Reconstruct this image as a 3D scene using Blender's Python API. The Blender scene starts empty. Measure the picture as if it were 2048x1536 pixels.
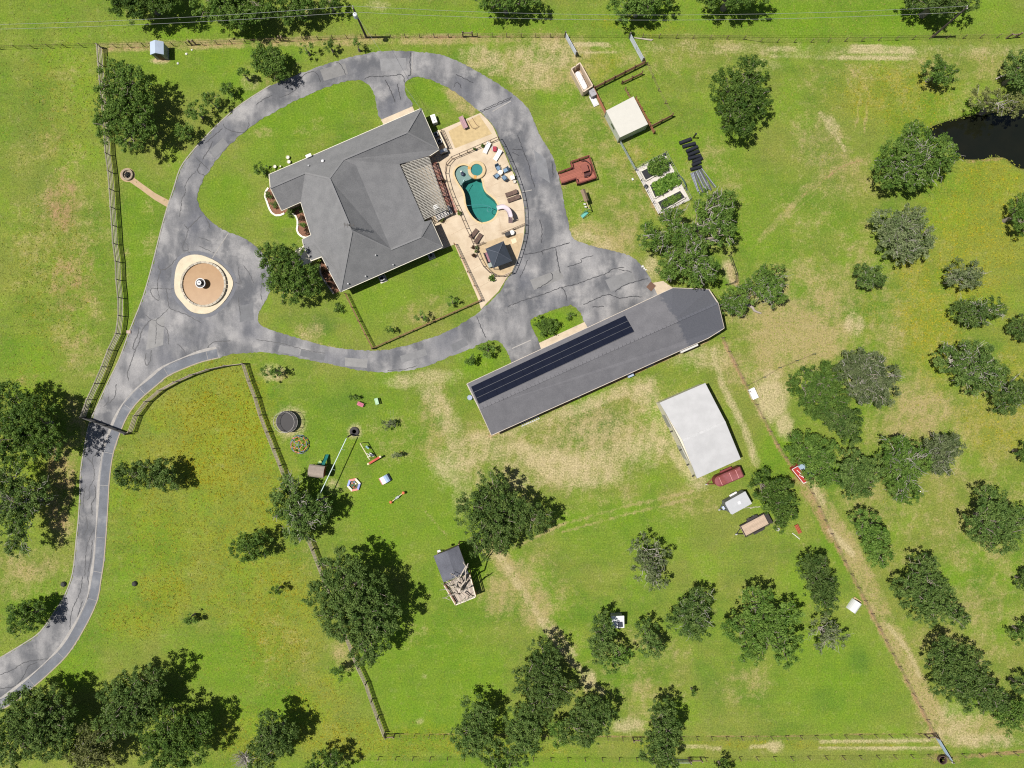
import bpy, math, random
import numpy as np
from mathutils import Vector, Matrix
from mathutils.geometry import tessellate_polygon

random.seed(7)
rng = np.random.default_rng(11)
scene = bpy.context.scene
COL = scene.collection

# ---------------------------------------------------------------- camera
S = 0.075          # metres on the ground per photograph pixel (2048 wide)
H = 106.7          # flying height of the drone
cam_d = bpy.data.cameras.new('camera')
cam = bpy.data.objects.new('camera', cam_d)
COL.objects.link(cam)
cam.location = (0, 0, H)
cam.rotation_euler = (0, 0, 0)
cam_d.sensor_width = 36.0
cam_d.lens = 36.0 * H / (2048 * S)
cam_d.clip_start = 1.0
cam_d.clip_end = 6000
scene.camera = cam

# ---------------------------------------------------------------- sky, sun, exposure
SUN_EL = math.radians(67.0)
SUN_TRAVEL = Vector((1.0, 0.0, 0)).normalized()      # where shadows fall
to_sun = Vector((-SUN_TRAVEL.x * math.cos(SUN_EL), -SUN_TRAVEL.y * math.cos(SUN_EL), math.sin(SUN_EL)))
world = bpy.data.worlds.new('World')
scene.world = world
world.use_nodes = True
wn = world.node_tree.nodes
wl = world.node_tree.links
wn.clear()
sky = wn.new('ShaderNodeTexSky')
sky.sky_type = 'NISHITA'
sky.sun_disc = False
sky.sun_elevation = SUN_EL
sky.sun_rotation = math.atan2(to_sun.x, to_sun.y)
sky.altitude = 100
sky.dust_density = 1.5
bg = wn.new('ShaderNodeBackground')
bg.inputs['Strength'].default_value = 0.05
wo = wn.new('ShaderNodeOutputWorld')
wl.new(sky.outputs[0], bg.inputs[0])
wl.new(bg.outputs[0], wo.inputs[0])
sun_d = bpy.data.lights.new('sun', 'SUN')
sun_d.energy = 4.9
sun_d.angle = math.radians(0.53)
sun_d.color = (1.0, 0.955, 0.88)
sun = bpy.data.objects.new('sun', sun_d)
COL.objects.link(sun)
sun.rotation_euler = to_sun.to_track_quat('Z', 'Y').to_euler()
sun.location = to_sun * 200
scene.view_settings.view_transform = 'Standard'
scene.view_settings.look = 'None'
scene.view_settings.exposure = 0.25
scene.view_settings.gamma = 1.0
scene.view_settings.use_curve_mapping = False
scene.render.engine = 'CYCLES'
scene.cycles.max_bounces = 6
scene.cycles.transparent_max_bounces = 12
scene.cycles.use_denoising = False
scene.cycles.use_adaptive_sampling = True
scene.cycles.adaptive_threshold = 0.01
scene.render.film_transparent = False
scene.cycles.pixel_filter_type = 'BLACKMAN_HARRIS'
scene.cycles.filter_width = 1.15

# ---------------------------------------------------------------- coordinates
def P(px, py, z=0.0):
    """photograph pixel of a point that stands z metres above the ground -> world point"""
    k = S * (H - z) / H
    return Vector(((px - 1024) * k, (768 - py) * k, z))
def pang(dx, dy):
    return math.atan2(-dy, dx)
def on_plane(px, py, p0, n, lift=0.0):
    c = Vector((0, 0, H)); d = P(px, py) - c
    t = (p0 + n * lift - c).dot(n) / d.dot(n)
    return c + d * t
def plane_of(a, b, c):
    n = (b - a).cross(c - a).normalized()
    if n.z < 0: n = -n
    return a, n
def catmull(pts, n=4, closed=False):
    out = []; m = len(pts)
    g = (lambda i: pts[i % m]) if closed else (lambda i: pts[max(0, min(m - 1, i))])
    for i in range(m if closed else m - 1):
        p0, p1, p2, p3 = (np.array(g(i + k), float) for k in (-1, 0, 1, 2))
        for j in range(n):
            t = j / n
            out.append(tuple(0.5 * (2 * p1 + (p2 - p0) * t + (2 * p0 - 5 * p1 + 4 * p2 - p3) * t * t + (3 * p1 - p0 - 3 * p2 + p3) * t ** 3)))
    if not closed: out.append(tuple(np.array(pts[-1], float)))
    return out
def resample(pts, step):
    pts = [np.array(p, float) for p in pts]
    d = [0]
    for a, b in zip(pts, pts[1:]): d.append(d[-1] + np.linalg.norm(b - a))
    n = max(1, round(d[-1] / step)); out = []
    for i in range(n + 1):
        t = d[-1] * i / n
        k = min(len(d) - 2, max(0, int(np.searchsorted(d, t) - 1)))
        f = (t - d[k]) / max(1e-9, d[k + 1] - d[k])
        out.append(tuple(pts[k] * (1 - f) + pts[k + 1] * f))
    return out
def inpoly(x, y, poly):
    x = np.asarray(x, float); y = np.asarray(y, float)
    r = np.zeros(x.shape, bool); n = len(poly)
    for i in range(n):
        x0, y0 = poly[i][:2]; x1, y1 = poly[(i + 1) % n][:2]
        if y0 == y1: continue
        c = ((y0 > y) != (y1 > y)) & (x < (x1 - x0) * (y - y0) / (y1 - y0) + x0)
        r ^= c
    return r
def poly_area(p):
    return 0.5 * sum(p[i][0] * p[(i + 1) % len(p)][1] - p[(i + 1) % len(p)][0] * p[i][1] for i in range(len(p)))
def offset_poly(p, d):
    """offset a closed polygon; d > 0 grows it"""
    if poly_area(p) < 0: d = -d
    n = len(p); out = []
    for i in range(n):
        a = np.array(p[i - 1][:2], float); b = np.array(p[i][:2], float); c = np.array(p[(i + 1) % n][:2], float)
        e1 = b - a; e2 = c - b
        e1 /= np.linalg.norm(e1) + 1e-9; e2 /= np.linalg.norm(e2) + 1e-9
        n1 = np.array((e1[1], -e1[0])); n2 = np.array((e2[1], -e2[0]))
        m = n1 + n2; k = m.dot(m)
        m = n1 if k < 0.3 else m * 2 / k
        out.append(tuple(b + m * d))
    return out

# ---------------------------------------------------------------- materials
class NG:
    def __init__(s, mat):
        mat.use_nodes = True
        s.t = mat.node_tree; s.n = s.t.nodes; s.l = s.t.links
        s.n.clear()
        s.out = s.n.new('ShaderNodeOutputMaterial')
        s.pos = s.n.new('ShaderNodeNewGeometry').outputs['Position']
    def put(s, sock, v):
        if hasattr(v, 'is_output'): s.l.new(v, sock)
        elif isinstance(v, (tuple, list)): sock.default_value = (*v, 1.0) if len(v) == 3 and len(sock.default_value) == 4 else v
        else: sock.default_value = v
    def noise(s, scale, detail=3, rough=0.55, vec=None, dist=0.0):
        nd = s.n.new('ShaderNodeTexNoise')
        s.put(nd.inputs['Vector'], vec or s.pos)
        nd.inputs['Scale'].default_value = scale; nd.inputs['Detail'].default_value = detail
        nd.inputs['Roughness'].default_value = rough; nd.inputs['Distortion'].default_value = dist
        return nd.outputs[0]
    def voro(s, scale, vec=None, feat='F1'):
        nd = s.n.new('ShaderNodeTexVoronoi'); nd.feature = feat
        s.put(nd.inputs['Vector'], vec or s.pos); nd.inputs['Scale'].default_value = scale
        return nd.outputs[0]
    def m(s, op, a, b=0.0, c=0.0, clamp=False):
        nd = s.n.new('ShaderNodeMath'); nd.operation = op; nd.use_clamp = clamp
        s.put(nd.inputs[0], a); s.put(nd.inputs[1], b)
        if op in ('MULTIPLY_ADD', 'SMOOTH_MIN'): s.put(nd.inputs[2], c)
        return nd.outputs[0]
    def ramp(s, f, lo, hi, a=0.0, b=1.0):
        nd = s.n.new('ShaderNodeMapRange'); nd.interpolation_type = 'SMOOTHSTEP'
        s.put(nd.inputs[0], f)
        for i, v in enumerate((lo, hi, a, b)): s.put(nd.inputs[i + 1], v)
        return nd.outputs[0]
    def mix(s, f, a, b, mode='MIX'):
        nd = s.n.new('ShaderNodeMix'); nd.data_type = 'RGBA'; nd.blend_type = mode
        s.put(nd.inputs[0], f); s.put(nd.inputs[6], a); s.put(nd.inputs[7], b)
        return nd.outputs[2]
    def scalecol(s, col, f):
        nd = s.n.new('ShaderNodeVectorMath'); nd.operation = 'SCALE'
        s.put(nd.inputs[0], col); s.put(nd.inputs['Scale'], f)
        return nd.outputs[0]
    def attr(s, name):
        nd = s.n.new('ShaderNodeAttribute'); nd.attribute_name = name
        return nd
    def sep(s, v):
        nd = s.n.new('ShaderNodeSeparateColor'); s.put(nd.inputs[0], v)
        return nd.outputs
    def sepxyz(s, v):
        nd = s.n.new('ShaderNodeSeparateXYZ'); s.put(nd.inputs[0], v)
        return nd.outputs
    def mapping(s, vec, rot=(0, 0, 0), scale=(1, 1, 1)):
        nd = s.n.new('ShaderNodeMapping'); s.put(nd.inputs[0], vec)
        nd.inputs['Rotation'].default_value = rot; nd.inputs['Scale'].default_value = scale
        return nd.outputs[0]
    def rand(s):
        return s.n.new('ShaderNodeObjectInfo').outputs['Random']
    def bsdf(s, col, rough=0.7, metal=0.0, spec=0.3, bump=None, bdist=0.05, bstr=0.6, **kw):
        nd = s.n.new('ShaderNodeBsdfPrincipled')
        s.put(nd.inputs['Base Color'], col); s.put(nd.inputs['Roughness'], rough)
        s.put(nd.inputs['Metallic'], metal); s.put(nd.inputs['Specular IOR Level'], spec)
        for k, v in kw.items(): s.put(nd.inputs[k], v)
        if bump is not None:
            b = s.n.new('ShaderNodeBump'); b.inputs['Distance'].default_value = bdist; b.inputs['Strength'].default_value = bstr
            s.put(b.inputs['Height'], bump); s.l.new(b.outputs[0], nd.inputs['Normal'])
        return nd.outputs[0]
    def surf(s, sh): s.l.new(sh, s.out.inputs['Surface'])

MATS = {}
def M(name, col, rough=0.7, var=0.18, scale=1.5, fine=9.0, metal=0.0, spec=0.3, rnd=0.12, bump=0.0, stain=None, stain_amt=0.5):
    """plain weathered surface: a base colour with cloudy and grainy variation and a per-piece tone"""
    if name in MATS: return MATS[name]
    mt = bpy.data.materials.new(name); g = NG(mt)
    a = g.noise(scale, 4); b = g.noise(fine, 2)
    f = g.m('MULTIPLY_ADD', g.m('SUBTRACT', a, 0.5), 2.6 * var, 1.0)
    f = g.m('MULTIPLY_ADD', g.m('SUBTRACT', b, 0.5), 1.6 * var, f)
    f = g.m('MULTIPLY', f, g.m('MULTIPLY_ADD', g.m('SUBTRACT', g.rand(), 0.5), 2 * rnd, 1.0))
    c = g.scalecol(col, f)
    if stain: c = g.mix(g.ramp(g.noise(scale * 0.6, 5, 0.65), 0.5, 0.72, 0, stain_amt), c, stain)
    g.surf(g.bsdf(c, rough, metal, spec, bump=b if bump else None, bdist=bump or 0.01))
    MATS[name] = mt
    return mt

# ---------------------------------------------------------------- objects
ROOT = {}
def tag(o, label=None, cat=None, group=None, kind=None):
    if label: o['label'] = label
    if cat: o['category'] = cat
    if group: o['group'] = group
    if kind: o['kind'] = kind
    return o
def thing(name, label, cat, loc, group=None):
    o = bpy.data.objects.new(name, None)
    o.empty_display_size = 0.2
    COL.objects.link(o); o.location = loc
    ROOT[o.name] = Vector(loc)
    return tag(o, label, cat, group)
def rootloc(par):
    return ROOT[par.name] if par is not None else Vector((0, 0, 0))
def link(name, me, par=None, loc=None):
    o = bpy.data.objects.new(name, me); COL.objects.link(o)
    if par is not None:
        o.parent = par; ROOT[o.name] = ROOT[par.name]
    else:
        ROOT[o.name] = Vector(loc) if loc is not None else Vector((0, 0, 0))
        if loc is not None: o.location = loc
    return o

class MB:
    def __init__(s, c=None, ang=0.0):
        s.v = []; s.f = []; s.mi = []
        s.T = Matrix.Translation(c) @ Matrix.Rotation(ang, 4, 'Z') if c is not None else Matrix.Identity(4)
    def add(s, vs, fs, mi=0):
        b = len(s.v); s.v += [s.T @ Vector(p) for p in vs]
        s.f += [tuple(i + b for i in f) for f in fs]; s.mi += [mi] * len(fs)
        return s
    def box(s, c, d, mi=0, rz=0.0, taper=1.0):
        x, y, z = d[0] / 2, d[1] / 2, d[2] / 2; R = Matrix.Rotation(rz, 3, 'Z'); c = Vector(c)
        vs = [c + R @ Vector((i * x * (taper if k > 0 else 1), j * y * (taper if k > 0 else 1), k * z)) for k in (-1, 1) for i, j in ((-1, -1), (1, -1), (1, 1), (-1, 1))]
        return s.add(vs, [(3, 2, 1, 0), (4, 5, 6, 7), (0, 1, 5, 4), (1, 2, 6, 5), (2, 3, 7, 6), (3, 0, 4, 7)], mi)
    def prism(s, poly, z0, z1, mi=0, bottom=True):
        if poly_area(poly) < 0: poly = poly[::-1]
        n = len(poly)
        vs = [(p[0], p[1], z0) for p in poly] + [(p[0], p[1], z1) for p in poly]
        tr = tessellate_polygon([[Vector((p[0], p[1], 0)) for p in poly]])
        fs = []
        for t in tr:
            a, b, c = (poly[i] for i in t)
            t = t if (b[0] - a[0]) * (c[1] - a[1]) - (b[1] - a[1]) * (c[0] - a[0]) > 0 else t[::-1]
            fs.append(tuple(i + n for i in t))
            if bottom: fs.append(tuple(t[::-1]))
        fs += [(i, (i + 1) % n, (i + 1) % n + n, i + n) for i in range(n)]
        return s.add(vs, fs, mi)
    def sheet(s, loops, z, thick=0.0, mi=0):
        """flat sheet: outer loop plus holes, optional skirt downwards"""
        allp = [Vector((p[0], p[1], 0)) for lp in loops for p in lp]
        tr = tessellate_polygon([[Vector((p[0], p[1], 0)) for p in lp] for lp in loops])
        fs = []
        for t in tr:
            a, b, c = (allp[i] for i in t)
            fs.append(tuple(t) if (b.x - a.x) * (c.y - a.y) - (b.y - a.y) * (c.x - a.x) > 0 else tuple(t[::-1]))
        s.add([(p.x, p.y, z) for p in allp], fs, mi)
        if thick:
            for k, lp in enumerate(loops):
                n = len(lp); ccw = (poly_area(lp) > 0) == (k == 0)
                vs = [(p[0], p[1], z) for p in lp] + [(p[0], p[1], z - thick) for p in lp]
                f = [(i, i + n, (i + 1) % n + n, (i + 1) % n) for i in range(n)]
                s.add(vs, f if ccw else [q[::-1] for q in f], mi)
        return s
    def tube(s, path, r, n=6, mi=0, cap=True):
        path = [Vector(p) for p in path]; m = len(path)
        rs = r if isinstance(r, (list, tuple)) else [r] * m
        vs = []; fs = []
        for i, p in enumerate(path):
            d = (path[min(m - 1, i + 1)] - path[max(0, i - 1)]); d = d.normalized() if d.length > 1e-9 else Vector((0, 0, 1))
            u = d.cross(Vector((0, 0, 1)) if abs(d.z) < 0.9 else Vector((1, 0, 0))).normalized(); w = d.cross(u)
            vs += [p + (u * math.cos(2 * math.pi * k / n) + w * math.sin(2 * math.pi * k / n)) * rs[i] for k in range(n)]
        for i in range(m - 1):
            fs += [(i * n + k, (i + 1) * n + k, (i + 1) * n + (k + 1) % n, i * n + (k + 1) % n) for k in range(n)]
        if cap: fs += [tuple(range(n)), tuple(range((m - 1) * n, m * n))[::-1]]
        return s.add(vs, fs, mi)
    def lathe(s, c, prof, n=20, mi=0):
        c = Vector(c); vs = []; fs = []; m = len(prof)
        for r, z in prof: vs += [c + Vector((r * math.cos(2 * math.pi * k / n), r * math.sin(2 * math.pi * k / n), z)) for k in range(n)]
        for i in range(m - 1): fs += [(i * n + k, i * n + (k + 1) % n, (i + 1) * n + (k + 1) % n, (i + 1) * n + k) for k in range(n)]
        if prof[0][0] > 1e-4: fs.append(tuple(range(n))[::-1])
        if prof[-1][0] > 1e-4: fs.append(tuple(range((m - 1) * n, m * n)))
        return s.add(vs, fs, mi)
    def ribbon(s, pts, w, z, mi=0):
        n = len(pts); vs = []; ws = w if isinstance(w, (list, tuple)) else [w] * n
        for i in range(n):
            a = np.array(pts[max(0, i - 1)][:2], float); b = np.array(pts[min(n - 1, i + 1)][:2], float)
            d = b - a; d /= np.linalg.norm(d) + 1e-9; q = np.array((-d[1], d[0])) * ws[i] / 2
            p = np.array(pts[i][:2], float); vs += [(*(p - q), z), (*(p + q), z)]
        return s.add(vs, [(2 * i, 2 * i + 2, 2 * i + 3, 2 * i + 1) for i in range(n - 1)], mi)
    def build(s, name, mats, par=None, smooth=False, loc=None):
        off = rootloc(par) if par is not None else (Vector(loc) if loc is not None else Vector((0, 0, 0)))
        me = bpy.data.meshes.new(name)
        me.from_pydata([tuple(p - off) for p in s.v], [], s.f)
        mats = mats if isinstance(mats, (list, tuple)) else [mats]
        for m in mats: me.materials.append(m)
        if len(mats) > 1: me.polygons.foreach_set('material_index', s.mi)
        if smooth: me.polygons.foreach_set('use_smooth', [True] * len(me.polygons))
        me.update()
        return link(name, me, par, loc)

CUBES = {}
def cube_mesh(mat):
    if mat.name not in CUBES:
        me = bpy.data.meshes.new('bar_' + mat.name)
        v = [(i, j, k) for k in (-.5, .5) for i, j in ((-.5, -.5), (.5, -.5), (.5, .5), (-.5, .5))]
        me.from_pydata(v, [], [(3, 2, 1, 0), (4, 5, 6, 7), (0, 1, 5, 4), (1, 2, 6, 5), (2, 3, 7, 6), (3, 0, 4, 7)])
        me.materials.append(mat); CUBES[mat.name] = me
    return CUBES[mat.name]
def bar(name, p0, p1, w, h, mat, par):
    """straight member from p0 to p1, w across (level) and h high; shares one cube mesh per material"""
    p0 = Vector(p0); p1 = Vector(p1); d = p1 - p0; L = d.length; d.normalize()
    y = Vector((0, 0, 1)).cross(d)
    y = y.normalized() if y.length > 1e-4 else Vector((0, 1, 0))
    z = d.cross(y)
    o = link(name, cube_mesh(mat), par)
    R = Matrix((d, y, z)).transposed().to_4x4()
    o.matrix_local = Matrix.Translation((p0 + p1) / 2 - rootloc(par)) @ R @ Matrix.Diagonal((L, w, h, 1))
    return o
def block(name, c, d, ang, mat, par):
    """upright block: centre of its foot, size, heading"""
    c = Vector(c); o = link(name, cube_mesh(mat), par)
    o.matrix_local = Matrix.Translation(c + Vector((0, 0, d[2] / 2)) - rootloc(par)) @ Matrix.Rotation(ang, 4, 'Z') @ Matrix.Diagonal((*d, 1))
    return o
def frame(c, ang):
    """local frame: L(x, y, z) -> world"""
    ca, sa = math.cos(ang), math.sin(ang); c = Vector(c)
    return lambda x, y, z=0.0: Vector((c.x + ca * x - sa * y, c.y + sa * x + ca * y, c.z + z))
def W2(pts, z=0.0):
    return [tuple(P(x, y, z)[:2]) for x, y in pts]

# ================================================================ SETTING
# ---------------------------------------------------------------- outlines read from the photograph (pixels)
drive_outer = [(-160, 1395), (-60, 1350), (0, 1317), (50, 1287), (82, 1264), (112, 1222), (132, 1189), (147, 1145), (154, 1080), (160, 1018), (163, 943),
    (170, 898), (180, 848), (197, 810), (217, 766), (240, 719), (262, 659), (287, 596), (305, 534), (322, 466), (335, 419), (348, 380), (362, 337),
    (385, 305), (412, 275), (445, 242), (487, 207), (542, 172), (600, 147), (662, 125), (732, 107), (787, 102), (837, 104), (882, 110), (925, 127),
    (975, 155), (1024, 187), (1056, 217), (1069, 245), (1082, 275), (1102, 307), (1114, 342), (1124, 382), (1129, 414), (1136, 441), (1144, 474),
    (1164, 485), (1199, 496), (1236, 504), (1264, 514), (1281, 529), (1296, 549), (1304, 566), (1316, 590), (1180, 662), (1174, 656), (1169, 645),
    (1161, 626), (1149, 614), (1134, 611), (1071, 634), (1061, 646), (1078, 684), (1082, 700), (1026, 730), (1022, 721), (1009, 694), (994, 681), (974, 682),
    (937, 699), (887, 719), (862, 729), (824, 739), (774, 744), (724, 741), (687, 734), (649, 726), (612, 719), (574, 711), (537, 705), (500, 705),
    (462, 709), (437, 716), (405, 724), (375, 735), (337, 752), (315, 770), (280, 800), (257, 830), (240, 868), (227, 908), (220, 955), (217, 1005),
    (214, 1055), (209, 1118), (203, 1158), (195, 1202), (172, 1252), (140, 1304), (107, 1339), (70, 1372), (25, 1407), (0, 1421), (-60, 1450), (-150, 1490)]
house_isle = [(764, 240), (752, 200), (742, 175), (727, 163), (712, 160), (674, 167), (612, 192), (562, 217), (512, 246), (475, 275), (450, 300), (425, 332),
    (405, 362), (395, 390), (400, 416), (415, 436), (437, 454), (462, 466), (487, 476), (512, 493), (535, 520), (545, 552), (540, 582), (527, 609), (517, 629),
    (518, 646), (532, 656), (562, 666), (612, 681), (662, 694), (712, 700), (762, 701), (812, 691), (862, 676), (912, 654), (949, 631), (962, 620),
    (974, 609), (999, 584), (1014, 559), (1026, 544), (1039, 514), (1048, 484), (1052, 446), (1050, 409), (1044, 384), (1034, 358), (1022, 332),
    (1011, 305), (999, 277), (987, 252), (974, 237), (962, 225), (949, 215), (912, 185), (874, 165), (844, 155), (829, 154), (817, 160), (809, 170),
    (812, 190), (824, 215)]
fountain_isle = [(349, 569), (352, 539), (362, 519), (382, 510), (405, 511), (435, 524), (457, 544), (467, 564), (462, 584), (447, 606), (425, 624),
    (405, 628), (382, 623), (365, 606), (352, 589)]
pool_px = [(909, 346), (914, 336), (924, 331), (936, 333), (948, 345), (960, 355), (964, 364), (966, 375), (972, 386), (982, 394), (991, 403), (995, 414), (993, 426),
    (986, 437), (975, 443), (963, 444.5), (954, 441), (945, 433), (936, 419), (932, 407), (930, 392), (926, 380), (918, 368), (912, 357)]
pond_px = [(1858, 262), (1886, 250), (1911, 241), (1948, 235), (1986, 230), (2023, 220), (2060, 213), (2120, 200), (2220, 215), (2230, 300), (2120, 335), (2060, 335),
    (2033, 327), (2011, 308), (1973, 312), (1936, 316), (1918, 307), (1906, 288), (1886, 273)]
pool = W2(catmull(pool_px, 3, True))
pond = W2(catmull(pond_px, 3, True))

# ---------------------------------------------------------------- ground
fx = np.arange(-80, 2130, 4.5); fy = np.arange(-80, 1620, 4.5)
gx = np.concatenate([[-40000, -14000, -5000, -1800, -700, -300, -160], fx, [2210, 2400, 2900, 4200, 8000, 18000, 40000]])
gy = np.concatenate([[-40000, -14000, -5000, -1800, -700, -300, -160], fy, [1700, 1900, 2400, 3800, 8000, 18000, 40000]])
GX, GY = np.meshgrid(gx, gy)
def ell(cx, cy, rx, ry=None, s=1.0, rot=0.0, soft=1.0):
    ry = ry or rx
    a = math.radians(rot); dx = GX - cx; dy = GY - cy
    u = (dx * math.cos(a) + dy * math.sin(a)) / rx; v = (-dx * math.sin(a) + dy * math.cos(a)) / ry
    d = np.sqrt(u * u + v * v)
    return s * np.clip((1.35 - d) / (0.7 * soft), 0, 1)
def line(pts, w, s=1.0, soft=1.0):
    best = np.full(GX.shape, 1e9)
    for (x0, y0), (x1, y1) in zip(pts, pts[1:]):
        dx, dy = x1 - x0, y1 - y0
        t = np.clip(((GX - x0) * dx + (GY - y0) * dy) / (dx * dx + dy * dy), 0, 1)
        best = np.minimum(best, np.hypot(GX - x0 - t * dx, GY - y0 - t * dy))
    return s * np.clip((w * 0.5 * 1.4 - best) / (w * 0.5 * 0.8 * soft), 0, 1)
def pmask(poly, s=1.0):
    return s * inpoly(GX, GY, poly)
def union(*a):
    r = np.zeros(GX.shape)
    for x in a: r = np.maximum(r, x)
    return r
sand = union(line([(990, 1100), (1050, 1190), (1088, 1248)], 18, .5), line([(1290, 92), (1540, 100), (1700, 104), (2060, 100)], 26, .36), ell(578, 844, 31, 29, 1.0), line([(1140, 940), (1290, 905)], 90, .42), line([(930, 940), (1330, 850)], 110, .34), ell(845, 757, 75, 18, .62, -4), ell(800, 765, 40, 14, .5), line([(850, 770), (885, 820), (915, 880), (905, 950)], 42, .55), ell(925, 985, 22, 55, .5), line([(900, 930), (970, 895), (1060, 915), (1130, 935), (1200, 925), (1260, 905), (1320, 880)], 66, .66),
    ell(950, 900, 60, 38, .62, -20), line([(1000, 875), (1090, 845), (1160, 815), (1235, 785), (1300, 765)], 30, .55), ell(1287, 788, 26, 24, .8), line([(1300, 790), (1325, 850), (1365, 920), (1400, 962)], 40, .62),
    ell(1150, 950, 110, 28, .6), ell(1060, 955, 60, 25, .6), ell(1400, 715, 60, 26, .55), line([(1425, 700), (1445, 770), (1490, 860), (1512, 925)], 16, .72), line([(1536, 98), (1590, 98)], 9, .75),
    line([(1705, 92), (1820, 97)], 9, .95), line([(1700, 103), (1825, 103)], 9, .9), line([(1680, 116), (1820, 117)], 9, .85), line([(1540, 113), (1680, 116)], 7, .6), ell(1090, 112, 75, 34, .55), ell(1060, 150, 45, 30, .5), line([(1140, 88), (1215, 90)], 10, .78), line([(1140, 106), (1235, 104)], 7, .62),
    ell(960, 115, 45, 25, .5), ell(985, 130, 30, 25, .55), ell(1543, 800, 34, 44, 1.0, -15), ell(1570, 850, 18, 28, .9), ell(1545, 752, 18, 14, .6), line([(1080, 1240), (1115, 1290), (1160, 1340), (1205, 1385)], 14, .8), line([(1095, 1240), (1150, 1310)], 9, .75),
    ell(1175, 1360, 16, 22, .85), ell(1255, 1450, 34, 16, .75), line([(1345, 1490), (1440, 1497)], 9, .75), line([(1640, 1483), (1860, 1481)], 8, .9), line([(1640, 1496), (1880, 1496)], 7, .9), ell(1550, 1492, 18, 12, .8), ell(1970, 1482, 80, 16, .6), line([(1500, 1494), (1560, 1490)], 9, .6),
    line([(1618, 955), (1645, 1005)], 16, .85), line([(1660, 1062), (1705, 1108)], 14, .75), line([(1775, 1250), (1815, 1300), (1840, 1352)], 10, .7), ell(1712, 650, 20, 24, .72), ell(1700, 640, 10, 22, .8, 30), ell(1663, 250, 14, 22, .65, -30), line([(1640, 225), (1668, 262), (1690, 300)], 9, .6),
    ell(1185, 480, 50, 14, .45, 20), ell(1170, 475, 24, 12, .7), ell(1300, 540, 20, 30, .6), ell(1460, 545, 14, 30, .85, -20), ell(545, 745, 24, 18, .65), ell(576, 843, 27, 25, .95), ell(709, 863, 14, 16, .85), ell(780, 1380, 8, 6, .3), ell(1250, 50, 0.1), ell(745, 12, 20, 8, .5), ell(840, 1443, 8, 7, .6), ell(848, 1353, 6, 5, .5),
    ell(1920, 1430, 50, 30, .45), ell(1900, 1470, 40, 20, .5), ell(620, 665, 18, 18, .25), ell(615, 20, 14, 14, .5), ell(755, 10, 22, 10, .6), ell(500, 165, 20, 18, .4), ell(620, 705, 60, 8, .3), ell(665, 975, 16, 18, .6), ell(320, 122, 22, 6, .7), ell(1690, 1240, 0.1), ell(1530, 130, 40, 16, .35), line([(1095, 1000), (1090, 1050)], 0.1))
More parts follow.
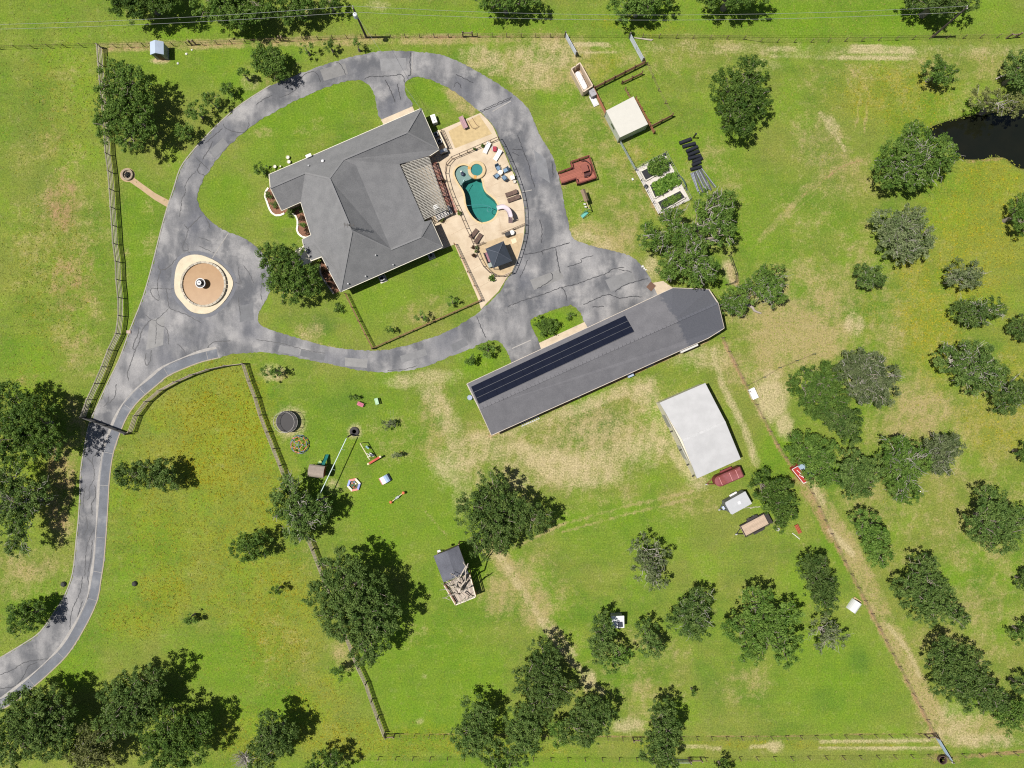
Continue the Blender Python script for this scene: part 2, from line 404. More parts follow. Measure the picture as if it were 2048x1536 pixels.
tan = union(line([(1385, 983), (1250, 1013), (1120, 1050), (1040, 1090)], 7, .6), line([(1390, 996), (1256, 1028), (1126, 1064)], 7, .6), line([(1690, 125), (1738, 185), (1728, 265)], 6, .55), line([(1676, 140), (1720, 190), (1712, 255)], 6, .5), line([(1640, 1020), (1720, 1170), (1800, 1320), (1870, 1460)], 7, .75), line([(1660, 1020), (1740, 1165), (1822, 1318), (1890, 1455)], 7, .7), line([(1560, 1000), (1600, 1080), (1660, 1180)], 6, .3), line([(1440, 200), (1560, 330), (1600, 420)], 7, .35), line([(1500, 500), (1640, 380), (1760, 300)], 6, .4), line([(840, 1010), (900, 1080)], 6, .4), ell(1640, 640, 260, 160, .42, -20), ell(1900, 820, 190, 160, .40), ell(1850, 1000, 220, 160, .36), ell(1950, 1200, 160, 240, .34), ell(1880, 180, 200, 90, .30), ell(1350, 110, 160, 50, .36), ell(1700, 480, 160, 100, .28), ell(1420, 440, 90, 140, .3), ell(1160, 300, 70, 150, .34), ell(1180, 1010, 260, 60, .26), ell(1250, 1340, 160, 90, .3), ell(1080, 1160, 60, 120, .34, -25), ell(60, 1150, 110, 60, .3), line([(980, 1090), (1060, 1190), (1110, 1270)], 40, .6), line([(1010, 1120), (1085, 1240)], 22, .75), ell(1610, 665, 130, 85, .75, -25), ell(1530, 610, 90, 60, .6), ell(1480, 720, 60, 70, .5), ell(120, 470, 110, 140, .36), ell(90, 320, 95, 80, .28), ell(150, 640, 75, 80, .32), ell(130, 180, 60, 90, .22), ell(1100, 130, 120, 60, .6), ell(1000, 120, 80, 40, .5),
    ell(1060, 1190, 45, 90, .55, -25), ell(1250, 320, 60, 120, .4, -25), ell(1195, 480, 90, 50, .6), ell(1230, 440, 60, 60, .45), ell(1850, 830, 80, 55, .65), ell(1920, 870, 60, 70, .5), ell(1480, 1000, 0.1), ell(1150, 900, 220, 90, .5, -15), ell(1290, 830, 90, 80, .5), ell(1400, 1010, 40, 30, .35), ell(970, 900, 80, 60, .5),
    line([(1620, 960), (1720, 1140), (1850, 1400), (1890, 1470)], 44, .72), ell(1950, 1460, 110, 40, .6), ell(1650, 300, 60, 130, .4, -30), line([(1600, 390), (1680, 335), (1740, 314)], 26, .45), line([(1520, 480), (1600, 395)], 16, .5), ell(1280, 1350, 60, 50, .4), ell(1490, 1370, 60, 50, .4), ell(1300, 1440, 60, 30, .4), ell(860, 1270, 60, 40, .3), ell(1000, 1190, 50, 50, .55),
    ell(640, 700, 70, 10, .4), ell(850, 620, 70, 28, .45, -20), ell(620, 660, 30, 40, .4), ell(930, 200, 50, 30, .6, 35), ell(630, 250, 60, 14, .35, -20), ell(530, 265, 30, 12, .4), ell(300, 440, 16, 90, .35), ell(250, 470, 10, 130, .25), ell(180, 700, 60, 60, .4), ell(1660, 560, 60, 40, .4), ell(1450, 450, 60, 30, .35), ell(1420, 330, 50, 70, .35, 20), ell(1840, 160, 110, 50, .35), ell(1950, 130, 90, 40, .4), ell(1400, 120, 90, 40, .35),
    line([(200, 95), (700, 80), (1130, 76)], 22, .6), ell(60, 1130, 70, 40, .55), ell(30, 1180, 40, 30, .5), ell(120, 980, 30, 120, .6), ell(150, 850, 26, 70, .55), ell(560, 1300, 60, 90, .35), ell(690, 1310, 30, 40, .5), ell(620, 1110, 20, 40, .45), ell(790, 870, 60, 60, .3), ell(870, 850, 40, 80, .45), ell(640, 860, 0.1), ell(1920, 1180, 60, 110, .4, -20), ell(2000, 1330, 40, 60, .4), ell(1700, 160, 150, 40, .3), ell(1560, 380, 40, 60, .25), ell(1560, 730, 110, 40, .4), ell(1240, 1010, 110, 24, .3, -12), ell(1330, 990, 80, 14, .35, -15))
lush = union(ell(620, 215, 130, 50, .8, -22), ell(450, 390, 55, 45, .7), ell(540, 300, 60, 40, .55, -20), ell(860, 185, 45, 22, .7, 35), ell(750, 600, 50, 80, .55), ell(840, 560, 80, 40, .5), ell(1115, 645, 50, 25, .9), ell(280, 470, 30, 130, .7), ell(255, 610, 14, 70, .7), ell(350, 130, 110, 60, .55), ell(830, 1010, 140, 110, .6), ell(700, 850, 120, 90, .5), ell(850, 1350, 130, 130, .65), ell(1690, 1360, 130, 110, .65), ell(1250, 1060, 140, 60, .45), ell(1600, 35, 420, 40, .75), ell(900, 40, 260, 35, .6), ell(350, 60, 150, 20, .6), ell(60, 720, 60, 50, .5), ell(80, 1200, 60, 40, .8), ell(330, 1080, 60, 60, .4), ell(450, 1330, 110, 60, .65), ell(570, 1400, 60, 40, .6), ell(250, 1250, 50, 70, .5), ell(160, 1340, 50, 40, .6), ell(1900, 225, 60, 30, .7), ell(1450, 290, 50, 100, .45, 20), ell(1480, 420, 60, 60, .45), ell(1640, 420, 90, 60, .4), ell(1560, 900, 40, 60, .7), ell(1660, 1080, 14, 80, .8, -25), ell(900, 1150, 80, 60, .55), ell(970, 760, 40, 60, .55), ell(560, 990, 20, 60, .2), ell(650, 1010, 90, 60, .3), ell(1590, 400, 90, 70, .35), ell(1560, 440, 80, 90, .35), ell(1250, 100, 60, 30, .5), ell(1280, 180, 45, 60, .5), ell(1080, 1530, 600, 14, .6), ell(1500, 745, 22, 18, .8), ell(1540, 830, 12, 20, .5), ell(960, 730, 40, 35, .7), ell(540, 60, 0.1), ell(1130, 440, 60, 60, .4), ell(420, 960, 40, 60, .3), ell(500, 830, 20, 80, .5, -20), ell(80, 20, 120, 30, .3))
dark = union(ell(645, 650, 26, 24, .6), ell(1185, 855, 60, 45, .75, -15), ell(1110, 890, 25, 18, .5), ell(1640, 290, 50, 60, .4, -20), ell(1165, 955, 0.1), ell(1720, 1320, 18, 30, .6, -20), ell(1660, 1400, 40, 26, .4), ell(1420, 1370, 22, 60, .45, -20), ell(1640, 385, 60, 40, .3), ell(90, 390, 30, 60, .3), ell(60, 240, 40, 60, .3), ell(320, 1220, 24, 16, .5), ell(1590, 100, 0.1), ell(970, 1010, 0.1), ell(700, 810, 60, 30, .4), ell(580, 640, 30, 14, .2), ell(860, 730, 0.1))
flower = union(ell(440, 870, 100, 140, .95, 10), ell(400, 1000, 170, 200, .5), ell(360, 830, 70, 50, .6), ell(330, 1190, 55, 60, .75), ell(270, 1240, 60, 40, .6), ell(410, 1080, 150, 120, .45), ell(560, 1230, 80, 130, .65), ell(540, 1000, 50, 90, .55), ell(720, 1478, 220, 40, .55), ell(640, 1400, 60, 60, .45), ell(1010, 1500, 160, 14, .55), ell(1960, 480, 110, 170, .6), ell(1860, 660, 60, 120, .65, -20), ell(1990, 840, 80, 80, .55), ell(1830, 560, 40, 80, .6, -15), ell(1740, 620, 20, 60, .3), ell(1790, 190, 120, 60, .55), ell(1830, 240, 90, 30, .4), ell(1190, 135, 42, 26, .6), ell(1215, 120, 30, 20, .5), ell(1290, 330, 40, 40, .35), ell(1260, 310, 30, 20, .5), ell(1560, 1490, 280, 10, .5), ell(100, 560, 90, 160, .25), ell(130, 200, 80, 120, .25), ell(60, 900, 70, 160, .35), ell(1990, 360, 70, 50, .6), ell(1760, 180, 60, 40, .5), ell(1310, 60, 60, 16, .35), ell(1240, 45, 50, 16, .4), ell(500, 1480, 80, 60, .5), ell(470, 1180, 90, 80, .4), ell(2030, 740, 30, 80, .5))
dirt = union(line([(1850, 262), (1886, 246), (1948, 231), (2030, 214)], 9, .55), line([(1936, 322), (1975, 318), (2015, 314), (2040, 332)], 12, .6), line([(1443, 676), (1500, 790), (1562, 905), (1622, 985), (1682, 1112), (1780, 1300), (1866, 1466)], 8, .72), line([(1590, 960), (1625, 1010), (1660, 1080)], 16, .6), line([(771, 1468), (1000, 1470), (1264, 1474), (1536, 1472), (1866, 1467)], 6, .6), line([(204, 98), (310, 94), (512, 86), (732, 76), (1024, 74), (1129, 75)], 7, .55), line([(1600, 395), (1680, 335), (1740, 314)], 7, .5), ell(1900, 1516, 60, 14, .55), line([(1900, 1515), (2060, 1502)], 10, .7), ell(1465, 550, 12, 30, .8, -20),
    line([(1205, 232), (1240, 290), (1270, 345), (1318, 430)], 14, .55), line([(1152, 366), (1122, 372)], 5, .7), line([(690, 590), (747, 697)], 12, .3), line([(912, 490), (960, 600)], 8, .5), line([(745, 699), (962, 603)], 8, .45), line([(980, 872), (1209, 770), (1418, 680)], 10, .8), line([(219, 275), (236, 489), (246, 600), (226, 701)], 8, .35), line([(523, 828), (577, 963), (637, 1125), (771, 1463)], 8, .35), ell(130, 860, 40, 40, .4), ell(125, 400, 40, 70, .55), ell(150, 560, 60, 90, .46), ell(105, 240, 40, 70, .42), ell(60, 600, 40, 50, .3), ell(160, 690, 40, 40, .4), ell(120, 960, 40, 120, .5), ell(60, 760, 30, 20, .4), ell(340, 1440, 40, 40, .3), ell(560, 160, 60, 16, .4), ell(380, 290, 30, 30, .35), ell(290, 330, 40, 20, .3), line([(1187, 182), (1212, 230)], 8, .5), ell(322, 121, 22, 5, .7), ell(690, 975, 26, 14, .4), ell(560, 750, 20, 16, .5), line([(1318, 808), (1412, 766)], 8, .6))
def wobble(a, amt):
    n = sum(np.sin(GX * f * c + GY * f * d + p) for f, c, d, p in ((.021, 1, .4, 1), (.05, -.5, 1, 2), (.09, 1, -.8, 3), (.16, .3, 1, 4), (.27, 1, .2, 5))) / 5
    return np.clip(a * (1 + amt * n), 0, 1)
sand, tan, lush, flower, dark, dirt = (wobble(a, .5) for a in (sand, tan, lush, flower, dark, dirt))
ny, nx = GX.shape
Z = np.zeros(GX.shape)
pond_d = inpoly(GX, GY, catmull(pond_px, 3, True)).astype(float)
for _ in range(4):
    q = np.pad(pond_d, 1, mode='edge')
    pond_d = np.where(pond_d > 0.99, 1, (q[:-2, 1:-1] + q[2:, 1:-1] + q[1:-1, :-2] + q[1:-1, 2:] + 2 * pond_d) / 6) if False else (q[:-2, 1:-1] + q[2:, 1:-1] + q[1:-1, :-2] + q[1:-1, 2:] + 4 * pond_d) / 8
Z -= 1.3 * pond_d
V = np.stack([(GX - 1024) * S, (768 - GY) * S, Z], -1).reshape(-1, 3)
I = np.arange(nx * ny).reshape(ny, nx)
Q = np.stack([I[1:, :-1], I[1:, 1:], I[:-1, 1:], I[:-1, :-1]], -1).reshape(-1, 4)
cx = V[Q][:, :, 0].mean(1); cy = V[Q][:, :, 1].mean(1)
poolhole = offset_poly(pool, 0.12)
keep = ~inpoly(cx, cy, poolhole)
Q = Q[keep]
def mesh_np(name, V, F, smooth=False):
    me = bpy.data.meshes.new(name); k = F.shape[1]
    me.vertices.add(len(V)); me.vertices.foreach_set('co', np.ascontiguousarray(V, np.float32).ravel())
    me.loops.add(F.size); me.loops.foreach_set('vertex_index', np.ascontiguousarray(F, np.int32).ravel())
    me.polygons.add(len(F)); me.polygons.foreach_set('loop_start', np.arange(0, F.size, k, dtype=np.int32))
    if smooth: me.polygons.foreach_set('use_smooth', np.ones(len(F), bool))
    me.update(calc_edges=True)
    return me
def color_attr(me, name, rgb, domain='POINT'):
    a = me.color_attributes.new(name, 'FLOAT_COLOR', domain)
    a.data.foreach_set('color', np.concatenate([rgb, np.ones((len(rgb), 1))], 1).astype(np.float32).ravel())
gme = mesh_np('ground', V, Q, True)
color_attr(gme, 'soil', np.stack([sand, tan, dirt], -1).reshape(-1, 3))
color_attr(gme, 'growth', np.stack([lush, flower, dark], -1).reshape(-1, 3))
mt = bpy.data.materials.new('ground'); g = NG(mt)
so = g.sep(g.attr('soil').outputs['Color']); gr = g.sep(g.attr('growth').outputs['Color'])
n0 = g.noise(0.045, 3); n1 = g.noise(0.22, 4, 0.6); n2 = g.noise(1.1, 4, 0.62); n3 = g.noise(4.2, 3, 0.7); n4 = g.noise(11.0, 2, 0.6)
warp = g.noise(0.6, 3, 0.6)
spk = g.m('MULTIPLY_ADD', g.m('SUBTRACT', n3, 0.5), 1.5, g.m('MULTIPLY', g.m('SUBTRACT', n2, 0.5), 1.4))   # roughly -1..1
c = g.mix(g.ramp(n1, 0.3, 0.7), (0.094, 0.172, 0.018), (0.160, 0.206, 0.032))
mow = g.noise(1.0, 3, 0.6, vec=g.mapping(g.pos, (0, 0, math.radians(-24)), (0.07, 0.9, 1)))
c = g.scalecol(c, g.ramp(mow, 0.3, 0.7, 0.93, 1.07))
c = g.mix(g.ramp(g.noise(0.38, 4, 0.65), 0.5, 0.75, 0, 0.5), c, (0.070, 0.118, 0.020))
c = g.mix(g.m('MULTIPLY', g.ramp(n0, 0.4, 0.65), 0.45), c, (0.205, 0.198, 0.052))
c = g.mix(g.ramp(g.noise(0.13, 4, 0.6), 0.48, 0.68, 0, 0.6), c, (0.135, 0.235, 0.016))
c = g.mix(g.m('MULTIPLY', g.ramp(n2, 0.5, 0.72), 0.34), c, (0.205, 0.205, 0.075))
c = g.mix(g.m('MULTIPLY', gr[0], g.ramp(n1, 0.2, 0.65, 0.5, 1.0)), c, g.mix(g.noise(0.5, 4, 0.6), (0.070, 0.168, 0.008), (0.155, 0.250, 0.018)))
c = g.mix(g.m('MULTIPLY', gr[2], g.ramp(warp, 0.25, 0.6, 0.4, 1.0)), c, (0.060, 0.130, 0.020))
tt = g.m('MULTIPLY_ADD', spk, 0.55, g.m('MULTIPLY_ADD', so[1], 1.15, g.m('MULTIPLY_ADD', g.m('SUBTRACT', n1, 0.5), 1.1, -0.22)))
c = g.mix(g.m('MULTIPLY', g.ramp(tt, 0.0, 0.75), 0.82), c, g.mix(n2, (0.27, 0.215, 0.085), (0.37, 0.295, 0.155)))
ff = g.m('MULTIPLY_ADD', g.m('SUBTRACT', n3, 0.5), 1.7, g.m('MULTIPLY_ADD', gr[1], 1.0, g.m('MULTIPLY_ADD', g.m('SUBTRACT', warp, 0.5), 1.3, -0.34)))
c = g.mix(g.m('MULTIPLY', g.ramp(ff, -0.5, 1.1), 0.58), c, g.mix(n4, (0.185, 0.200, 0.014), (0.30, 0.262, 0.016)))
dd = g.m('MULTIPLY_ADD', spk, 0.4, g.m('MULTIPLY_ADD', so[2], 1.2, -0.35))
c = g.mix(g.m('MULTIPLY', g.ramp(dd, 0.0, 0.7), 0.85), c, g.mix(n2, (0.22, 0.135, 0.065), (0.36, 0.235, 0.13)))
ss = g.m('MULTIPLY_ADD', spk, 0.95, g.m('MULTIPLY_ADD', so[0], 1.6, g.m('MULTIPLY_ADD', g.m('SUBTRACT', n1, 0.5), 1.1, -0.60)))
c = g.mix(g.m('MULTIPLY', g.ramp(ss, -0.5, 1.25), 0.85), c, g.mix(n3, (0.29, 0.240, 0.120), (0.50, 0.425, 0.255)))
wv = g.m('ADD', n3, n4)
c = g.scalecol(c, g.ramp(wv, 0.64, 1.36, 0.60, 1.36))
g.surf(g.bsdf(c, 0.95, spec=0.1, bump=g.m('ADD', n3, g.m('MULTIPLY', n2, 1.5)), bdist=0.16, bstr=0.55))
gme.materials.append(mt)
ground = tag(link('ground', gme), 'green and dry meadow ground around the house and barns', kind='structure')

# ---------------------------------------------------------------- pond
pm = bpy.data.materials.new('pond_water'); g = NG(pm)
g.surf(g.bsdf(g.mix(g.noise(0.3), (0.004, 0.006, 0.004), (0.012, 0.012, 0.006)), 0.06, spec=0.5, bump=g.noise(2.0, 3), bdist=0.01, bstr=0.3))
po = MB().sheet([offset_poly(pond, 1.2)], -0.22).build('pond', pm)
tag(po, 'dark still pond at the field edge', kind='structure')

# ---------------------------------------------------------------- driveway
am = bpy.data.materials.new('asphalt'); g = NG(am)
a1 = g.noise(0.16, 4, 0.55, dist=0.3); a2 = g.noise(0.42, 4, 0.55, vec=g.mapping(g.pos, (0, 0, 0.45), (1, 0.35, 1))); a3 = g.noise(9, 3, 0.6)
v = g.m('MULTIPLY_ADD', a1, 0.55, g.m('MULTIPLY', a2, 0.5))
c = g.mix(g.ramp(v, 0.42, 0.66), (0.098, 0.101, 0.111), (0.258, 0.253, 0.256))
c = g.mix(g.ramp(g.noise(0.33, 5, 0.6), 0.48, 0.72, 0, 0.65), c, (0.345, 0.335, 0.33))
c = g.mix(g.ramp(g.noise(0.09, 2), 0.5, 0.66, 0, 0.5), c, (0.105, 0.11, 0.132))
c = g.scalecol(c, g.ramp(a3, 0.25, 0.75, 0.86, 1.14))
g.surf(g.bsdf(c, 0.85, spec=0.25, bump=a3, bdist=0.01))
def ragged(pts, amt):
    pts = resample(pts + [pts[0]], 3.0)[:-1]
    k = [random.gauss(0, 1) for _ in pts]
    return [(x + amt * (k[i] + k[i - 1]) / 2, y + amt * (k[i - 1] + k[i - 2]) / 2) for i, (x, y) in enumerate(pts)]
do = W2(ragged(catmull(drive_outer, 3, True), .9)); hi = W2(ragged(catmull(house_isle, 3, True), .8)); fi = W2(catmull(fountain_isle, 3, True))
drive = MB().sheet([do, hi, fi], 0.035, 0.06).build('asphalt_driveway', am)
tag(drive, 'worn grey asphalt driveway looping round the house', kind='structure')
# newer dark strip with its pale joint along the outside of the entrance drive
strip_edge = catmull([(437, 716.5), (405, 724), (375, 735), (337, 752), (315, 770), (280, 800), (257, 830), (240, 868), (227, 908), (220, 955), (217, 1005), (214, 1055), (209, 1118), (203, 1158), (195, 1202), (172, 1252), (140, 1304), (107, 1339), (70, 1372), (25, 1407), (0, 1421), (-60, 1450), (-120, 1476)], 3)
def shift(pts, d):
    out = []; n = len(pts)
    for i in range(n):
        a = np.array(pts[max(0, i - 1)]); b = np.array(pts[min(n - 1, i + 1)]); t = b - a; t = t / np.linalg.norm(t)
        out.append(tuple(np.array(pts[i]) + d * np.array((t[1], -t[0]))))
    return out
NEWASPH = M('new_asphalt', (0.145, 0.155, 0.178), 0.85, 0.3, 0.6, stain=(.24, .245, .255), stain_amt=.7)
PALE = M('pale_joint', (0.30, 0.285, 0.27), 0.9, 0.25, 1.5)
TAR = M('crack_tar', (0.035, 0.036, 0.042), 0.55, 0.1)
MB().ribbon(W2(shift(strip_edge, -10)), 1.3, 0.0455).build('widening_strip', NEWASPH, drive)
MB().ribbon(W2(shift(strip_edge, -21.5)), [0.28 + 0.16 * math.sin(i * 0.7) for i in range(len(strip_edge))], 0.047).build('widening_joint', PALE, drive)
MB().ribbon(W2(shift(strip_edge, -0.6)), 0.16, 0.051).build('edge_strip', M('edge_concrete', (0.33, 0.28, 0.21), 0.9), drive)
for i in range(3, len(strip_edge) - 3, 5):
    i += random.randint(-1, 1)
    q = W2([shift(strip_edge, -18)[i], shift(strip_edge, -2)[i]])
    MB().ribbon(q, 0.055, 0.051).build('cross_joint', PALE, drive)
kerb = M('kerb_concrete', (0.29, 0.27, 0.24), 0.9, 0.2)
left_edge = catmull(drive_outer[1:28], 3)
MB().ribbon(W2(shift(left_edge, 1.5)), 0.16, 0.055).build('edge_strip', kerb, drive)
CR = [(0, 384, [[(1490, 0), (1455, 60), (1450, 120), (1435, 200)], [(1610, 190), (1530, 270), (1505, 300), (1490, 370), (1470, 410), (1465, 465), (1505, 470)], [(1475, 260), (1505, 300)], [(1480, 405), (1505, 430), (1505, 470), (1525, 495)], [(1415, 530), (1350, 600), (1290, 625), (1265, 590)],
    [(1290, 625), (1265, 700), (1262, 780), (1275, 860), (1250, 860), (1215, 820), (1205, 780), (1240, 770), (1330, 775), (1390, 775)], [(1330, 775), (1345, 870), (1360, 930), (1420, 955), (1500, 985), (1560, 1020), (1620, 1050)], [(1350, 935), (1290, 990), (1250, 1030), (1265, 1060), (1330, 1090), (1345, 1140), (1350, 1220)],
    [(1250, 1030), (1210, 1020), (1160, 980)], [(1210, 1020), (1140, 1100), (1115, 1200), (1085, 1255), (1065, 1250), (1080, 1190), (1105, 1140), (1110, 1085)], [(1250, 1060), (1250, 1150), (1240, 1220)], [(1170, 1290), (1160, 1360), (1180, 1385), (1205, 1340), (1210, 1265)], [(1085, 1260), (1040, 1390), (1020, 1450), (1030, 1510)],
    [(1410, 1215), (1450, 1240), (1520, 1340)], [(1550, 1270), (1600, 1275), (1700, 1255)], [(1655, 1255), (1700, 1205), (1770, 1195), (1845, 1193)], [(1640, 195), (1670, 250), (1680, 300)], [(1590, 360), (1690, 395)], [(1590, 430), (1650, 460), (1720, 490)], [(1950, 590), (2000, 660), (2030, 730)], [(1905, 840), (1915, 920), (1930, 990)], [(1905, 600), (1915, 680), (1930, 735), (1875, 720)]]),
  (0, 0, [[(1790, 990), (1800, 1020), (1860, 1050), (1950, 1060), (1990, 1010), (1990, 980)], [(1780, 1030), (1720, 1080), (1640, 1150)], [(1705, 1130), (1670, 1200), (1620, 1275)], [(1565, 1260), (1610, 1300), (1670, 1355)], [(1610, 1300), (1580, 1370), (1640, 1405)], [(1570, 1370), (1510, 1430), (1480, 1500), (1490, 1530)]]),
  (512, 0, [[(185, 780), (250, 760), (320, 715), (310, 690), (280, 670)], [(0, 840), (70, 790), (130, 765)], [(340, 640), (400, 590), (465, 575), (500, 610), (515, 660)], [(640, 495), (680, 520), (720, 600)], [(870, 640), (900, 615), (1000, 612), (1100, 605), (1170, 600), (1190, 660)], [(1238, 420), (1232, 500), (1240, 590), (1215, 605)], [(1035, 640), (1080, 730), (1115, 820)], [(1130, 670), (1160, 800)], [(1600, 595), (1740, 665)], [(1580, 700), (1610, 655), (1645, 705)], [(1790, 890), (1900, 840), (2048, 775)], [(1800, 897), (1910, 850), (2040, 790)]]),
  (1024, 0, [[(45, 1080), (70, 1150), (100, 1230), (135, 1320), (150, 1400), (185, 1500)], [(0, 1195), (80, 1200)], [(0, 1220), (60, 1245)], [(320, 1290), (330, 1420)]]),
  (1024, 384, [[(90, 500), (200, 485), (260, 465), (350, 440), (460, 405)], [(220, 220), (240, 300), (235, 410)], [(350, 450), (365, 550), (385, 650)], [(440, 600), (550, 565), (555, 535), (650, 510)], [(0, 905), (80, 870), (200, 835), (300, 800), (390, 765), (520, 735), (640, 690), (760, 650), (800, 620), (900, 600)], [(390, 765), (420, 790), (440, 870)], [(820, 800), (900, 745), (980, 720), (1085, 690)],
    [(570, 905), (660, 860), (770, 820), (860, 850), (960, 835), (1040, 840)], [(200, 775), (270, 735), (325, 690), (310, 640)], [(60, 690), (100, 610), (125, 540)], [(850, 620), (960, 640)], [(640, 920), (740, 915)], [(240, 470), (250, 510)]]),
  (512, 384, [[(0, 1180), (200, 1210), (400, 1265), (560, 1290)], [(1765, 995), (1800, 1080), (1840, 1170)], [(50, 700), (40, 800), (50, 870)], [(2010, 920), (2048, 900)], [(1050, 1432), (1200, 1415), (1290, 1390)]]),
  (0, 768, [[(820, 380), (830, 490), (750, 580), (740, 620), (755, 700), (750, 770), (715, 830), (720, 900), (690, 930)], [(835, 500), (800, 640)], [(870, 100), (860, 150), (830, 180)], [(700, 590), (745, 640)], [(690, 800), (670, 900), (665, 1000)], [(760, 810), (765, 900), (735, 960), (740, 1050)], [(690, 1060), (700, 1150), (665, 1215)], [(760, 1150), (720, 1230), (690, 1340), (680, 1536)], [(740, 1250), (730, 1380), (705, 1500)], [(930, 0), (920, 100), (870, 155)]]),
  (0, 1152, [[(660, 0), (650, 100), (620, 180), (570, 300), (560, 470)], [(700, 0), (715, 120), (700, 190)], [(660, 200), (620, 330)], [(0, 790), (100, 750), (200, 690), (320, 670), (400, 660)], [(0, 900), (120, 880), (190, 800), (230, 720), (300, 690)], [(20, 970), (100, 930), (160, 880), (190, 840)]])]
PATCHES = [M('patch_%d' % i, cc, 0.85, 0.2, 1.2) for i, cc in enumerate(((0.185, 0.185, 0.19), (0.155, 0.158, 0.168), (0.205, 0.202, 0.20)))]
for i, pl in enumerate(([(560, 690), (600, 699), (597, 712), (556, 703)], [(602, 699), (650, 710), (648, 722), (600, 712)], [(690, 715), (735, 719), (734, 736), (690, 732)], [(800, 712), (850, 697), (855, 710), (804, 726)], [(900, 690), (930, 676), (936, 690), (908, 704)],
        [(1060, 560), (1120, 538), (1128, 556), (1068, 580)], [(1210, 560), (1262, 540), (1272, 562), (1222, 584)], [(478, 612), (506, 606), (508, 640), (480, 644)], [(300, 640), (330, 632), (326, 690), (292, 700)], [(760, 118), (812, 116), (812, 140), (762, 142)], [(1068, 300), (1092, 318), (1100, 366), (1076, 350)], [(640, 140), (690, 126), (696, 148), (648, 162)], [(420, 300), (446, 276), (458, 290), (430, 316)])):
    MB().sheet([W2(pl)], 0.0375 + 0.0001 * i).build('asphalt_patch', PATCHES[i % 3], drive)
ci = 0
for ox, oy, lst in CR:
    for pl in lst:
        pts = resample(catmull([(ox + x / 4, oy + y / 4) for x, y in pl], 4), 2.0)
        k = random.random() * 9
        pts = [(x + 0.5 * math.sin(i * 1.3 + k) + random.uniform(-.25, .25), y + 0.5 * math.cos(i * 0.9 + k) + random.uniform(-.25, .25)) for i, (x, y) in enumerate(pts)]
        wd = 0.115 * random.uniform(0.75, 1.25)
        MB().ribbon(W2(pts), [wd * random.uniform(0.65, 1.3) * (0.4 if i in (0, len(pts) - 1) else 1) for i in range(len(pts))], 0.0405 + 0.0002 * (ci % 12)).build('crack_seal', TAR, drive)
        ci += 1
for pl in ([(457, 466), (425, 516)], [(824.5, 106), (824, 150)], [(985, 223), (1022, 202)], [(405, 724), (408, 711)], [(1024, 697), (1062, 680)], [(1044, 384), (1064, 380)]):
    MB().ribbon(W2(resample(pl, 4)), 0.13, 0.0445).build('joint_line', PALE, drive)

# ---------------------------------------------------------------- concrete and paths
CONC = bpy.data.materials.new('patio_concrete'); g = NG(CONC)
c = g.mix(g.ramp(g.noise(0.5, 5, 0.6), 0.3, 0.7), (0.44, 0.35, 0.25), (0.54, 0.45, 0.335))
c = g.mix(g.ramp(g.noise(0.18, 4), 0.5, 0.75, 0, 0.6), c, (0.46, 0.38, 0.26))
c = g.scalecol(c, g.ramp(g.noise(12, 2), 0.25, 0.75, 0.93, 1.07))
g.surf(g.bsdf(c, 0.85, spec=0.2))
patio_px = [(877, 262), (883, 259), (961, 226), (974, 238.5), (986, 253), (997, 278), (1009, 306), (1020, 333), (1032, 359), (1042, 385), (1048, 409), (1050, 446), (1046, 484), (1037, 514),
    (1024, 543), (1012, 558), (997, 583), (972, 608), (962, 619), (957, 600), (909, 489), (880, 500), (855, 440), (845, 430), (800, 330), (850, 305), (868, 300)]
cop_out = offset_poly(pool, 0.27)
patio = MB().sheet([W2(patio_px), cop_out], 0.075, 0.07).build('concrete_patio', CONC)
tag(patio, 'pinkish tan concrete patio around the swimming pool', kind='structure')
AGG = M('exposed_aggregate', (0.42, 0.32, 0.17), 0.95, 0.22, 2.0, 14)
MB().sheet([W2([(897, 263), (958, 230), (984, 268), (910, 297)])], 0.081).build('aggregate_panel', AGG, patio)
MB().sheet([W2([(951, 492), (1003, 474), (1046, 466), (1044, 486), (1036, 512), (1024, 541), (1001, 553), (980, 543), (966, 528)])], 0.081).build('aggregate_panel', M('aggregate_grey', (0.42, 0.32, 0.20), 0.95, 0.25, 1.5, 14, stain=(0.30, 0.24, 0.16)), patio)
JT = M('slab_joint', (0.42, 0.33, 0.23), 0.9, 0.1)
for a, b in (((1001, 300), (968, 330)), ((1015, 325), (966, 352)), ((1030, 352), (968, 378)), ((1042, 384), (990, 395)), ((1050, 420), (998, 424)), ((1050, 446), (996, 462)), ((905, 400), (930, 388)), ((921, 428), (936, 420)), ((930, 455), (962, 446)), ((962, 447), (972, 478)), ((998, 434), (1003, 466)), ((925, 312), (912, 334)), ((902, 470), (930, 455)), ((920, 510), (946, 500)), ((935, 545), (962, 530)), ((948, 580), (985, 560))):
    MB().ribbon(W2([a, b]), 0.05, 0.0835).build('slab_joint', JT, patio)
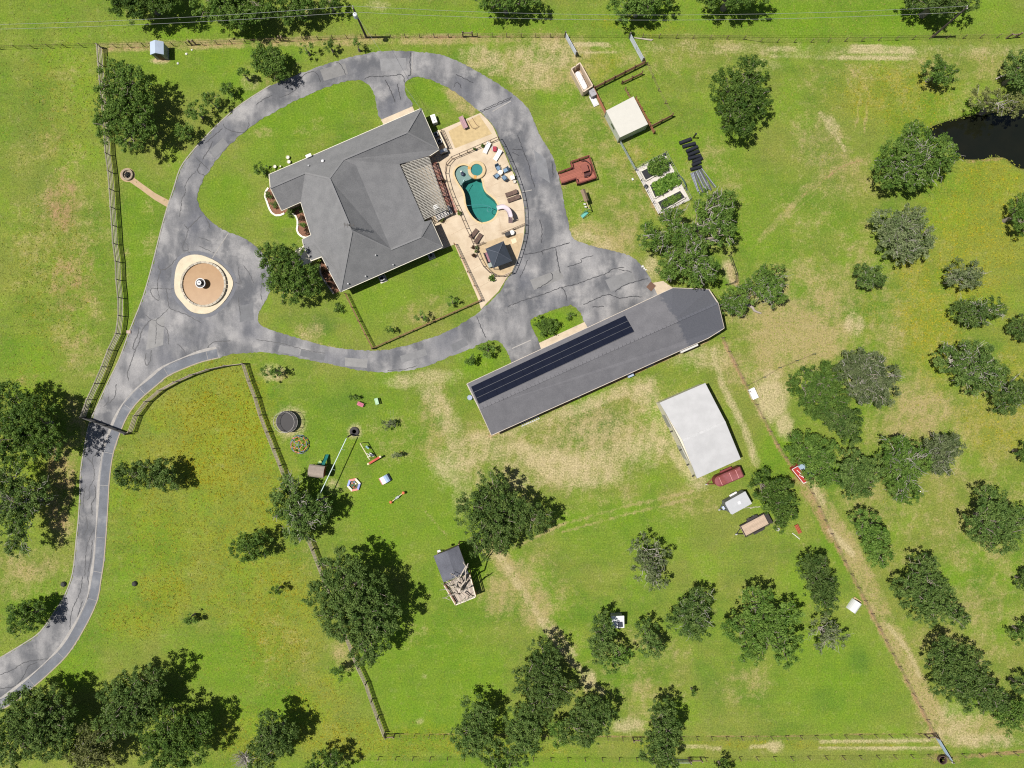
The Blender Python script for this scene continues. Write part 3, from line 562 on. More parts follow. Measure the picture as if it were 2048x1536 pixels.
# brick walk beside the pergola
BRICKS = [M('paver_%d' % i, cc, 0.9, 0.15) for i, cc in enumerate(((0.30, 0.13, 0.10), (0.38, 0.20, 0.16), (0.26, 0.15, 0.13)))]
w0, w1 = P(866, 326), P(909, 427); dv = (w1 - w0).normalized(); nv = Vector((dv.y, -dv.x, 0)); n = 27
for i in range(n):
    for j in range(2):
        p = w0 + (w1 - w0) * ((i + 0.5) / n) + nv * (0.28 * (j * 2 - 1))
        bar('brick', p - dv * 0.135 + Vector((0, 0, 0.095)), p + dv * 0.135 + Vector((0, 0, 0.095)), 0.52, 0.03 + 0.006 * random.random(), random.choice(BRICKS), patio)
APRON = M('apron_concrete', (0.47, 0.39, 0.29), 0.9, 0.2, 1.0, stain=(0.3, 0.25, 0.2))
for nm, lb, pl, z in (('garage_apron', 'tan concrete apron between garage bay and asphalt', [(762, 240), (768, 250), (830, 224), (825, 213)], 0.065),
        ('barn_apron', 'narrow concrete apron against the barn wall', [(1078, 686), (1169, 644), (1178, 660), (1084, 704)], 0.065),
        ('corner_pad', 'pale concrete pad at the barn corner', [(1304, 566), (1326, 562), (1352, 580), (1318, 597)], 0.065)):
    tag(MB().sheet([W2(pl)], z, 0.06).build(nm, APRON), lb, kind='structure')
ISLE = M('island_concrete', (0.62, 0.54, 0.40), 0.9, 0.15, 0.9, stain=(0.45, 0.38, 0.27))
isle = MB().sheet([offset_poly(fi, -0.02)], 0.13, 0.12).build('fountain_island', ISLE)
tag(isle, 'cream concrete island around the fountain', kind='structure')
MB().ribbon(W2([shift(catmull(fountain_isle, 3, True), 4)[i % 45] for i in range(46)]), 0.5, 0.0385).build('island_patch', M('patch_asphalt', (0.15, 0.155, 0.175), 0.85), drive)
PATH = M('gravel_path', (0.44, 0.32, 0.20), 0.95, 0.2, 1.5, 14)
pc = [(255 + 15 * math.cos(t), 350 + 14 * math.sin(t)) for t in np.linspace(math.radians(75), math.radians(385), 16)]
tag(MB().sheet([W2(pc + [(285, 368), (310, 386), (340, 402), (334, 414), (308, 399), (280, 378)])], 0.02, 0.02).build('gravel_path', PATH), 'tan gravel path leading to the fire pit', kind='structure')

# ================================================================ VEGETATION
def leaf_mat(name, c1, c2, trans=0.28):
    mt = bpy.data.materials.new(name); g = NG(mt)
    t = g.attr('tint').outputs['Fac']
    c = g.mix(t, c1, c2)
    c = g.scalecol(c, g.m('MULTIPLY_ADD', g.rand(), 0.36, 0.82))
    d = g.bsdf(c, 0.6, spec=0.18)
    tr = g.n.new('ShaderNodeBsdfTranslucent'); g.put(tr.inputs[0], g.mix(0.5, c, (0.16, 0.22, 0.02)))
    mx = g.n.new('ShaderNodeMixShader'); mx.inputs[0].default_value = trans
    g.l.new(d, mx.inputs[1]); g.l.new(tr.outputs[0], mx.inputs[2]); g.surf(mx.outputs[0])
    return mt
LEAF = {'oak': leaf_mat('oak_leaf', (0.052, 0.112, 0.018), (0.155, 0.245, 0.043)),
        'live': leaf_mat('live_oak_leaf', (0.055, 0.110, 0.022), (0.165, 0.240, 0.058)),
        'grey': leaf_mat('mossy_leaf', (0.088, 0.128, 0.046), (0.222, 0.260, 0.122)),
        'bright': leaf_mat('bright_leaf', (0.066, 0.140, 0.020), (0.185, 0.285, 0.055)),
        'willow': leaf_mat('willow_leaf', (0.085, 0.11, 0.03), (0.22, 0.23, 0.08)),
        'purple': leaf_mat('dark_shrub_leaf', (0.05, 0.025, 0.02), (0.10, 0.06, 0.03)),
        'lettuce': leaf_mat('vegetable_leaf', (0.05, 0.13, 0.012), (0.19, 0.32, 0.05))}
BARK = M('oak_bark', (0.24, 0.205, 0.17), 0.95, 0.3, 4)
PALEBARK = M('pale_twig', (0.40, 0.375, 0.33), 0.95, 0.25, 4)

def tube_np(paths, n=5):
    """many tapering tubes at once: list of (points, radii)"""
    vs = []; fs = []; b = 0
    for pts, rs in paths:
        pts = np.array(pts, float); m = len(pts)
        d = np.gradient(pts, axis=0); d /= np.linalg.norm(d, axis=1, keepdims=True) + 1e-9
        ref = np.where(np.abs(d[:, 2:3]) < 0.9, [[0, 0, 1.0]], [[1.0, 0, 0]])
        u = np.cross(d, ref); u /= np.linalg.norm(u, axis=1, keepdims=True) + 1e-9; w = np.cross(d, u)
        a = np.arange(n) * 2 * math.pi / n
        ring = pts[:, None] + (u[:, None] * np.cos(a)[None, :, None] + w[:, None] * np.sin(a)[None, :, None]) * np.array(rs)[:, None, None]
        vs.append(ring.reshape(-1, 3))
        i = np.arange(m - 1)[:, None] * n + np.arange(n)[None]; j = np.arange(m - 1)[:, None] * n + (np.arange(n)[None] + 1) % n
        fs.append((np.stack([i, i + n, j + n, j], -1).reshape(-1, 4)) + b); b += m * n
    return np.concatenate(vs), np.concatenate(fs)
def bent(a, b, k=4, amp=0.12):
    a = np.array(a, float); b = np.array(b, float); L = np.linalg.norm(b - a)
    t = np.linspace(0, 1, k)[:, None]
    off = rng.normal(0, amp * L, (k, 3)) * np.sin(t * math.pi)
    return a + (b - a) * t + off
def leaves_np(cl, rc, per, size, flat=0.75):
    """leaf-sized rhombs scattered in clumps: centres, radii"""
    nC = len(cl); idx = np.repeat(np.arange(nC), per)
    d = rng.normal(0, 1, (len(idx), 3)); d /= np.linalg.norm(d, axis=1, keepdims=True)
    r = rng.random(len(idx)) ** 0.45 * np.where(rng.random(len(idx)) < 0.24, rng.uniform(1.0, 1.8, len(idx)), 1.0)
    pos = cl[idx] + d * (r * rc[idx])[:, None] * np.array([1, 1, flat])
    nrm = d * 0.8 + rng.normal(0, 0.75, d.shape) + np.array([0, 0, 0.55]); nrm /= np.linalg.norm(nrm, axis=1, keepdims=True)
    t = rng.normal(0, 1, d.shape); u = np.cross(nrm, t); u /= np.linalg.norm(u, axis=1, keepdims=True); w = np.cross(nrm, u)
    s = size * rng.uniform(0.6, 1.35, len(idx))[:, None]
    V = np.stack([pos + u * s, pos + w * s * 0.62, pos - u * s, pos - w * s * 0.62], 1).reshape(-1, 3)
    F = np.arange(len(idx) * 4).reshape(-1, 4)
    return V, F, idx, pos
NT = 0; NQ = 0
def tree(name, label, cat, kind, lobes, h=None, group=None, dens=1.0, twigs=1.0, leaf=0.118, lean=(0, 0), trunk_r=None, branchy=False):
    """lobes: (px, py, radius px) of the crown as it shows in the photograph"""
    global NT, NQ
    xs = np.array([l[0] for l in lobes], float); ys = np.array([l[1] for l in lobes], float); rs = np.array([l[2] for l in lobes], float)
    ext = max((xs + rs).max() - (xs - rs).min(), (ys + rs).max() - (ys - rs).min()) * S / 2
    if h is None: h = min(9.5, 2.4 + 0.86 * ext + 0.4 * math.sin(NT * 2.4))
    zc0 = h * 0.60
    if len(lobes) > 2 and dens >= .8:
        w_ = rs ** 2; lobes = list(lobes) + [((xs * w_).sum() / w_.sum(), (ys * w_).sum() / w_.sum(), rs.mean() * 1.08)]
    C = []; R = []
    for i, (x, y, r) in enumerate(lobes):
        rr = r * S * (H - zc0) / H * 0.97
        zc = max(rr * 0.55 + 0.3 * (h > 2.5), min(zc0 * random.uniform(0.86, 1.12), h - rr * 0.72))
        C.append(P(x, y, zc)); R.append(rr)
    wgt = np.array(R) ** 2
    cen = sum((np.array(c) * w for c, w in zip(C, wgt)), np.zeros(3)) / wgt.sum()
    base = Vector((cen[0] + lean[0], cen[1] + lean[1], 0))
    t = thing(name, label, cat, base, group)
    # clumps
    cl = []; rc = []; tint = []
    for c, r in zip(C, R):
        nC = max(6, int((9.5 * r * r + 4 * r) * dens))
        d = rng.normal(0, 1, (nC, 3)); d[:, 2] = np.abs(d[:, 2]) * 0.9 - 0.32 * rng.random(nC); d /= np.linalg.norm(d, axis=1, keepdims=True)
        k = (0.97 * rng.random(nC) ** 0.36) * (1 + 0.07 * np.sin(3 * np.arctan2(d[:, 1], d[:, 0]) + r * 5) + 0.07 * np.sin(7 * np.arctan2(d[:, 1], d[:, 0]) + r * 11))
        p = np.array(c) + d * (k * r)[:, None] * np.array([1, 1, 0.66])
        cl.append(p); rc.append(np.minimum(0.45 * r + 0.05, rng.uniform(0.24, 0.52, nC) * (0.75 + 0.08 * r)))
    cl = np.concatenate(cl); rc = np.concatenate(rc)
    cl[:, 2] = np.maximum(cl[:, 2], rc * 0.6)
    tint = np.clip(rng.normal(0.45, 0.24, len(cl)) + 0.18 * (cl[:, 2] - cl[:, 2].mean()) / (cl[:, 2].std() + 1e-6) * 0, 0, 1)
    per = np.maximum(8, (48 * (rc / 0.5) ** 2 * (0.17 / leaf) ** 1.6).astype(int))
    Vv, F, idx, pos = leaves_np(cl, rc, per, leaf)
    NQ += len(F)
    me = mesh_np('crown', Vv - np.array(base), F)
    tv = np.clip(tint[idx] + rng.normal(0, 0.16, len(idx)), 0, 1)
    a = me.attributes.new('tint', 'FLOAT', 'FACE'); a.data.foreach_set('value', tv.astype(np.float32))
    me.materials.append(LEAF[kind])
    # wood
    tr = trunk_r or max(0.05, 0.045 * h + 0.012 * ext)
    paths = []; thin = []
    fork = np.array([base.x * .7 + cen[0] * .3, base.y * .7 + cen[1] * .3, h * 0.26])
    paths.append((bent((base.x, base.y, -0.1), fork, 4, 0.05), np.linspace(tr * 1.25, tr * 0.85, 4)))
    o = 0
    for c, r in zip(C, R):
        tip = np.array(c) + np.array([0, 0, -0.1 * r])
        limb = bent(fork, tip, 5, 0.10)
        paths.append((limb, np.linspace(tr * 0.6, tr * 0.22, 5)))
        nb = int((4 + 1.6 * r * r) * twigs)
        dist = np.linalg.norm(cl - np.array(c), axis=1)
        near = np.where(dist < r * 1.15)[0]
        if len(near):
            for q in rng.choice(near, min(nb, len(near)), replace=False):
                st = limb[rng.integers(2, 5)]
                out = cl[q] - np.array(c); out /= np.linalg.norm(out) + 1e-6
                end = cl[q] + out * rc[q] * (1.05 if kind in ('grey', 'willow') or branchy else 0.35) + np.array([0, 0, 0.10])
                k = max(0.02, tr * 0.16)
                (thin if rng.random() < 0.8 else paths).append((bent(st, end, 5, 0.10), np.linspace(k, k * 0.4, 5)))
                if branchy or kind in ('grey',):
                    for _ in range(2):
                        mid = st + (end - st) * rng.uniform(0.5, 0.8)
                        thin.append((bent(mid, end + rng.normal(0, 0.45, 3) + np.array([0, 0, 0.15]), 4, 0.12), np.linspace(k * 0.6, k * 0.25, 4)))
    Vt, Ft = tube_np(paths, 6)
    mw = mesh_np('trunk', Vt - np.array(base), Ft, True); mw.materials.append(BARK)
    trunk = link('trunk', mw, t)
    if thin:
        Vt, Ft = tube_np(thin, 4)
        mb = mesh_np('branches', Vt - np.array(base), Ft, True); mb.materials.append(PALEBARK if branchy or kind in ('grey', 'willow') else BARK)
        link('branches', mb, t)
    link('crown', me, t)
    NT += 1
    return t

FIELD = 'trees in the east field'
TREES = [
 ('large spreading oak over the board fence left of the drive', 'oak', [(232, 152, 36), (268, 165, 36), (222, 205, 40), (272, 212, 44), (222, 252, 38), (262, 268, 36), (295, 262, 26)], dict(h=8.5)),
 ('oak at the top edge above the small metal shed', 'oak', [(285, -12, 60), (240, -5, 38), (330, -5, 36)], {}),
 ('wide bright tree at the top edge right of the shed', 'bright', [(425, 8, 45), (475, 18, 46), (515, 10, 36)], {}),
 ('leafy tree at the top edge under the power lines, near the pole', 'bright', [(575, 14, 40), (610, 5, 34)], {}),
 ('small dark tree at the top edge left of the pole', 'oak', [(658, 2, 26)], {}),
 ('round bright tree outside the top bend of the driveway', 'bright', [(525, 118, 28), (552, 135, 30), (538, 110, 22)], {}),
 ('tree cut by the top edge, right of the utility pole', 'oak', [(975, -8, 32), (1020, -10, 36), (1060, -4, 24)], {}),
 ('leafy tree at the top edge above the pipe gates', 'bright', [(1245, 14, 30), (1275, 2, 32), (1320, -8, 30)], {}),
 ('tree cut by the top edge above the round field oak', 'oak', [(1420, -14, 34), (1475, -20, 44), (1520, -14, 26)], {}),
 ('broad tree at the top edge in front of the leaning pole', 'live', [(1830, -8, 32), (1880, 6, 34), (1930, -4, 32)], {}),
 ('big rounded oak standing alone east of the garden beds', 'oak', [(1500, 145, 38), (1455, 182, 44), (1508, 200, 40), (1462, 232, 38), (1490, 255, 22)], dict(h=8.5)),
 ('small dense round tree north of the pond', 'oak', [(1868, 140, 27), (1892, 148, 24)], {}),
 ('leaning tree at the photo edge above the pond', 'live', [(2030, 130, 34), (2050, 165, 34)], {}),
 ('pale feathery willow on the pond bank', 'willow', [(1960, 200, 26), (1995, 205, 30), (2032, 212, 28)], dict(dens=.7)),
 ('large bright oak on the west bank of the pond', 'bright', [(1825, 275, 38), (1872, 305, 44), (1785, 325, 44), (1835, 340, 42), (1778, 358, 28)], dict(h=8.0, branchy=True)),
 ('wide grey-green oak below the big pond-bank oak', 'grey', [(1768, 445, 32), (1818, 440, 36), (1790, 480, 40), (1838, 480, 36), (1812, 510, 24)], dict(h=7.0)),
 ('small olive oak in the field below the grey-green oak', 'live', [(1728, 552, 26), (1748, 556, 26)], dict(branchy=True)),
 ('rounded olive tree among the yellow flowers', 'grey', [(1915, 548, 30), (1938, 552, 30)], {}),
 ('low wide tree below the rounded olive tree', 'live', [(1925, 625, 28), (1955, 628, 28), (1990, 615, 22)], dict(branchy=True)),
 ('tree at the photo edge level with the garden beds', 'oak', [(2040, 415, 30), (2045, 448, 28)], {}),
 ('small tree at the photo edge beside yellow flowers', 'live', [(2040, 655, 30)], {}),
 ('spreading grey-branched oak by the east photo edge', 'live', [(1900, 720, 34), (1945, 712, 38), (1975, 750, 40), (1935, 762, 30)], dict(branchy=True)),
 ('oak at the photo edge touching the grey-branched oak', 'live', [(2010, 792, 38), (2040, 780, 32)], dict(branchy=True)),
 ('dense green oak beside the sandy pit', 'oak', [(1605, 768, 36), (1650, 755, 38), (1630, 805, 36), (1672, 790, 34)], {}),
 ('silvery moss-covered oak behind the dense green oak', 'grey', [(1715, 725, 36), (1755, 745, 42), (1765, 780, 36), (1690, 745, 30), (1715, 790, 28)], {}),
 ('olive oak leaning south of the silvery oak', 'live', [(1655, 820, 34), (1690, 845, 36), (1700, 870, 24)], {}),
 ('dark oak sheltering the red coop', 'oak', [(1605, 895, 38), (1640, 905, 38), (1635, 940, 36), (1655, 955, 24)], {}),
 ('olive oak between the coop oak and the bright oak', 'live', [(1700, 930, 36), (1710, 965, 40), (1740, 940, 32)], {}),
 ('bright green oak in the middle of the east grove', 'bright', [(1790, 900, 36), (1825, 920, 40), (1795, 955, 42), (1815, 985, 28)], dict(branchy=True)),
 ('grey oak on the right side of the bright green oak', 'grey', [(1870, 900, 36), (1900, 890, 28), (1880, 925, 28)], {}),
 ('tall narrow oak beside the dirt lane', 'bright', [(1728, 1045, 32), (1748, 1080, 34), (1762, 1115, 28)], {}),
 ('large dark oak by the lower east photo edge', 'live', [(1975, 1005, 38), (1955, 1045, 36), (2000, 1070, 42), (2035, 1040, 38)], dict(h=8.0)),
 ('sliver of a tree at the photo edge, level with the coop', 'oak', [(2052, 905, 22)], {}),
 ('uneven oak right of the lane, level with the calf hut', 'live', [(1845, 1140, 38), (1812, 1180, 34), (1868, 1195, 44), (1912, 1232, 28), (1848, 1226, 30)], {}),
 ('large feathery oak low on the right side of the lane', 'live', [(1888, 1318, 44), (1935, 1330, 42), (1895, 1360, 42), (1955, 1385, 46), (1990, 1395, 30)], dict(h=7.5)),
 ('green tree at the lower right photo edge', 'bright', [(2015, 1435, 34), (2042, 1425, 28)], {}),
 ('tree at the photo edge above the feathery oak', 'bright', [(2045, 1262, 28)], {}),
 ('tree at the photo edge right of the feathery oak', 'live', [(2045, 1372, 24)], {}),
 ('small tree at the photo edge right of the uneven oak', 'live', [(2050, 1160, 22)], {}),
 ('dense oak overhanging the parked trailers', 'oak', [(1522, 968, 30), (1558, 985, 34), (1572, 1020, 30), (1540, 1000, 28), (1560, 1050, 16)], {}),
 ('oval oak left of the calf hut', 'live', [(1625, 1135, 34), (1640, 1180, 36), (1655, 1205, 24)], {}),
 ('pale half-bare oak below the oval oak', 'grey', [(1645, 1255, 32), (1675, 1275, 26), (1650, 1290, 22)], dict(dens=.42, branchy=True)),
 ('broad green oak left of the pale half-bare oak', 'bright', [(1512, 1205, 36), (1475, 1252, 36), (1530, 1262, 44), (1572, 1232, 34), (1572, 1300, 36), (1500, 1300, 30)], dict(h=7.5)),
 ('olive oak right of the small white shed', 'live', [(1392, 1205, 36), (1358, 1235, 32), (1392, 1255, 30)], dict(branchy=True)),
 ('slim oak between the white shed and the olive oak', 'live', [(1295, 1262, 28), (1305, 1295, 28)], {}),
 ('tree leaning over the small white shed', 'live', [(1205, 1245, 26), (1208, 1285, 30), (1200, 1310, 20)], {}),
 ('bright shrubby tree just below the white shed', 'bright', [(1242, 1308, 24), (1225, 1325, 22)], {}),
 ('sparse pale oak alone in the lawn below the white barn', 'grey', [(1285, 1095, 28), (1290, 1135, 34), (1312, 1160, 26), (1320, 1110, 24)], dict(dens=.6, branchy=True)),
 ('big oak on the lawn north of the treehouse', 'live', [(985, 975, 40), (948, 1015, 42), (1010, 1020, 46), (1065, 1040, 40), (1000, 1070, 40), (955, 1070, 30), (962, 1102, 24)], dict(h=8.5)),
 ('huge dense oak left of the treehouse', 'live', [(690, 1140, 52), (655, 1190, 46), (730, 1185, 54), (765, 1225, 44), (690, 1240, 50), (745, 1275, 44), (730, 1305, 30)], dict(h=10.5, dens=1.15)),
 ('oak on the fence line above the huge dense oak', 'live', [(575, 1000, 42), (605, 1040, 40), (640, 1020, 30), (600, 1065, 30), (575, 965, 22)], dict(h=8.0, branchy=True)),
 ('round dark tree alone in the flower paddock', 'oak', [(488, 1092, 32), (512, 1090, 32)], {}),
 ('left tree of the paired trees in the flower paddock', 'live', [(262, 950, 34)], {}),
 ('right tree of the paired trees in the flower paddock', 'live', [(312, 945, 36), (335, 955, 32)], {}),
 ('big oak beside the driveway gate, upper of the left pair', 'oak', [(25, 800, 42), (72, 835, 50), (30, 880, 54), (92, 880, 44)], dict(h=9.0)),
 ('thinning oak below the gate oak at the left edge', 'live', [(20, 955, 44), (40, 1025, 50), (75, 985, 36), (35, 1080, 34)], dict(h=7.5, dens=.85, branchy=True)),
 ('small tree inside the driveway bend at the left edge', 'oak', [(45, 1238, 38), (68, 1222, 28)], {}),
 ('large olive oak in the bottom left corner', 'live', [(55, 1425, 54), (25, 1480, 58), (100, 1470, 52), (105, 1405, 40), (125, 1440, 36)], dict(h=9.0)),
 ('light green tree along the bottom edge near the corner', 'willow', [(185, 1475, 38), (195, 1515, 42), (160, 1505, 34)], {}),
 ('feathery oak in the bottom left grove', 'live', [(245, 1385, 48), (262, 1425, 50), (300, 1362, 38), (222, 1445, 38), (295, 1405, 36)], dict(h=8.5)),
 ('dark green oak in the bottom left grove', 'oak', [(345, 1455, 44), (375, 1490, 50), (325, 1505, 44), (398, 1450, 34), (310, 1470, 36)], dict(h=8.5)),
 ('dark oak right of the bare grey bush', 'live', [(545, 1450, 36), (565, 1475, 36), (530, 1505, 40)], dict(h=7.5)),
 ('tree cut by the bottom edge left of the board fence corner', 'oak', [(640, 1532, 30), (675, 1528, 26)], {}),
 ('dark oak on the left of the bottom centre grove', 'live', [(955, 1425, 40), (935, 1475, 36), (972, 1495, 34)], {}),
 ('tallest pale oak in the bottom centre grove', 'live', [(1090, 1310, 38), (1065, 1355, 42), (1110, 1375, 42), (1085, 1415, 32)], dict(h=8.0)),
 ('oak below the tallest pale oak in the centre grove', 'live', [(1040, 1440, 38), (1060, 1480, 32), (1030, 1510, 30)], {}),
 ('oak on the right of the bottom centre grove', 'live', [(1175, 1415, 36), (1200, 1435, 34), (1150, 1460, 34), (1180, 1470, 28)], {}),
 ('slim bright tree inside the bottom centre grove', 'bright', [(1112, 1450, 20), (1120, 1485, 16)], {}),
 ('upright oak over the bottom wire fence', 'live', [(1325, 1425, 32), (1335, 1462, 34), (1310, 1498, 36), (1330, 1525, 28)], {}),
 ('treetop at the bottom edge, left of the upright oak', 'oak', [(992, 1538, 24)], {}),
 ('treetop at the bottom edge, right of the upright oak', 'oak', [(1445, 1538, 22)], {}),
 ('dark oak shading the corner of the house roof', 'oak', [(540, 515, 32), (580, 518, 34), (555, 555, 36), (605, 555, 36), (582, 588, 26), (618, 572, 26)], dict(h=7.0)),
 ('long oak canopy above the barn, below the garden beds', 'bright', [(1298, 475, 30), (1345, 440, 30), (1362, 485, 42), (1425, 420, 42), (1440, 465, 34), (1375, 530, 46), (1335, 535, 28), (1405, 540, 34), (1455, 398, 22)], dict(h=9.0, branchy=True)),
 ('oak with a pale bare limb off the end of the barn', 'bright', [(1540, 558, 34), (1505, 580, 30), (1548, 592, 26)], dict(branchy=True)),
 ('low oak foliage hugging the end of the barn', 'bright', [(1465, 600, 26), (1445, 610, 20), (1480, 612, 20)], dict(h=5.0, branchy=True)),
]
for lb, kd, lobes, kw in TREES:
    tree('oak_tree' if kd not in ('willow',) else 'willow_tree', lb, 'tree', kd, lobes, **kw)
SMALL = [
 ('small round tree beside the drive under the large oak', 'bright', [(370, 265, 22)], {}),
 ('young tree by the drive right of the large oak', 'bright', [(390, 222, 22)], {}),
 ('young tree by the drive, second from the large oak', 'bright', [(422, 202, 20)], {}),
 ('young tree by the drive, third from the large oak', 'bright', [(456, 180, 17)], {}),
 ('thin young tree by the drive below the round bright tree', 'bright', [(487, 147, 13)], {}),
 ('thin sapling below the top fence, left of two', 'bright', [(612, 97, 16)], dict(dens=.6)),
 ('leafy sapling below the top fence, right of two', 'oak', [(660, 92, 14)], {}),
 ('tiny sapling below the utility pole', 'oak', [(713, 88, 10)], dict(dens=.6)),
 ('shrub at the north-west corner of the house', 'oak', [(521, 338, 14)], {}),
 ('shrubby tree in a ring of bare soil below the drive', 'bright', [(538, 745, 18), (552, 738, 12)], dict(dens=.6)),
 ('small bush on the lawn beside the west end of the barn', 'oak', [(938, 718, 12)], {}),
 ('leafy bush on the lawn where the drive meets the barn', 'bright', [(975, 698, 16)], {}),
 ('spreading shrub on the grass island in front of the barn', 'bright', [(1082, 645, 15), (1100, 650, 17), (1095, 665, 12)], dict(h=2.2)),
 ('small round shrub on the grass island', 'bright', [(1141, 631, 8)], dict(h=1.2)),
 ('sapling in the fenced yard near the patio corner', 'bright', [(905, 603, 13)], dict(dens=.7)),
 ('sapling in the middle of the fenced yard', 'bright', [(843, 633, 13)], dict(dens=.7)),
 ('tiny sapling near the lower fence of the yard', 'oak', [(780, 661, 8)], dict(dens=.6)),
 ('low dark shrub on the lawn outside the yard fence', 'oak', [(678, 617, 10)], dict(h=0.9)),
 ('small bush by the fence below the huge oak', 'bright', [(675, 1345, 18)], {}),
 ('small bush in the flower paddock near the drive bend', 'bright', [(380, 1235, 15)], {}),
 ('tiny bush left of the huge oak', 'bright', [(552, 1182, 12)], {}),
 ('tiny dark bush at the lower lawn right of the white shed', 'oak', [(1386, 1384, 7)], {}),
 ('wispy sapling right of the bouncy benches', 'grey', [(770, 850, 10), (785, 845, 8)], dict(dens=.35, h=2.4)),
 ('wispy sapling right of the seesaw', 'grey', [(795, 912, 9)], dict(dens=.35, h=2.2)),
 ('wispy sapling above the pink bench', 'oak', [(706, 793, 9)], dict(dens=.4, h=2.0)),
]
for lb, kd, lobes, kw in SMALL:
    tree('small_tree' if lobes[0][2] > 12 else 'shrub', lb, 'tree' if lobes[0][2] > 12 else 'shrub', kd, lobes, leaf=0.11, **kw)

# bare grey bush in the bottom left grove
c = P(485, 1525, 1.5); bt = thing('bare_bush', 'bare grey leafless bush at the bottom edge', 'bush', (c.x, c.y, 0))
pp = []
for i in range(80):
    a = rng.random() * 6.28; r = rng.uniform(0.9, 2.3)
    pp.append((bent((c.x, c.y, 0.1), (c.x + r * math.cos(a), c.y + r * math.sin(a), rng.uniform(0.7, 2.2)), 5, 0.08), np.linspace(0.045, 0.014, 5)))
Vt, Ft = tube_np(pp, 4); mb_ = mesh_np('branches', Vt - np.array((c.x, c.y, 0)), Ft, True); mb_.materials.append(PALEBARK); link('branches', mb_, bt)

# ---------------------------------------------------------------- tall grass and weeds of the unmown fields
def scatter(n, dens_fn):
    out = []
    while sum(len(o) for o in out) < n:
        x = rng.uniform(-40, 2090, n * 3); y = rng.uniform(-40, 1580, n * 3)
        k = rng.random(len(x)) < dens_fn(x, y)
        out.append(np.stack([x[k], y[k]], 1))
    return np.concatenate(out)[:n]
def samp(A, x, y):
    i = np.clip(np.searchsorted(gx, x), 0, nx - 1); j = np.clip(np.searchsorted(gy, y), 0, ny - 1)
    return A[j, i]
block_polys = [catmull(drive_outer, 3, True)]
mown = [(330, 700), (500, 712), (640, 1120), (775, 1462), (1866, 1462), (1443, 672), (1300, 540), (1250, 100), (1120, 80), (210, 100), (246, 600)]
def meadow_density(x, y):
    d = 0.30 + 0.7 * samp(flower, x, y) + 0.15 * samp(tan, x, y)
    d = np.where(inpoly(x, y, mown), 0.05, d)
    d = np.where(samp(sand, x, y) > 0.35, 0.03, d)
    for b in block_polys: d = np.where(inpoly(x, y, b), 0.0, d)
    d = np.where(inpoly(x, y, pond_px), 0.0, d)
    return np.clip(d, 0, 1)
pts = scatter(44000, meadow_density)
n = len(pts); bx = (pts[:, 0] - 1024) * S; by = (768 - pts[:, 1]) * S
hgt = rng.uniform(0.05, 0.15, n) * (0.7 + 0.7 * samp(flower, pts[:, 0], pts[:, 1]))
Vs = []; Fs = []
for k in range(3):
    a = rng.random(n) * 6.283; w = rng.uniform(0.04, 0.10, n); ln = rng.uniform(0.05, 0.22, n)
    ox, oy = rng.normal(0, 0.06, n), rng.normal(0, 0.06, n)
    p0 = np.stack([bx + ox - w * np.sin(a), by + oy + w * np.cos(a), np.full(n, -0.01)], 1)
    p1 = np.stack([bx + ox + w * np.sin(a), by + oy - w * np.cos(a), np.full(n, -0.01)], 1)
    p2 = np.stack([bx + ox + ln * np.cos(a), by + oy + ln * np.sin(a), hgt], 1)
    Vs.append(np.stack([p0, p1, p2], 1).reshape(-1, 3)); Fs.append(np.arange(3 * n).reshape(-1, 3) + 3 * n * k)
me = mesh_np('meadow_grass', np.concatenate(Vs), np.concatenate(Fs))
yl = np.clip(samp(flower, pts[:, 0], pts[:, 1]) * 1.1 + rng.normal(0, 0.25, n) - 0.2, 0, 1)
a = me.attributes.new('tint', 'FLOAT', 'FACE'); a.data.foreach_set('value', np.tile(yl, 3).astype(np.float32))
gm = bpy.data.materials.new('meadow_blade'); g = NG(gm)
c = g.mix(g.noise(0.5, 3), (0.13, 0.185, 0.025), (0.22, 0.245, 0.05))
c = g.mix(g.attr('tint').outputs['Fac'], c, (0.34, 0.28, 0.015))
g.surf(g.bsdf(c, 0.8, spec=0.15)); me.materials.append(gm)
tag(link('meadow_grass', me), 'rough meadow grass with yellow flowers in the fields', 'grass', kind='stuff')

# ================================================================ BUILDINGS
def shingle_mat(name, light, dark, extra=None):
    mt = bpy.data.materials.new(name); g = NG(mt)
    f = g.m('MULTIPLY_ADD', g.noise(7, 3, 0.7), 0.6, g.m('MULTIPLY', g.noise(0.7, 4, 0.6), 0.5))
    c = g.mix(g.ramp(f, 0.35, 0.75), dark, light)
    if extra: c = extra(g, c)
    c = g.mix(g.ramp(g.noise(0.35, 5, 0.65, vec=g.mapping(g.pos, (0, 0, 0.4), (1, 0.3, 1))), 0.55, 0.75, 0, 0.35), c, dark)
    g.surf(g.bsdf(c, 0.9, spec=0.2, bump=g.noise(6, 2), bdist=0.02)); return mt
ROOF = shingle_mat('house_shingles', (0.198, 0.198, 0.203), (0.142, 0.143, 0.149))
def newer(g, c):
    x, y, z = g.sepxyz(g.pos)[:3]
    t = g.m('ADD', g.m('MULTIPLY', x, 0.914), g.m('MULTIPLY', y, 0.406))
    v = g.m('SUBTRACT', g.m('MULTIPLY', y, 0.914), g.m('MULTIPLY', x, 0.406))
    t = g.m('ADD', t, g.m('MULTIPLY', v, 0.10)); t = g.m('ADD', t, g.m('MULTIPLY', g.m('SUBTRACT', g.noise(2.2, 3, 0.7), 0.5), 1.7))
    return g.mix(g.ramp(t, 25.0, 25.4), c, g.mix(g.noise(6, 2), (0.072, 0.076, 0.092), (0.115, 0.118, 0.135)))
BROOF = shingle_mat('barn_shingles', (0.160, 0.158, 0.170), (0.118, 0.117, 0.128), newer)
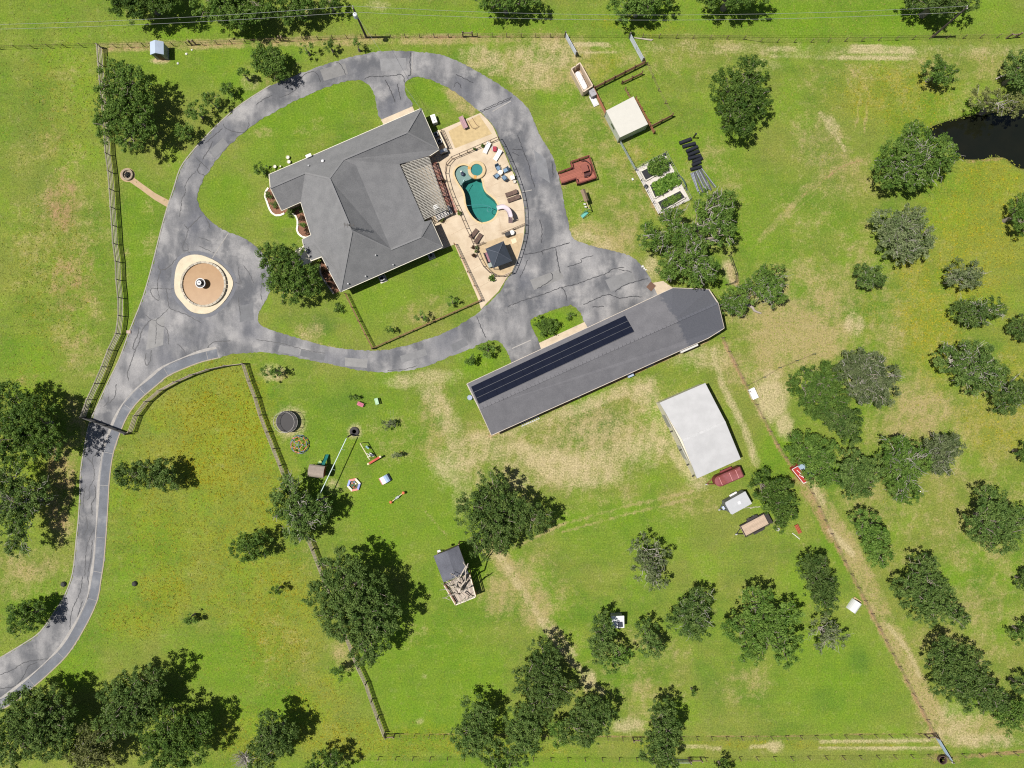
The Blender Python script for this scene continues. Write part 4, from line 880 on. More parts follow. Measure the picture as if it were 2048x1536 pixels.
GUTTER = M('gutter_cream', (0.62, 0.58, 0.48), 0.6, 0.12)
BRICKW = M('house_wall', (0.42, 0.34, 0.26), 0.9, 0.2)
RIDGE = M('ridge_cap', (0.19, 0.19, 0.195), 0.9, 0.12)

def roof_from(planes, K, zmap=None):
    """planes: lists of keys; K: key -> (px, py, z)"""
    keys = list(K); ix = {k: i for i, k in enumerate(keys)}
    pts = [P(*K[k]) for k in keys]
    mb = MB(); fs = []
    for pl in planes:
        p = [pts[ix[k]] for k in pl]
        tr = tessellate_polygon([[Vector((q.x, q.y, 0)) for q in p]])
        for t in tr:
            a, b, c = (p[i] for i in t)
            f = [ix[pl[i]] for i in t]
            if (b.x - a.x) * (c.y - a.y) - (b.y - a.y) * (c.x - a.x) < 0: f = f[::-1]
            fs.append(tuple(f))
    n = len(pts)
    cnt = {}
    for pl in planes:
        for a, b in zip(pl, pl[1:] + pl[:1]): cnt[frozenset((a, b))] = cnt.get(frozenset((a, b)), 0) + 1
    bnd = [tuple(e) for e, c in cnt.items() if c == 1]
    mb.add(pts + [q - Vector((0, 0, 0.16)) for q in pts], fs + [tuple(i + n for i in f[::-1]) for f in fs])
    sk = []
    for a, b in bnd:
        i, j = ix[a], ix[b]; sk += [(i, j, j + n, i + n), (i, i + n, j + n, j)]
    mb.add([v for v in mb.v], sk[::2])
    return mb, bnd
# ---------------------------------------------------------------- the house
K = dict(nw=(538, 349, 2.8), ne=(842, 217, 2.8), e=(878, 299, 2.8), re=(814, 265, 5.5), ap=(687, 319, 5.42), rn=(659, 357, 7.3), rs=(698, 449, 7.85),
    wr=(540.5, 376, 4.92), wj=(610, 346, 4.85), ws=(563, 421, 2.8), wv=(601.5, 404, 2.8), e2=(859, 311.5, 2.8), pn=(799, 328, 3.25), dv=(712, 331, 4.9),
    sj=(782, 499, 4.78), sr=(842, 474, 4.72), se=(886, 494, 2.8), sn=(862, 440, 2.8), ps=(849, 443, 3.05), ro=(704, 461.5, 8.05), sv=(687.5, 455, 7.15),
    sw=(681, 583.5, 2.8), swl=(671, 540, 3.2), pl=(627, 479, 3.15), wp=(622, 470, 2.8), p1=(604.5, 479, 2.5), p2=(627, 487, 3.05), p3=(608, 494.5, 2.5), p4=(622.5, 521.5, 2.6), p5=(643.5, 513.5, 2.7), sw2=(668, 560, 2.8))
planes = [['nw', 'wr', 'wj', 'rn', 'ap', 're', 'ne'], ['ne', 're', 'e'], ['e', 're', 'ap', 'dv', 'pn', 'e2'], ['wr', 'ws', 'wv', 'wj'], ['wj', 'wv', 'wp', 'pl', 'sv', 'rs', 'rn'],
    ['rn', 'rs', 'ro', 'sj', 'dv', 'ap'], ['dv', 'sj', 'ps', 'pn'], ['sj', 'sr', 'sn', 'ps'], ['sr', 'se', 'sn'], ['sj', 'ro', 'sw', 'se', 'sr'], ['ro', 'rs', 'sv', 'swl', 'sw2', 'sw'],
    ['sv', 'pl', 'p2', 'p3', 'p4', 'p5', 'sw2', 'swl'], ['pl', 'wp', 'p1', 'p3', 'p2']]
house = thing('ranch_house', 'large house with grey shingled hip roof inside the driveway loop', 'house', P(700, 400))
mb, bnd = roof_from(planes, K)
roof = mb.build('roof', ROOF, house)
for a, b in bnd:
    if {a, b} & {'ps', 'pn'} and {a, b} <= {'ps', 'pn', 'sn', 'e2'}: continue
    pa, pb = P(*K[a]), P(*K[b])
    bar('gutter', pa + Vector((0, 0, -0.07)), pb + Vector((0, 0, -0.07)), 0.13, 0.14, GUTTER, roof)
for a, b in (('re', 'ne'), ('re', 'e'), ('re', 'ap'), ('wr', 'wj'), ('rn', 'rs'), ('rn', 'ap'), ('ro', 'sj'), ('sr', 'sj'), ('sr', 'se'), ('sr', 'sn'), ('ro', 'sw'), ('wj', 'rn')):
    pa, pb = P(*K[a]), P(*K[b])
    bar('ridge_cap', pa + Vector((0, 0, 0.01)), pb + Vector((0, 0, 0.01)), 0.24, 0.05, RIDGE, roof)
loop = ['nw', 'wr', 'ws', 'wv', 'wp', 'p1', 'p3', 'p4', 'p5', 'sw2', 'sw', 'se', 'sn', 'ps', 'pn', 'e2', 'e', 'ne']
foot = [tuple(P(*K[k])[:2]) for k in loop if k != 'wr']
foot = offset_poly(foot, -0.5)
MB().prism(foot, 0, 2.55).build('wall', BRICKW, house)
wrp = P(*K['wr']); a = Vector(foot[0]).to_3d(); b = Vector(foot[1]).to_3d()
gp = [(a.x, a.y, 2.5), (b.x, b.y, 2.5), ((a.x + b.x) / 2, (a.y + b.y) / 2, 4.6)]
MB().add(gp, [(0, 1, 2), (2, 1, 0)][:1]).build('gable_wall', BRICKW, house)
GLASS = M('window_glass', (0.03, 0.04, 0.05), 0.15, 0.1, spec=0.6)
WHITE = M('white_paint', (0.60, 0.59, 0.56), 0.6, 0.1)
fs_, fe_ = Vector(foot[loop.index('sw') - 1]).to_3d(), Vector(foot[loop.index('se') - 1]).to_3d()
d = (fe_ - fs_).normalized(); nn = Vector((d.y, -d.x, 0))
for t in (0.14, 0.32, 0.52, 0.70, 0.86):
    p = fs_ + (fe_ - fs_) * t
    w = bar('window', p - d * 0.6 + nn * 0.02 + Vector((0, 0, 1.5)), p + d * 0.6 + nn * 0.02 + Vector((0, 0, 1.5)), 0.06, 1.2, GLASS, house)
    bar('window_frame', p - d * 0.68 + nn * 0.03 + Vector((0, 0, 0.86)), p + d * 0.68 + nn * 0.03 + Vector((0, 0, 0.86)), 0.12, 0.08, WHITE, house)
# small roof furniture
VENT = M('vent_metal', (0.55, 0.55, 0.56), 0.4, 0.1, metal=0.3)
pN = plane_of(P(*K['nw']), P(*K['ne']), P(*K['re'])); pS = plane_of(P(*K['sw']), P(*K['se']), P(*K['ro']))
for px, py, pl_, r in ((646.5, 322.5, pN, 0.14), (618, 332, pN, 0.07), (732, 553, pS, 0.08), (697, 568, pS, 0.08), (752, 511, pS, 0.07), (787, 530, pS, 0.07)):
    q = on_plane(px, py, *pl_); MB().lathe(q, [(r, -0.1), (r, 0.25), (r * 1.6, 0.27), (r * 1.4, 0.36), (0.01, 0.4)], 10).build('roof_vent', VENT, house)
q = on_plane(619, 313.5, *pN); MB(q, pang(303, -131)).box((0, 0, 0.25), (0.75, 0.35, 0.5)).box((0, 0, 0.52), (0.85, 0.45, 0.05)).build('roof_vent', WHITE, house)
# aerial on the ridge
q = P(705, 457, 7.8)
an = thing('roof_aerial', 'spindly television aerial on the house ridge', 'aerial', q)
DARKM = M('dark_metal', (0.045, 0.042, 0.04), 0.5, 0.1, metal=0.4)
MB().tube([q - Vector((0, 0, 0.2)), q + Vector((0, 0, 2.4))], 0.035, 6).build('mast', DARKM, an)
for i, zz in enumerate((1.9, 2.1, 2.3)):
    bar('boom', q + Vector((-0.7, 0.1 * i, zz)), q + Vector((0.7, -0.1 * i, zz)), 0.03, 0.03, DARKM, an)
    for k in range(4):
        x = -0.6 + 0.4 * k; bar('element', q + Vector((x, -0.35 + .05 * k, zz)), q + Vector((x, 0.35 - .05 * k, zz)), 0.02, 0.02, DARKM, an)
# ---------------------------------------------------------------- pergola
PERG = M('pergola_wood', (0.35, 0.335, 0.30), 0.9, 0.22, 3)
c4 = [P(800, 327, 2.9), P(857, 313, 2.9), P(893, 420, 2.9), P(849, 440, 2.9)]
pg = thing('pergola', 'slatted timber pergola between the house and brick walk', 'pergola', Vector(((c4[0].x + c4[2].x) / 2, (c4[0].y + c4[2].y) / 2, 0)))
for i in range(40):
    t = (i + 0.5) / 40
    a = c4[0].lerp(c4[3], t); b = c4[1].lerp(c4[2], t)
    bar('slat', a, b, 0.095, 0.10, PERG, pg)
for i in range(7):
    t = (i + 0.4) / 7
    a = c4[0].lerp(c4[1], t) - Vector((0, 0, 0.14)); b = c4[3].lerp(c4[2], t) - Vector((0, 0, 0.14))
    bar('rafter', a, b, 0.06, 0.14, PERG, pg)
for t in (0.03, 0.35, 0.66, 0.97):
    p = c4[1].lerp(c4[2], t); bar('post', (p.x, p.y, 0.05), (p.x, p.y, 2.72), 0.16, 0.16, PERG, pg)
for e in ((0, 3), (1, 2)):
    bar('beam', c4[e[0]] - Vector((0, 0, 0.32)), c4[e[1]] - Vector((0, 0, 0.32)), 0.12, 0.2, PERG, pg)
# ---------------------------------------------------------------- long barn
KB = dict(wn=(934, 768, 3.0), n1=(1346, 576, 3.0), n2=(1418, 579, 3.0), e2=(1448, 656, 3.0), s1=(1416, 676, 3.0), ws=(983, 870, 3.0), rw=(959, 817.5, 5.0), r1=(1340, 646, 5.0), r2=(1436, 606, 5.0))
pb_ = [['wn', 'n1', 'r1', 'rw'], ['n1', 'n2', 'r2', 'r1'], ['rw', 'r1', 'r2', 'e2', 's1', 'ws']]
barn = thing('long_barn', 'long grey-shingled barn with a solar array on its roof', 'barn', P(1180, 720))
mb, bnd = roof_from(pb_, KB)
broof = mb.build('roof', BROOF, barn)
for a, b in bnd:
    bar('gutter', P(*KB[a]) + Vector((0, 0, -0.08)), P(*KB[b]) + Vector((0, 0, -0.08)), 0.16, 0.14, M('barn_trim', (0.50, 0.44, 0.37), 0.7, 0.2), broof)
BCAP = M('barn_ridge', (0.15, 0.147, 0.155), 0.9, 0.15)
ra, rb = P(*KB['rw']), P(*KB['r2'])
for i in range(60):
    bar('ridge_cap', ra.lerp(rb, i / 60) + Vector((0, 0, 0.012 + 0.006 * (i % 2))), ra.lerp(rb, (i + 0.9) / 60) + Vector((0, 0, 0.016)), 0.34, 0.03, BROOF, broof)
BARNW = M('barn_wall', (0.36, 0.20, 0.13), 0.9, 0.2)
bf = [tuple(P(*KB[k])[:2]) for k in ('wn', 'n1', 'n2', 'e2', 's1', 'ws')]
bf = offset_poly(bf, -0.45)
MB().prism(bf, 0, 2.75).build('wall', BARNW, barn)
for e0, e1 in ((0, 5), (3, 2)):
  a = Vector(bf[e0]).to_3d(); b = Vector(bf[e1]).to_3d()
  MB().add([(a.x, a.y, 2.7), (b.x, b.y, 2.7), ((a.x + b.x) / 2, (a.y + b.y) / 2, 4.7)], [(0, 1, 2)]).build('gable_wall', BARNW, barn)
# door openings along the lit south wall
d = (Vector(bf[4]) - Vector(bf[5])).to_3d(); L = d.length; d.normalize(); nn = Vector((d.y, -d.x, 0)); b = Vector(bf[5]).to_3d()
for t in (0.1, 0.26, 0.42, 0.58, 0.74):
    p = b + d * L * t + nn * 0.02
    bar('door', p - d * 0.8 + Vector((0, 0, 1.1)), p + d * 0.8 + Vector((0, 0, 1.1)), 0.06, 2.2, M('barn_door', (0.30, 0.09, 0.06), 0.8), barn)
# solar panels
PV = bpy.data.materials.new('solar_cells'); g = NG(PV)
g.surf(g.bsdf(g.mix(g.noise(1.2, 3), (0.008, 0.010, 0.020), (0.013, 0.016, 0.030)), 0.3, spec=0.12))
PVF = M('panel_frame', (0.12, 0.125, 0.14), 0.5, 0.05)
bp0, bpn = plane_of(P(*KB['wn']), P(*KB['n1']), P(*KB['rw']))
q4 = [on_plane(x, y, bp0, bpn, 0.09) for x, y in ((942, 773.5), (1250, 631), (1268, 663), (957.5, 808))]
sa = thing('solar_array', 'dark blue solar array on the barn roof, three rows', 'solar panels', (q4[0] + q4[2]) / 2)
NCOL = 16
for r in range(3):
    for cidx in range(NCOL):
        def bl(u, v): return q4[0].lerp(q4[1], u).lerp(q4[3].lerp(q4[2], u), v)
        u0, u1 = (cidx + 0.006) / NCOL, (cidx + 0.994) / NCOL; v0, v1 = r / 3 + (0.009 if r else 0), (r + 1) / 3 - (0.009 if r < 2 else 0)
        top = [bl(u0, v0), bl(u1, v0), bl(u1, v1), bl(u0, v1)]; bot = [p - bpn * 0.05 for p in top]
        m_ = MB().add([*bot, *top], [(4, 7, 6, 5), (0, 1, 5, 4), (1, 2, 6, 5), (2, 3, 7, 6), (3, 0, 4, 7)] if False else [(7, 6, 5, 4)[::-1], (0, 4, 5, 1), (1, 5, 6, 2), (2, 6, 7, 3), (3, 7, 4, 0)])
        m_.build('solar_panel', PV, sa)
for v in (0.0, 1 / 3, 2 / 3, 1.0):
    bar('rail', q4[0].lerp(q4[3], v) - bpn * 0.03, q4[1].lerp(q4[2], v) - bpn * 0.03, 0.05, 0.04, PVF, sa)
# clutter along the barn's south wall
def simple(name, label, cat, mbuilder, mat, px, py, **kw):
    return tag(mbuilder.build(name, mat, None, loc=P(px, py), **kw), label, cat)
GALV = M('galvanised', (0.42, 0.44, 0.47), 0.45, 0.2, metal=0.4)
BLUEG = M('blue_grey_plastic', (0.30, 0.36, 0.46), 0.6, 0.1)
q = P(1259, 749); simple('air_conditioner', 'small blue-grey air conditioner on the barn back wall', 'air conditioner', MB(q, pang(20, -9)).box((0, 0, 0.45), (0.9, 0.75, 0.9)).box((0, 0, 0.93), (0.8, 0.65, 0.06)), BLUEG, 1259, 749)
q = P(1298, 730); simple('feed_trough', 'grey metal trough against the barn back wall', 'trough', MB(q, pang(20, -9)).box((0, -0.2, 0.25), (1.3, 0.06, 0.5)).box((0, 0.2, 0.25), (1.3, 0.06, 0.5)).box((0, 0, 0.06), (1.3, 0.4, 0.08)).box((-.62, 0, .25), (.06, .4, .5)).box((.62, 0, .25), (.06, .4, .5)), GALV, 1298, 730)
q = P(1370, 696); aw = thing('back_awning', 'narrow white awning along the barn back wall', 'awning', q)
MB(q, pang(34, -15)).add([(-1.4, -.35, 2.2), (1.4, -.35, 2.2), (1.4, .4, 2.6), (-1.4, .4, 2.6), (-1.4, -.35, 2.15), (1.4, -.35, 2.15), (1.4, .4, 2.55), (-1.4, .4, 2.55)], [(0, 1, 2, 3), (7, 6, 5, 4), (0, 4, 5, 1), (1, 5, 6, 2), (2, 6, 7, 3), (3, 7, 4, 0)]).build('sheet', WHITE, aw)
L = frame(q, pang(34, -15))
for x in (-1.3, 1.3): bar('bracket', L(x, -.3, 0), L(x, -.3, 2.17), 0.06, 0.06, WHITE, aw)
q = P(1060, 842); tl = thing('folded_ladder', 'pale aluminium ladder lying by the barn back wall', 'ladder', q); L = frame(q, pang(34, -15))
for y in (-0.22, 0.22): bar('side_rail', L(-1.5, y, 0.06), L(1.5, y, 0.06), 0.07, 0.08, GALV, tl)
for i in range(9): bar('rung', L(-1.3 + i * 0.33, -0.22, 0.06), L(-1.3 + i * 0.33, 0.22, 0.06), 0.05, 0.05, GALV, tl)
q = P(1157, 793); simple('tool_box', 'small white box beside the barn back wall', 'box', MB(q, 0.4).box((0, 0, .2), (.4, .3, .4)).box((0, 0, .42), (.44, .34, .05)), WHITE, 1157, 793)
q = P(940, 795); simple('round_fan', 'grey round exhaust unit at the barn west end', 'fan', MB(q, 0).lathe((0, 0, 0), [(0.38, 0), (0.40, 0.5), (0.34, 0.55), (0.33, 0.5), (0.12, 0.48), (0.1, 0.52), (0, 0.52)], 16), BLUEG, 940, 795)
q = P(1434, 664); hy = thing('yard_hydrant', 'pale pipe stand with a hose at the barn east corner', 'hydrant', q)
MB().tube([q, q + Vector((0, 0, 1.1)), q + Vector((0.25, 0.3, 1.2)), q + Vector((0.5, 0.75, 0.9))], 0.06, 6).build('pipe', GALV, hy)
MB().box(q + Vector((0, 0, 0.25)), (0.5, 0.5, 0.5), rz=0.4).build('base', BLUEG, hy)
# ---------------------------------------------------------------- white metal barn
KW = dict(a=(1319, 805.5, 3.4), b=(1410.5, 766, 3.4), rb=(1451, 844, 3.75), c=(1481.5, 918, 3.4), d=(1394, 957, 3.4), ra=(1365, 881, 3.75))
wb = thing('metal_barn', 'white metal barn with a low gable roof', 'barn', P(1395, 860))
WM = bpy.data.materials.new('white_metal_roof'); g = NG(WM)
rib = g.n.new('ShaderNodeTexWave'); rib.inputs['Scale'].default_value = 1.6; rib.inputs['Distortion'].default_value = 0
g.put(rib.inputs['Vector'], g.mapping(g.pos, (0, 0, math.radians(-24)), (1, 1, 1)))
g.surf(g.bsdf(g.scalecol((0.415, 0.415, 0.42), g.ramp(g.noise(0.6, 4), 0.3, 0.7, 0.93, 1.05)), 0.45, spec=0.35, bump=rib.outputs[1], bdist=0.004, bstr=0.15))
mb, bnd = roof_from([['a', 'b', 'rb', 'ra'], ['ra', 'rb', 'c', 'd']], KW)
wr = mb.build('roof', WM, wb)
bar('ridge_cap', P(*KW['ra']) + Vector((0, 0, .02)), P(*KW['rb']) + Vector((0, 0, .02)), 0.35, 0.05, M('white_cap', (0.43, 0.43, 0.435), 0.5), wr)
wf = offset_poly([tuple(P(*KW[k])[:2]) for k in ('a', 'b', 'c', 'd')], -0.12)
CREAMW = M('cream_metal', (0.62, 0.58, 0.48), 0.6, 0.1)
MB().prism(wf, 0, 3.2).build('wall', CREAMW, wb)
for i, j in ((0, 3), (1, 2)):
    a = Vector(wf[i]).to_3d(); b = Vector(wf[j]).to_3d()
    MB().add([(a.x, a.y, 3.2), (b.x, b.y, 3.2), ((a.x + b.x) / 2, (a.y + b.y) / 2, 3.6)], [(0, 1, 2)]).build('gable_wall', CREAMW, wb)
a, b = Vector(wf[0]).to_3d(), Vector(wf[3]).to_3d(); d = (b - a).normalized(); nn = Vector((d.y, -d.x, 0))
if nn.x > 0: nn = -nn
for t, w in ((0.25, 2.0), (0.68, 2.2)):
    p = a.lerp(b, t) + nn * 0.02
    bar('door', p - d * w / 2 + Vector((0, 0, 1.35)), p + d * w / 2 + Vector((0, 0, 1.35)), 0.08, 2.7, M('grey_door', (0.32, 0.32, 0.31), 0.6), wb)
for t in (0.37, 0.62, 0.82, 0.97):
    p = a.lerp(b, t) + nn * 0.2; bar('wall_lamp', p + Vector((0, 0, 2.9)), p + nn * 0.35 + Vector((0, 0, 2.9)), 0.2, 0.12, DARKM, wb)
# ---------------------------------------------------------------- flat-roofed white shed in the pen
rc = [P(1212, 221.5, 2.35), P(1267, 193, 2.35), P(1296, 248.5, 2.35), P(1240, 275, 2.35)]
ws = thing('flat_shed', 'square shed with a flat cream roof beside the garden', 'shed', P(1253, 240))
MB().prism([tuple(p[:2]) for p in rc], 2.27, 2.39).build('roof', M('cream_roof', (0.50, 0.485, 0.44), 0.6, 0.05), ws)
wpoly = offset_poly([tuple(p[:2]) for p in rc], -0.06)
SHW = bpy.data.materials.new('ribbed_wall'); g = NG(SHW)
g.surf(g.bsdf(g.scalecol((0.50, 0.52, 0.46), g.ramp(g.noise(2, 3), .3, .7, .9, 1.08)), 0.6))
MB().prism(wpoly, 0, 2.27).build('wall', SHW, ws)
a, b = Vector(wpoly[0]).to_3d(), Vector(wpoly[3]).to_3d(); d = (b - a).normalized(); nn = Vector((d.y, -d.x, 0)); nn = nn if nn.x < 0 else -nn
p = a.lerp(b, 0.52); bar('window', p - d * .45 + nn * .01 + Vector((0, 0, 1.55)), p + d * .45 + nn * .01 + Vector((0, 0, 1.55)), .05, .6, GLASS, ws)
for i, p in enumerate(rc): bar('corner_trim', (wpoly[i][0], wpoly[i][1], 0), (wpoly[i][0], wpoly[i][1], 2.26), 0.14, 0.14, M('trim_grey', (0.30, 0.32, 0.30), 0.6), ws)
# ---------------------------------------------------------------- small gabled shed, top left
q = P(326, 108); ss_ = thing('garden_shed', 'small grey metal shed by the top fence corner', 'shed', q)
m0 = MB(q, 0.02)
m0.box((0, 0, 0.95), (1.8, 1.7, 1.9)).build('wall', M('shed_wall', (0.28, 0.29, 0.33), 0.6), ss_)
MB(q, 0.02).add([(-1.0, -.95, 1.85), (0, -.95, 2.4), (1.0, -.95, 1.85), (-1.0, .95, 1.85), (0, .95, 2.4), (1.0, .95, 1.85), (-1, -.95, 1.78), (0, -.95, 2.33), (1, -.95, 1.78), (-1, .95, 1.78), (0, .95, 2.33), (1, .95, 1.78)],
    [(0, 1, 4, 3), (1, 2, 5, 4), (9, 10, 7, 6), (10, 11, 8, 7), (0, 6, 7, 1), (1, 7, 8, 2), (4, 10, 9, 3), (5, 11, 10, 4), (0, 3, 9, 6), (2, 8, 11, 5)]).build('roof', M('shed_roof', (0.34, 0.40, 0.50), 0.5, 0.1), ss_)
MB(q, 0.02).add([(-.9, -.85, 1.85), (.9, -.85, 1.85), (0, -.85, 2.33)], [(0, 1, 2)]).add([(-.9, .85, 1.85), (.9, .85, 1.85), (0, .85, 2.33)], [(2, 1, 0)]).build('gable_wall', M('shed_wall', (0, 0, 0)), ss_)
L = frame(q, 0.02); bar('door', L(-.4, -.87, .85), L(.4, -.87, .85), .05, 1.7, M('brown_door', (.16, .10, .08), .7), ss_)
# ---------------------------------------------------------------- small white shed under trees
q = P(1232, 1236); w2 = thing('pump_shed', 'small white-roofed shed half under a tree', 'shed', q); L = frame(q, pang(23, -1))
MB(q, pang(23, -1)).box((0, 0, .8), (1.6, 1.6, 1.6)).build('wall', M('grey_wall', (.3, .3, .3), .7), w2)
MB(q, pang(23, -1)).add([(-.95, -.95, 1.65), (.95, -.95, 1.65), (.95, .95, 2.0), (-.95, .95, 2.0), (-.95, -.95, 1.58), (.95, -.95, 1.58), (.95, .95, 1.93), (-.95, .95, 1.93)], [(0, 1, 2, 3), (7, 6, 5, 4), (0, 4, 5, 1), (1, 5, 6, 2), (2, 6, 7, 3), (3, 7, 4, 0)]).build('roof', M('white_sheet', (.62, .63, .64), .5, .15), w2)
MB(q, pang(23, -1)).box((.35, -.35, 1.82), (.7, .8, .08)).build('roof_hatch', M('dark_hatch', (.03, .035, .05), .4), w2)
# ---------------------------------------------------------------- red coop with blue roof under the oak
q = P(1594, 945); cp = thing('red_coop', 'coop with a half red, half pale blue roof under the oak', 'coop', q); an_ = pang(28, 34); L = frame(q, an_)
REDB = M('red_boards', (.36, .03, .027), .7, .15, 4); BLUER = M('blue_metal', (.30, .40, .50), .5, .15)
MB(q, an_).box((0, .25, .75), (2.5, 1.5, 1.5)).build('wall', REDB, cp)
def slope(name, y0, z0, y1, z1, m_):
    MB(q, an_).add([(-1.35, y0, z0), (1.35, y0, z0), (1.35, y1, z1), (-1.35, y1, z1), (-1.35, y0, z0 - .05), (1.35, y0, z0 - .05), (1.35, y1, z1 - .05), (-1.35, y1, z1 - .05)], [(0, 1, 2, 3), (7, 6, 5, 4), (0, 4, 5, 1), (1, 5, 6, 2), (2, 6, 7, 3), (3, 7, 4, 0)]).build(name, m_, cp)
slope('red_roof', -.62, 1.45, .2, 1.95, REDB); slope('blue_roof', .2, 1.95, 1.4, 1.5, BLUER)
for p0, p1 in (((-1.35, -.62, 1.49), (1.35, -.62, 1.49)), ((-1.35, -.6, 1.49), (-1.35, .18, 1.98)), ((1.35, -.6, 1.49), (1.35, .18, 1.98)), ((-.9, -.2, 1.74), (.35, -.02, 1.85)), ((-.1, -.35, 1.66), (.6, -.1, 1.80))):
    bar('trim', L(*p0), L(*p1), .09, .04, WHITE, cp)
# ---------------------------------------------------------------- calf hut, white box
q = P(1706, 1211); hut = thing('calf_hut', 'white rounded calf hut beside the dirt lane', 'hut', q); m0 = MB(q, pang(20, 14) + math.pi / 2)
n = 12; vs = [(x, .75 * math.cos(math.pi * i / n), 1.15 * math.sin(math.pi * i / n)) for x in (-.85, .85) for i in range(n + 1)]
m0.add(vs, [(i, i + 1, n + 2 + i, n + 1 + i) for i in range(n)] + [tuple(range(n + 1))]).build('shell', M('white_plastic', (.68, .69, .70), .4, .06), hut, smooth=False)
MB(q, pang(20, 14) + math.pi / 2).box((.95, 0, .1), (.5, 1.3, .2)).build('straw_sill', M('straw', (.4, .3, .16), .9), hut)
q = P(1504, 787); simple('feed_box', 'white lidded box on the dirt fence line beside the sandy pit', 'box', MB(q, pang(10, 22)).box((0, 0, .35), (1.55, .8, .7)).box((0, 0, .73), (1.65, .9, .07)), M('white_lid', (.70, .70, .69), .5, .05), 1504, 787)

# ================================================================ FENCES AND GATES
GREYW = M('weathered_board', (.40, .36, .29), .95, .3, 3, rnd=.22)
GREYP = M('weathered_post', (.16, .14, .12), .95, .3, 3)
BROWNW = M('brown_board', (.235, .13, .075), .9, .25, 3, rnd=.2)
BROWNP = M('brown_post', (.13, .075, .05), .9, .25, 3)
def board_fence(name, label, pts, height, zs, bw, spacing, mb_, mp, side=1, post=.13, group=None):
    px = resample(pts, spacing); w = [P(*p) for p in px]
    t = thing(name, label, 'fence', w[len(w) // 2], group)
    for p in w:
        bar('post', p - Vector((0, 0, .05)), p + Vector((0, 0, height + .06)), post, post, mp, t)
    for a, b in zip(w, w[1:]):
        d = (b - a).normalized(); nn = Vector((d.y, -d.x, 0)) * side * (post / 2 + .02)
        for z in zs:
            j = random.uniform(-.015, .015)
            bar('rail', a + nn + Vector((0, 0, z + j)), b + nn + Vector((0, 0, z - j)), .05, bw, mb_, t)
    return t
board_fence('board_fence', 'long weathered four-board fence left of the driveway', [(204, 97), (207, 135), (213, 205), (219, 275), (221, 310), (226, 345), (229, 380), (231, 416), (234, 453), (236, 489), (241, 524), (242, 560), (246, 596), (247, 631), (242, 668), (226, 701), (214, 733), (200, 766), (185, 797), (172, 833)], 1.6, (.3, .66, 1.02, 1.40, 1.62), .13, 36, GREYW, GREYP, -1)
board_fence('board_fence', 'board fence curving along the drive from gate to corner', [(265, 864), (276, 832), (295, 805), (321, 782), (352, 765), (380, 752), (414, 740), (448, 732), (490, 727)], 1.55, (.35, .75, 1.15, 1.5), .16, 36, M('pinkish_board', (.37, .305, .25), .95, .3, 3, rnd=.2), GREYP, 1)
board_fence('board_fence', 'straight board fence between flower paddock and lawn', [(492, 728), (502, 760), (515, 793), (525, 828), (538, 862), (551, 895), (565, 930), (578, 963), (607, 1040), (640, 1125), (722, 1337), (735, 1363), (746, 1397), (759, 1432), (771, 1463)], 1.55, (.35, .75, 1.15, 1.5), .16, 36, M('pinkish_board', (0, 0, 0)), GREYP, 1)
board_fence('yard_fence', 'brown rail fence on the left of the house yard', [(692, 588), (704, 613), (716, 638), (731, 668), (746, 697)], 1.2, (.4, .8, 1.15), .11, 30, BROWNW, BROWNP, -1, .11)
board_fence('yard_fence', 'brown rail fence along the lower side of the house yard', [(747, 698), (963, 602)], 1.2, (.4, .8, 1.15), .11, 30, BROWNW, BROWNP, -1, .11)
board_fence('yard_fence', 'orange-brown rail fence between house yard and patio', [(962, 600), (909, 489)], 1.2, (.4, .8, 1.15), .09, 30, M('orange_board', (.40, .21, .10), .9, .2, 3), BROWNP, 1, .10)
board_fence('pen_fence', 'brown fence from the gas tank pen to the gate post', [(1187, 179), (1288, 128)], 1.3, (.3, .6, .9, 1.2), .16, 24, BROWNW, BROWNP, 1)
board_fence('pen_fence', 'short brown fence section inside the pen', [(1243, 168), (1283, 149)], 1.1, (.3, .6, .9), .16, 20, BROWNW, BROWNP, 1)
board_fence('pen_fence', 'brown fence running right from the flat-roofed shed', [(1299, 256), (1343, 233)], 1.3, (.3, .6, .9, 1.2), .16, 22, BROWNW, BROWNP, 1)
board_fence('pen_fence', 'reddish fence between gas tank pen and flat-roofed shed', [(1187, 181), (1212, 231)], 1.4, (.3, .6, .9, 1.2), .14, 24, M('red_brown_board', (.30, .12, .07), .9, .2), BROWNP, 1)
board_fence('pen_fence', 'reddish fence behind the flat-roofed shed', [(1270, 200), (1307, 268)], 1.3, (.4, .8, 1.2), .14, 24, M('red_brown_board', (0, 0, 0)), BROWNP, 1)
board_fence('pen_fence', 'short post fence above the flat-roofed shed', [(1250, 180), (1261, 200)], 1.0, (.4, .8), .12, 12, BROWNW, BROWNP, 1)
board_fence('garden_fence', 'thin grey fence from flat-roofed shed to garden', [(1240, 287), (1252, 308), (1270, 341)], 1.1, (.3, .7, 1.05), .07, 17, M('green_grey_pipe', (.26, .31, .29), .6), DARKM, 1, .09)
board_fence('kennel_fence', 'dark fence around the dirt run beside the long canopy', [(1450, 570), (1474, 562), (1456, 512)], 1.2, (.5, 1.15), .06, 20, DARKM, DARKM, 1, .08)
STEEL = M('pipe_steel', (.40, .43, .48), .5, .15, metal=.3)
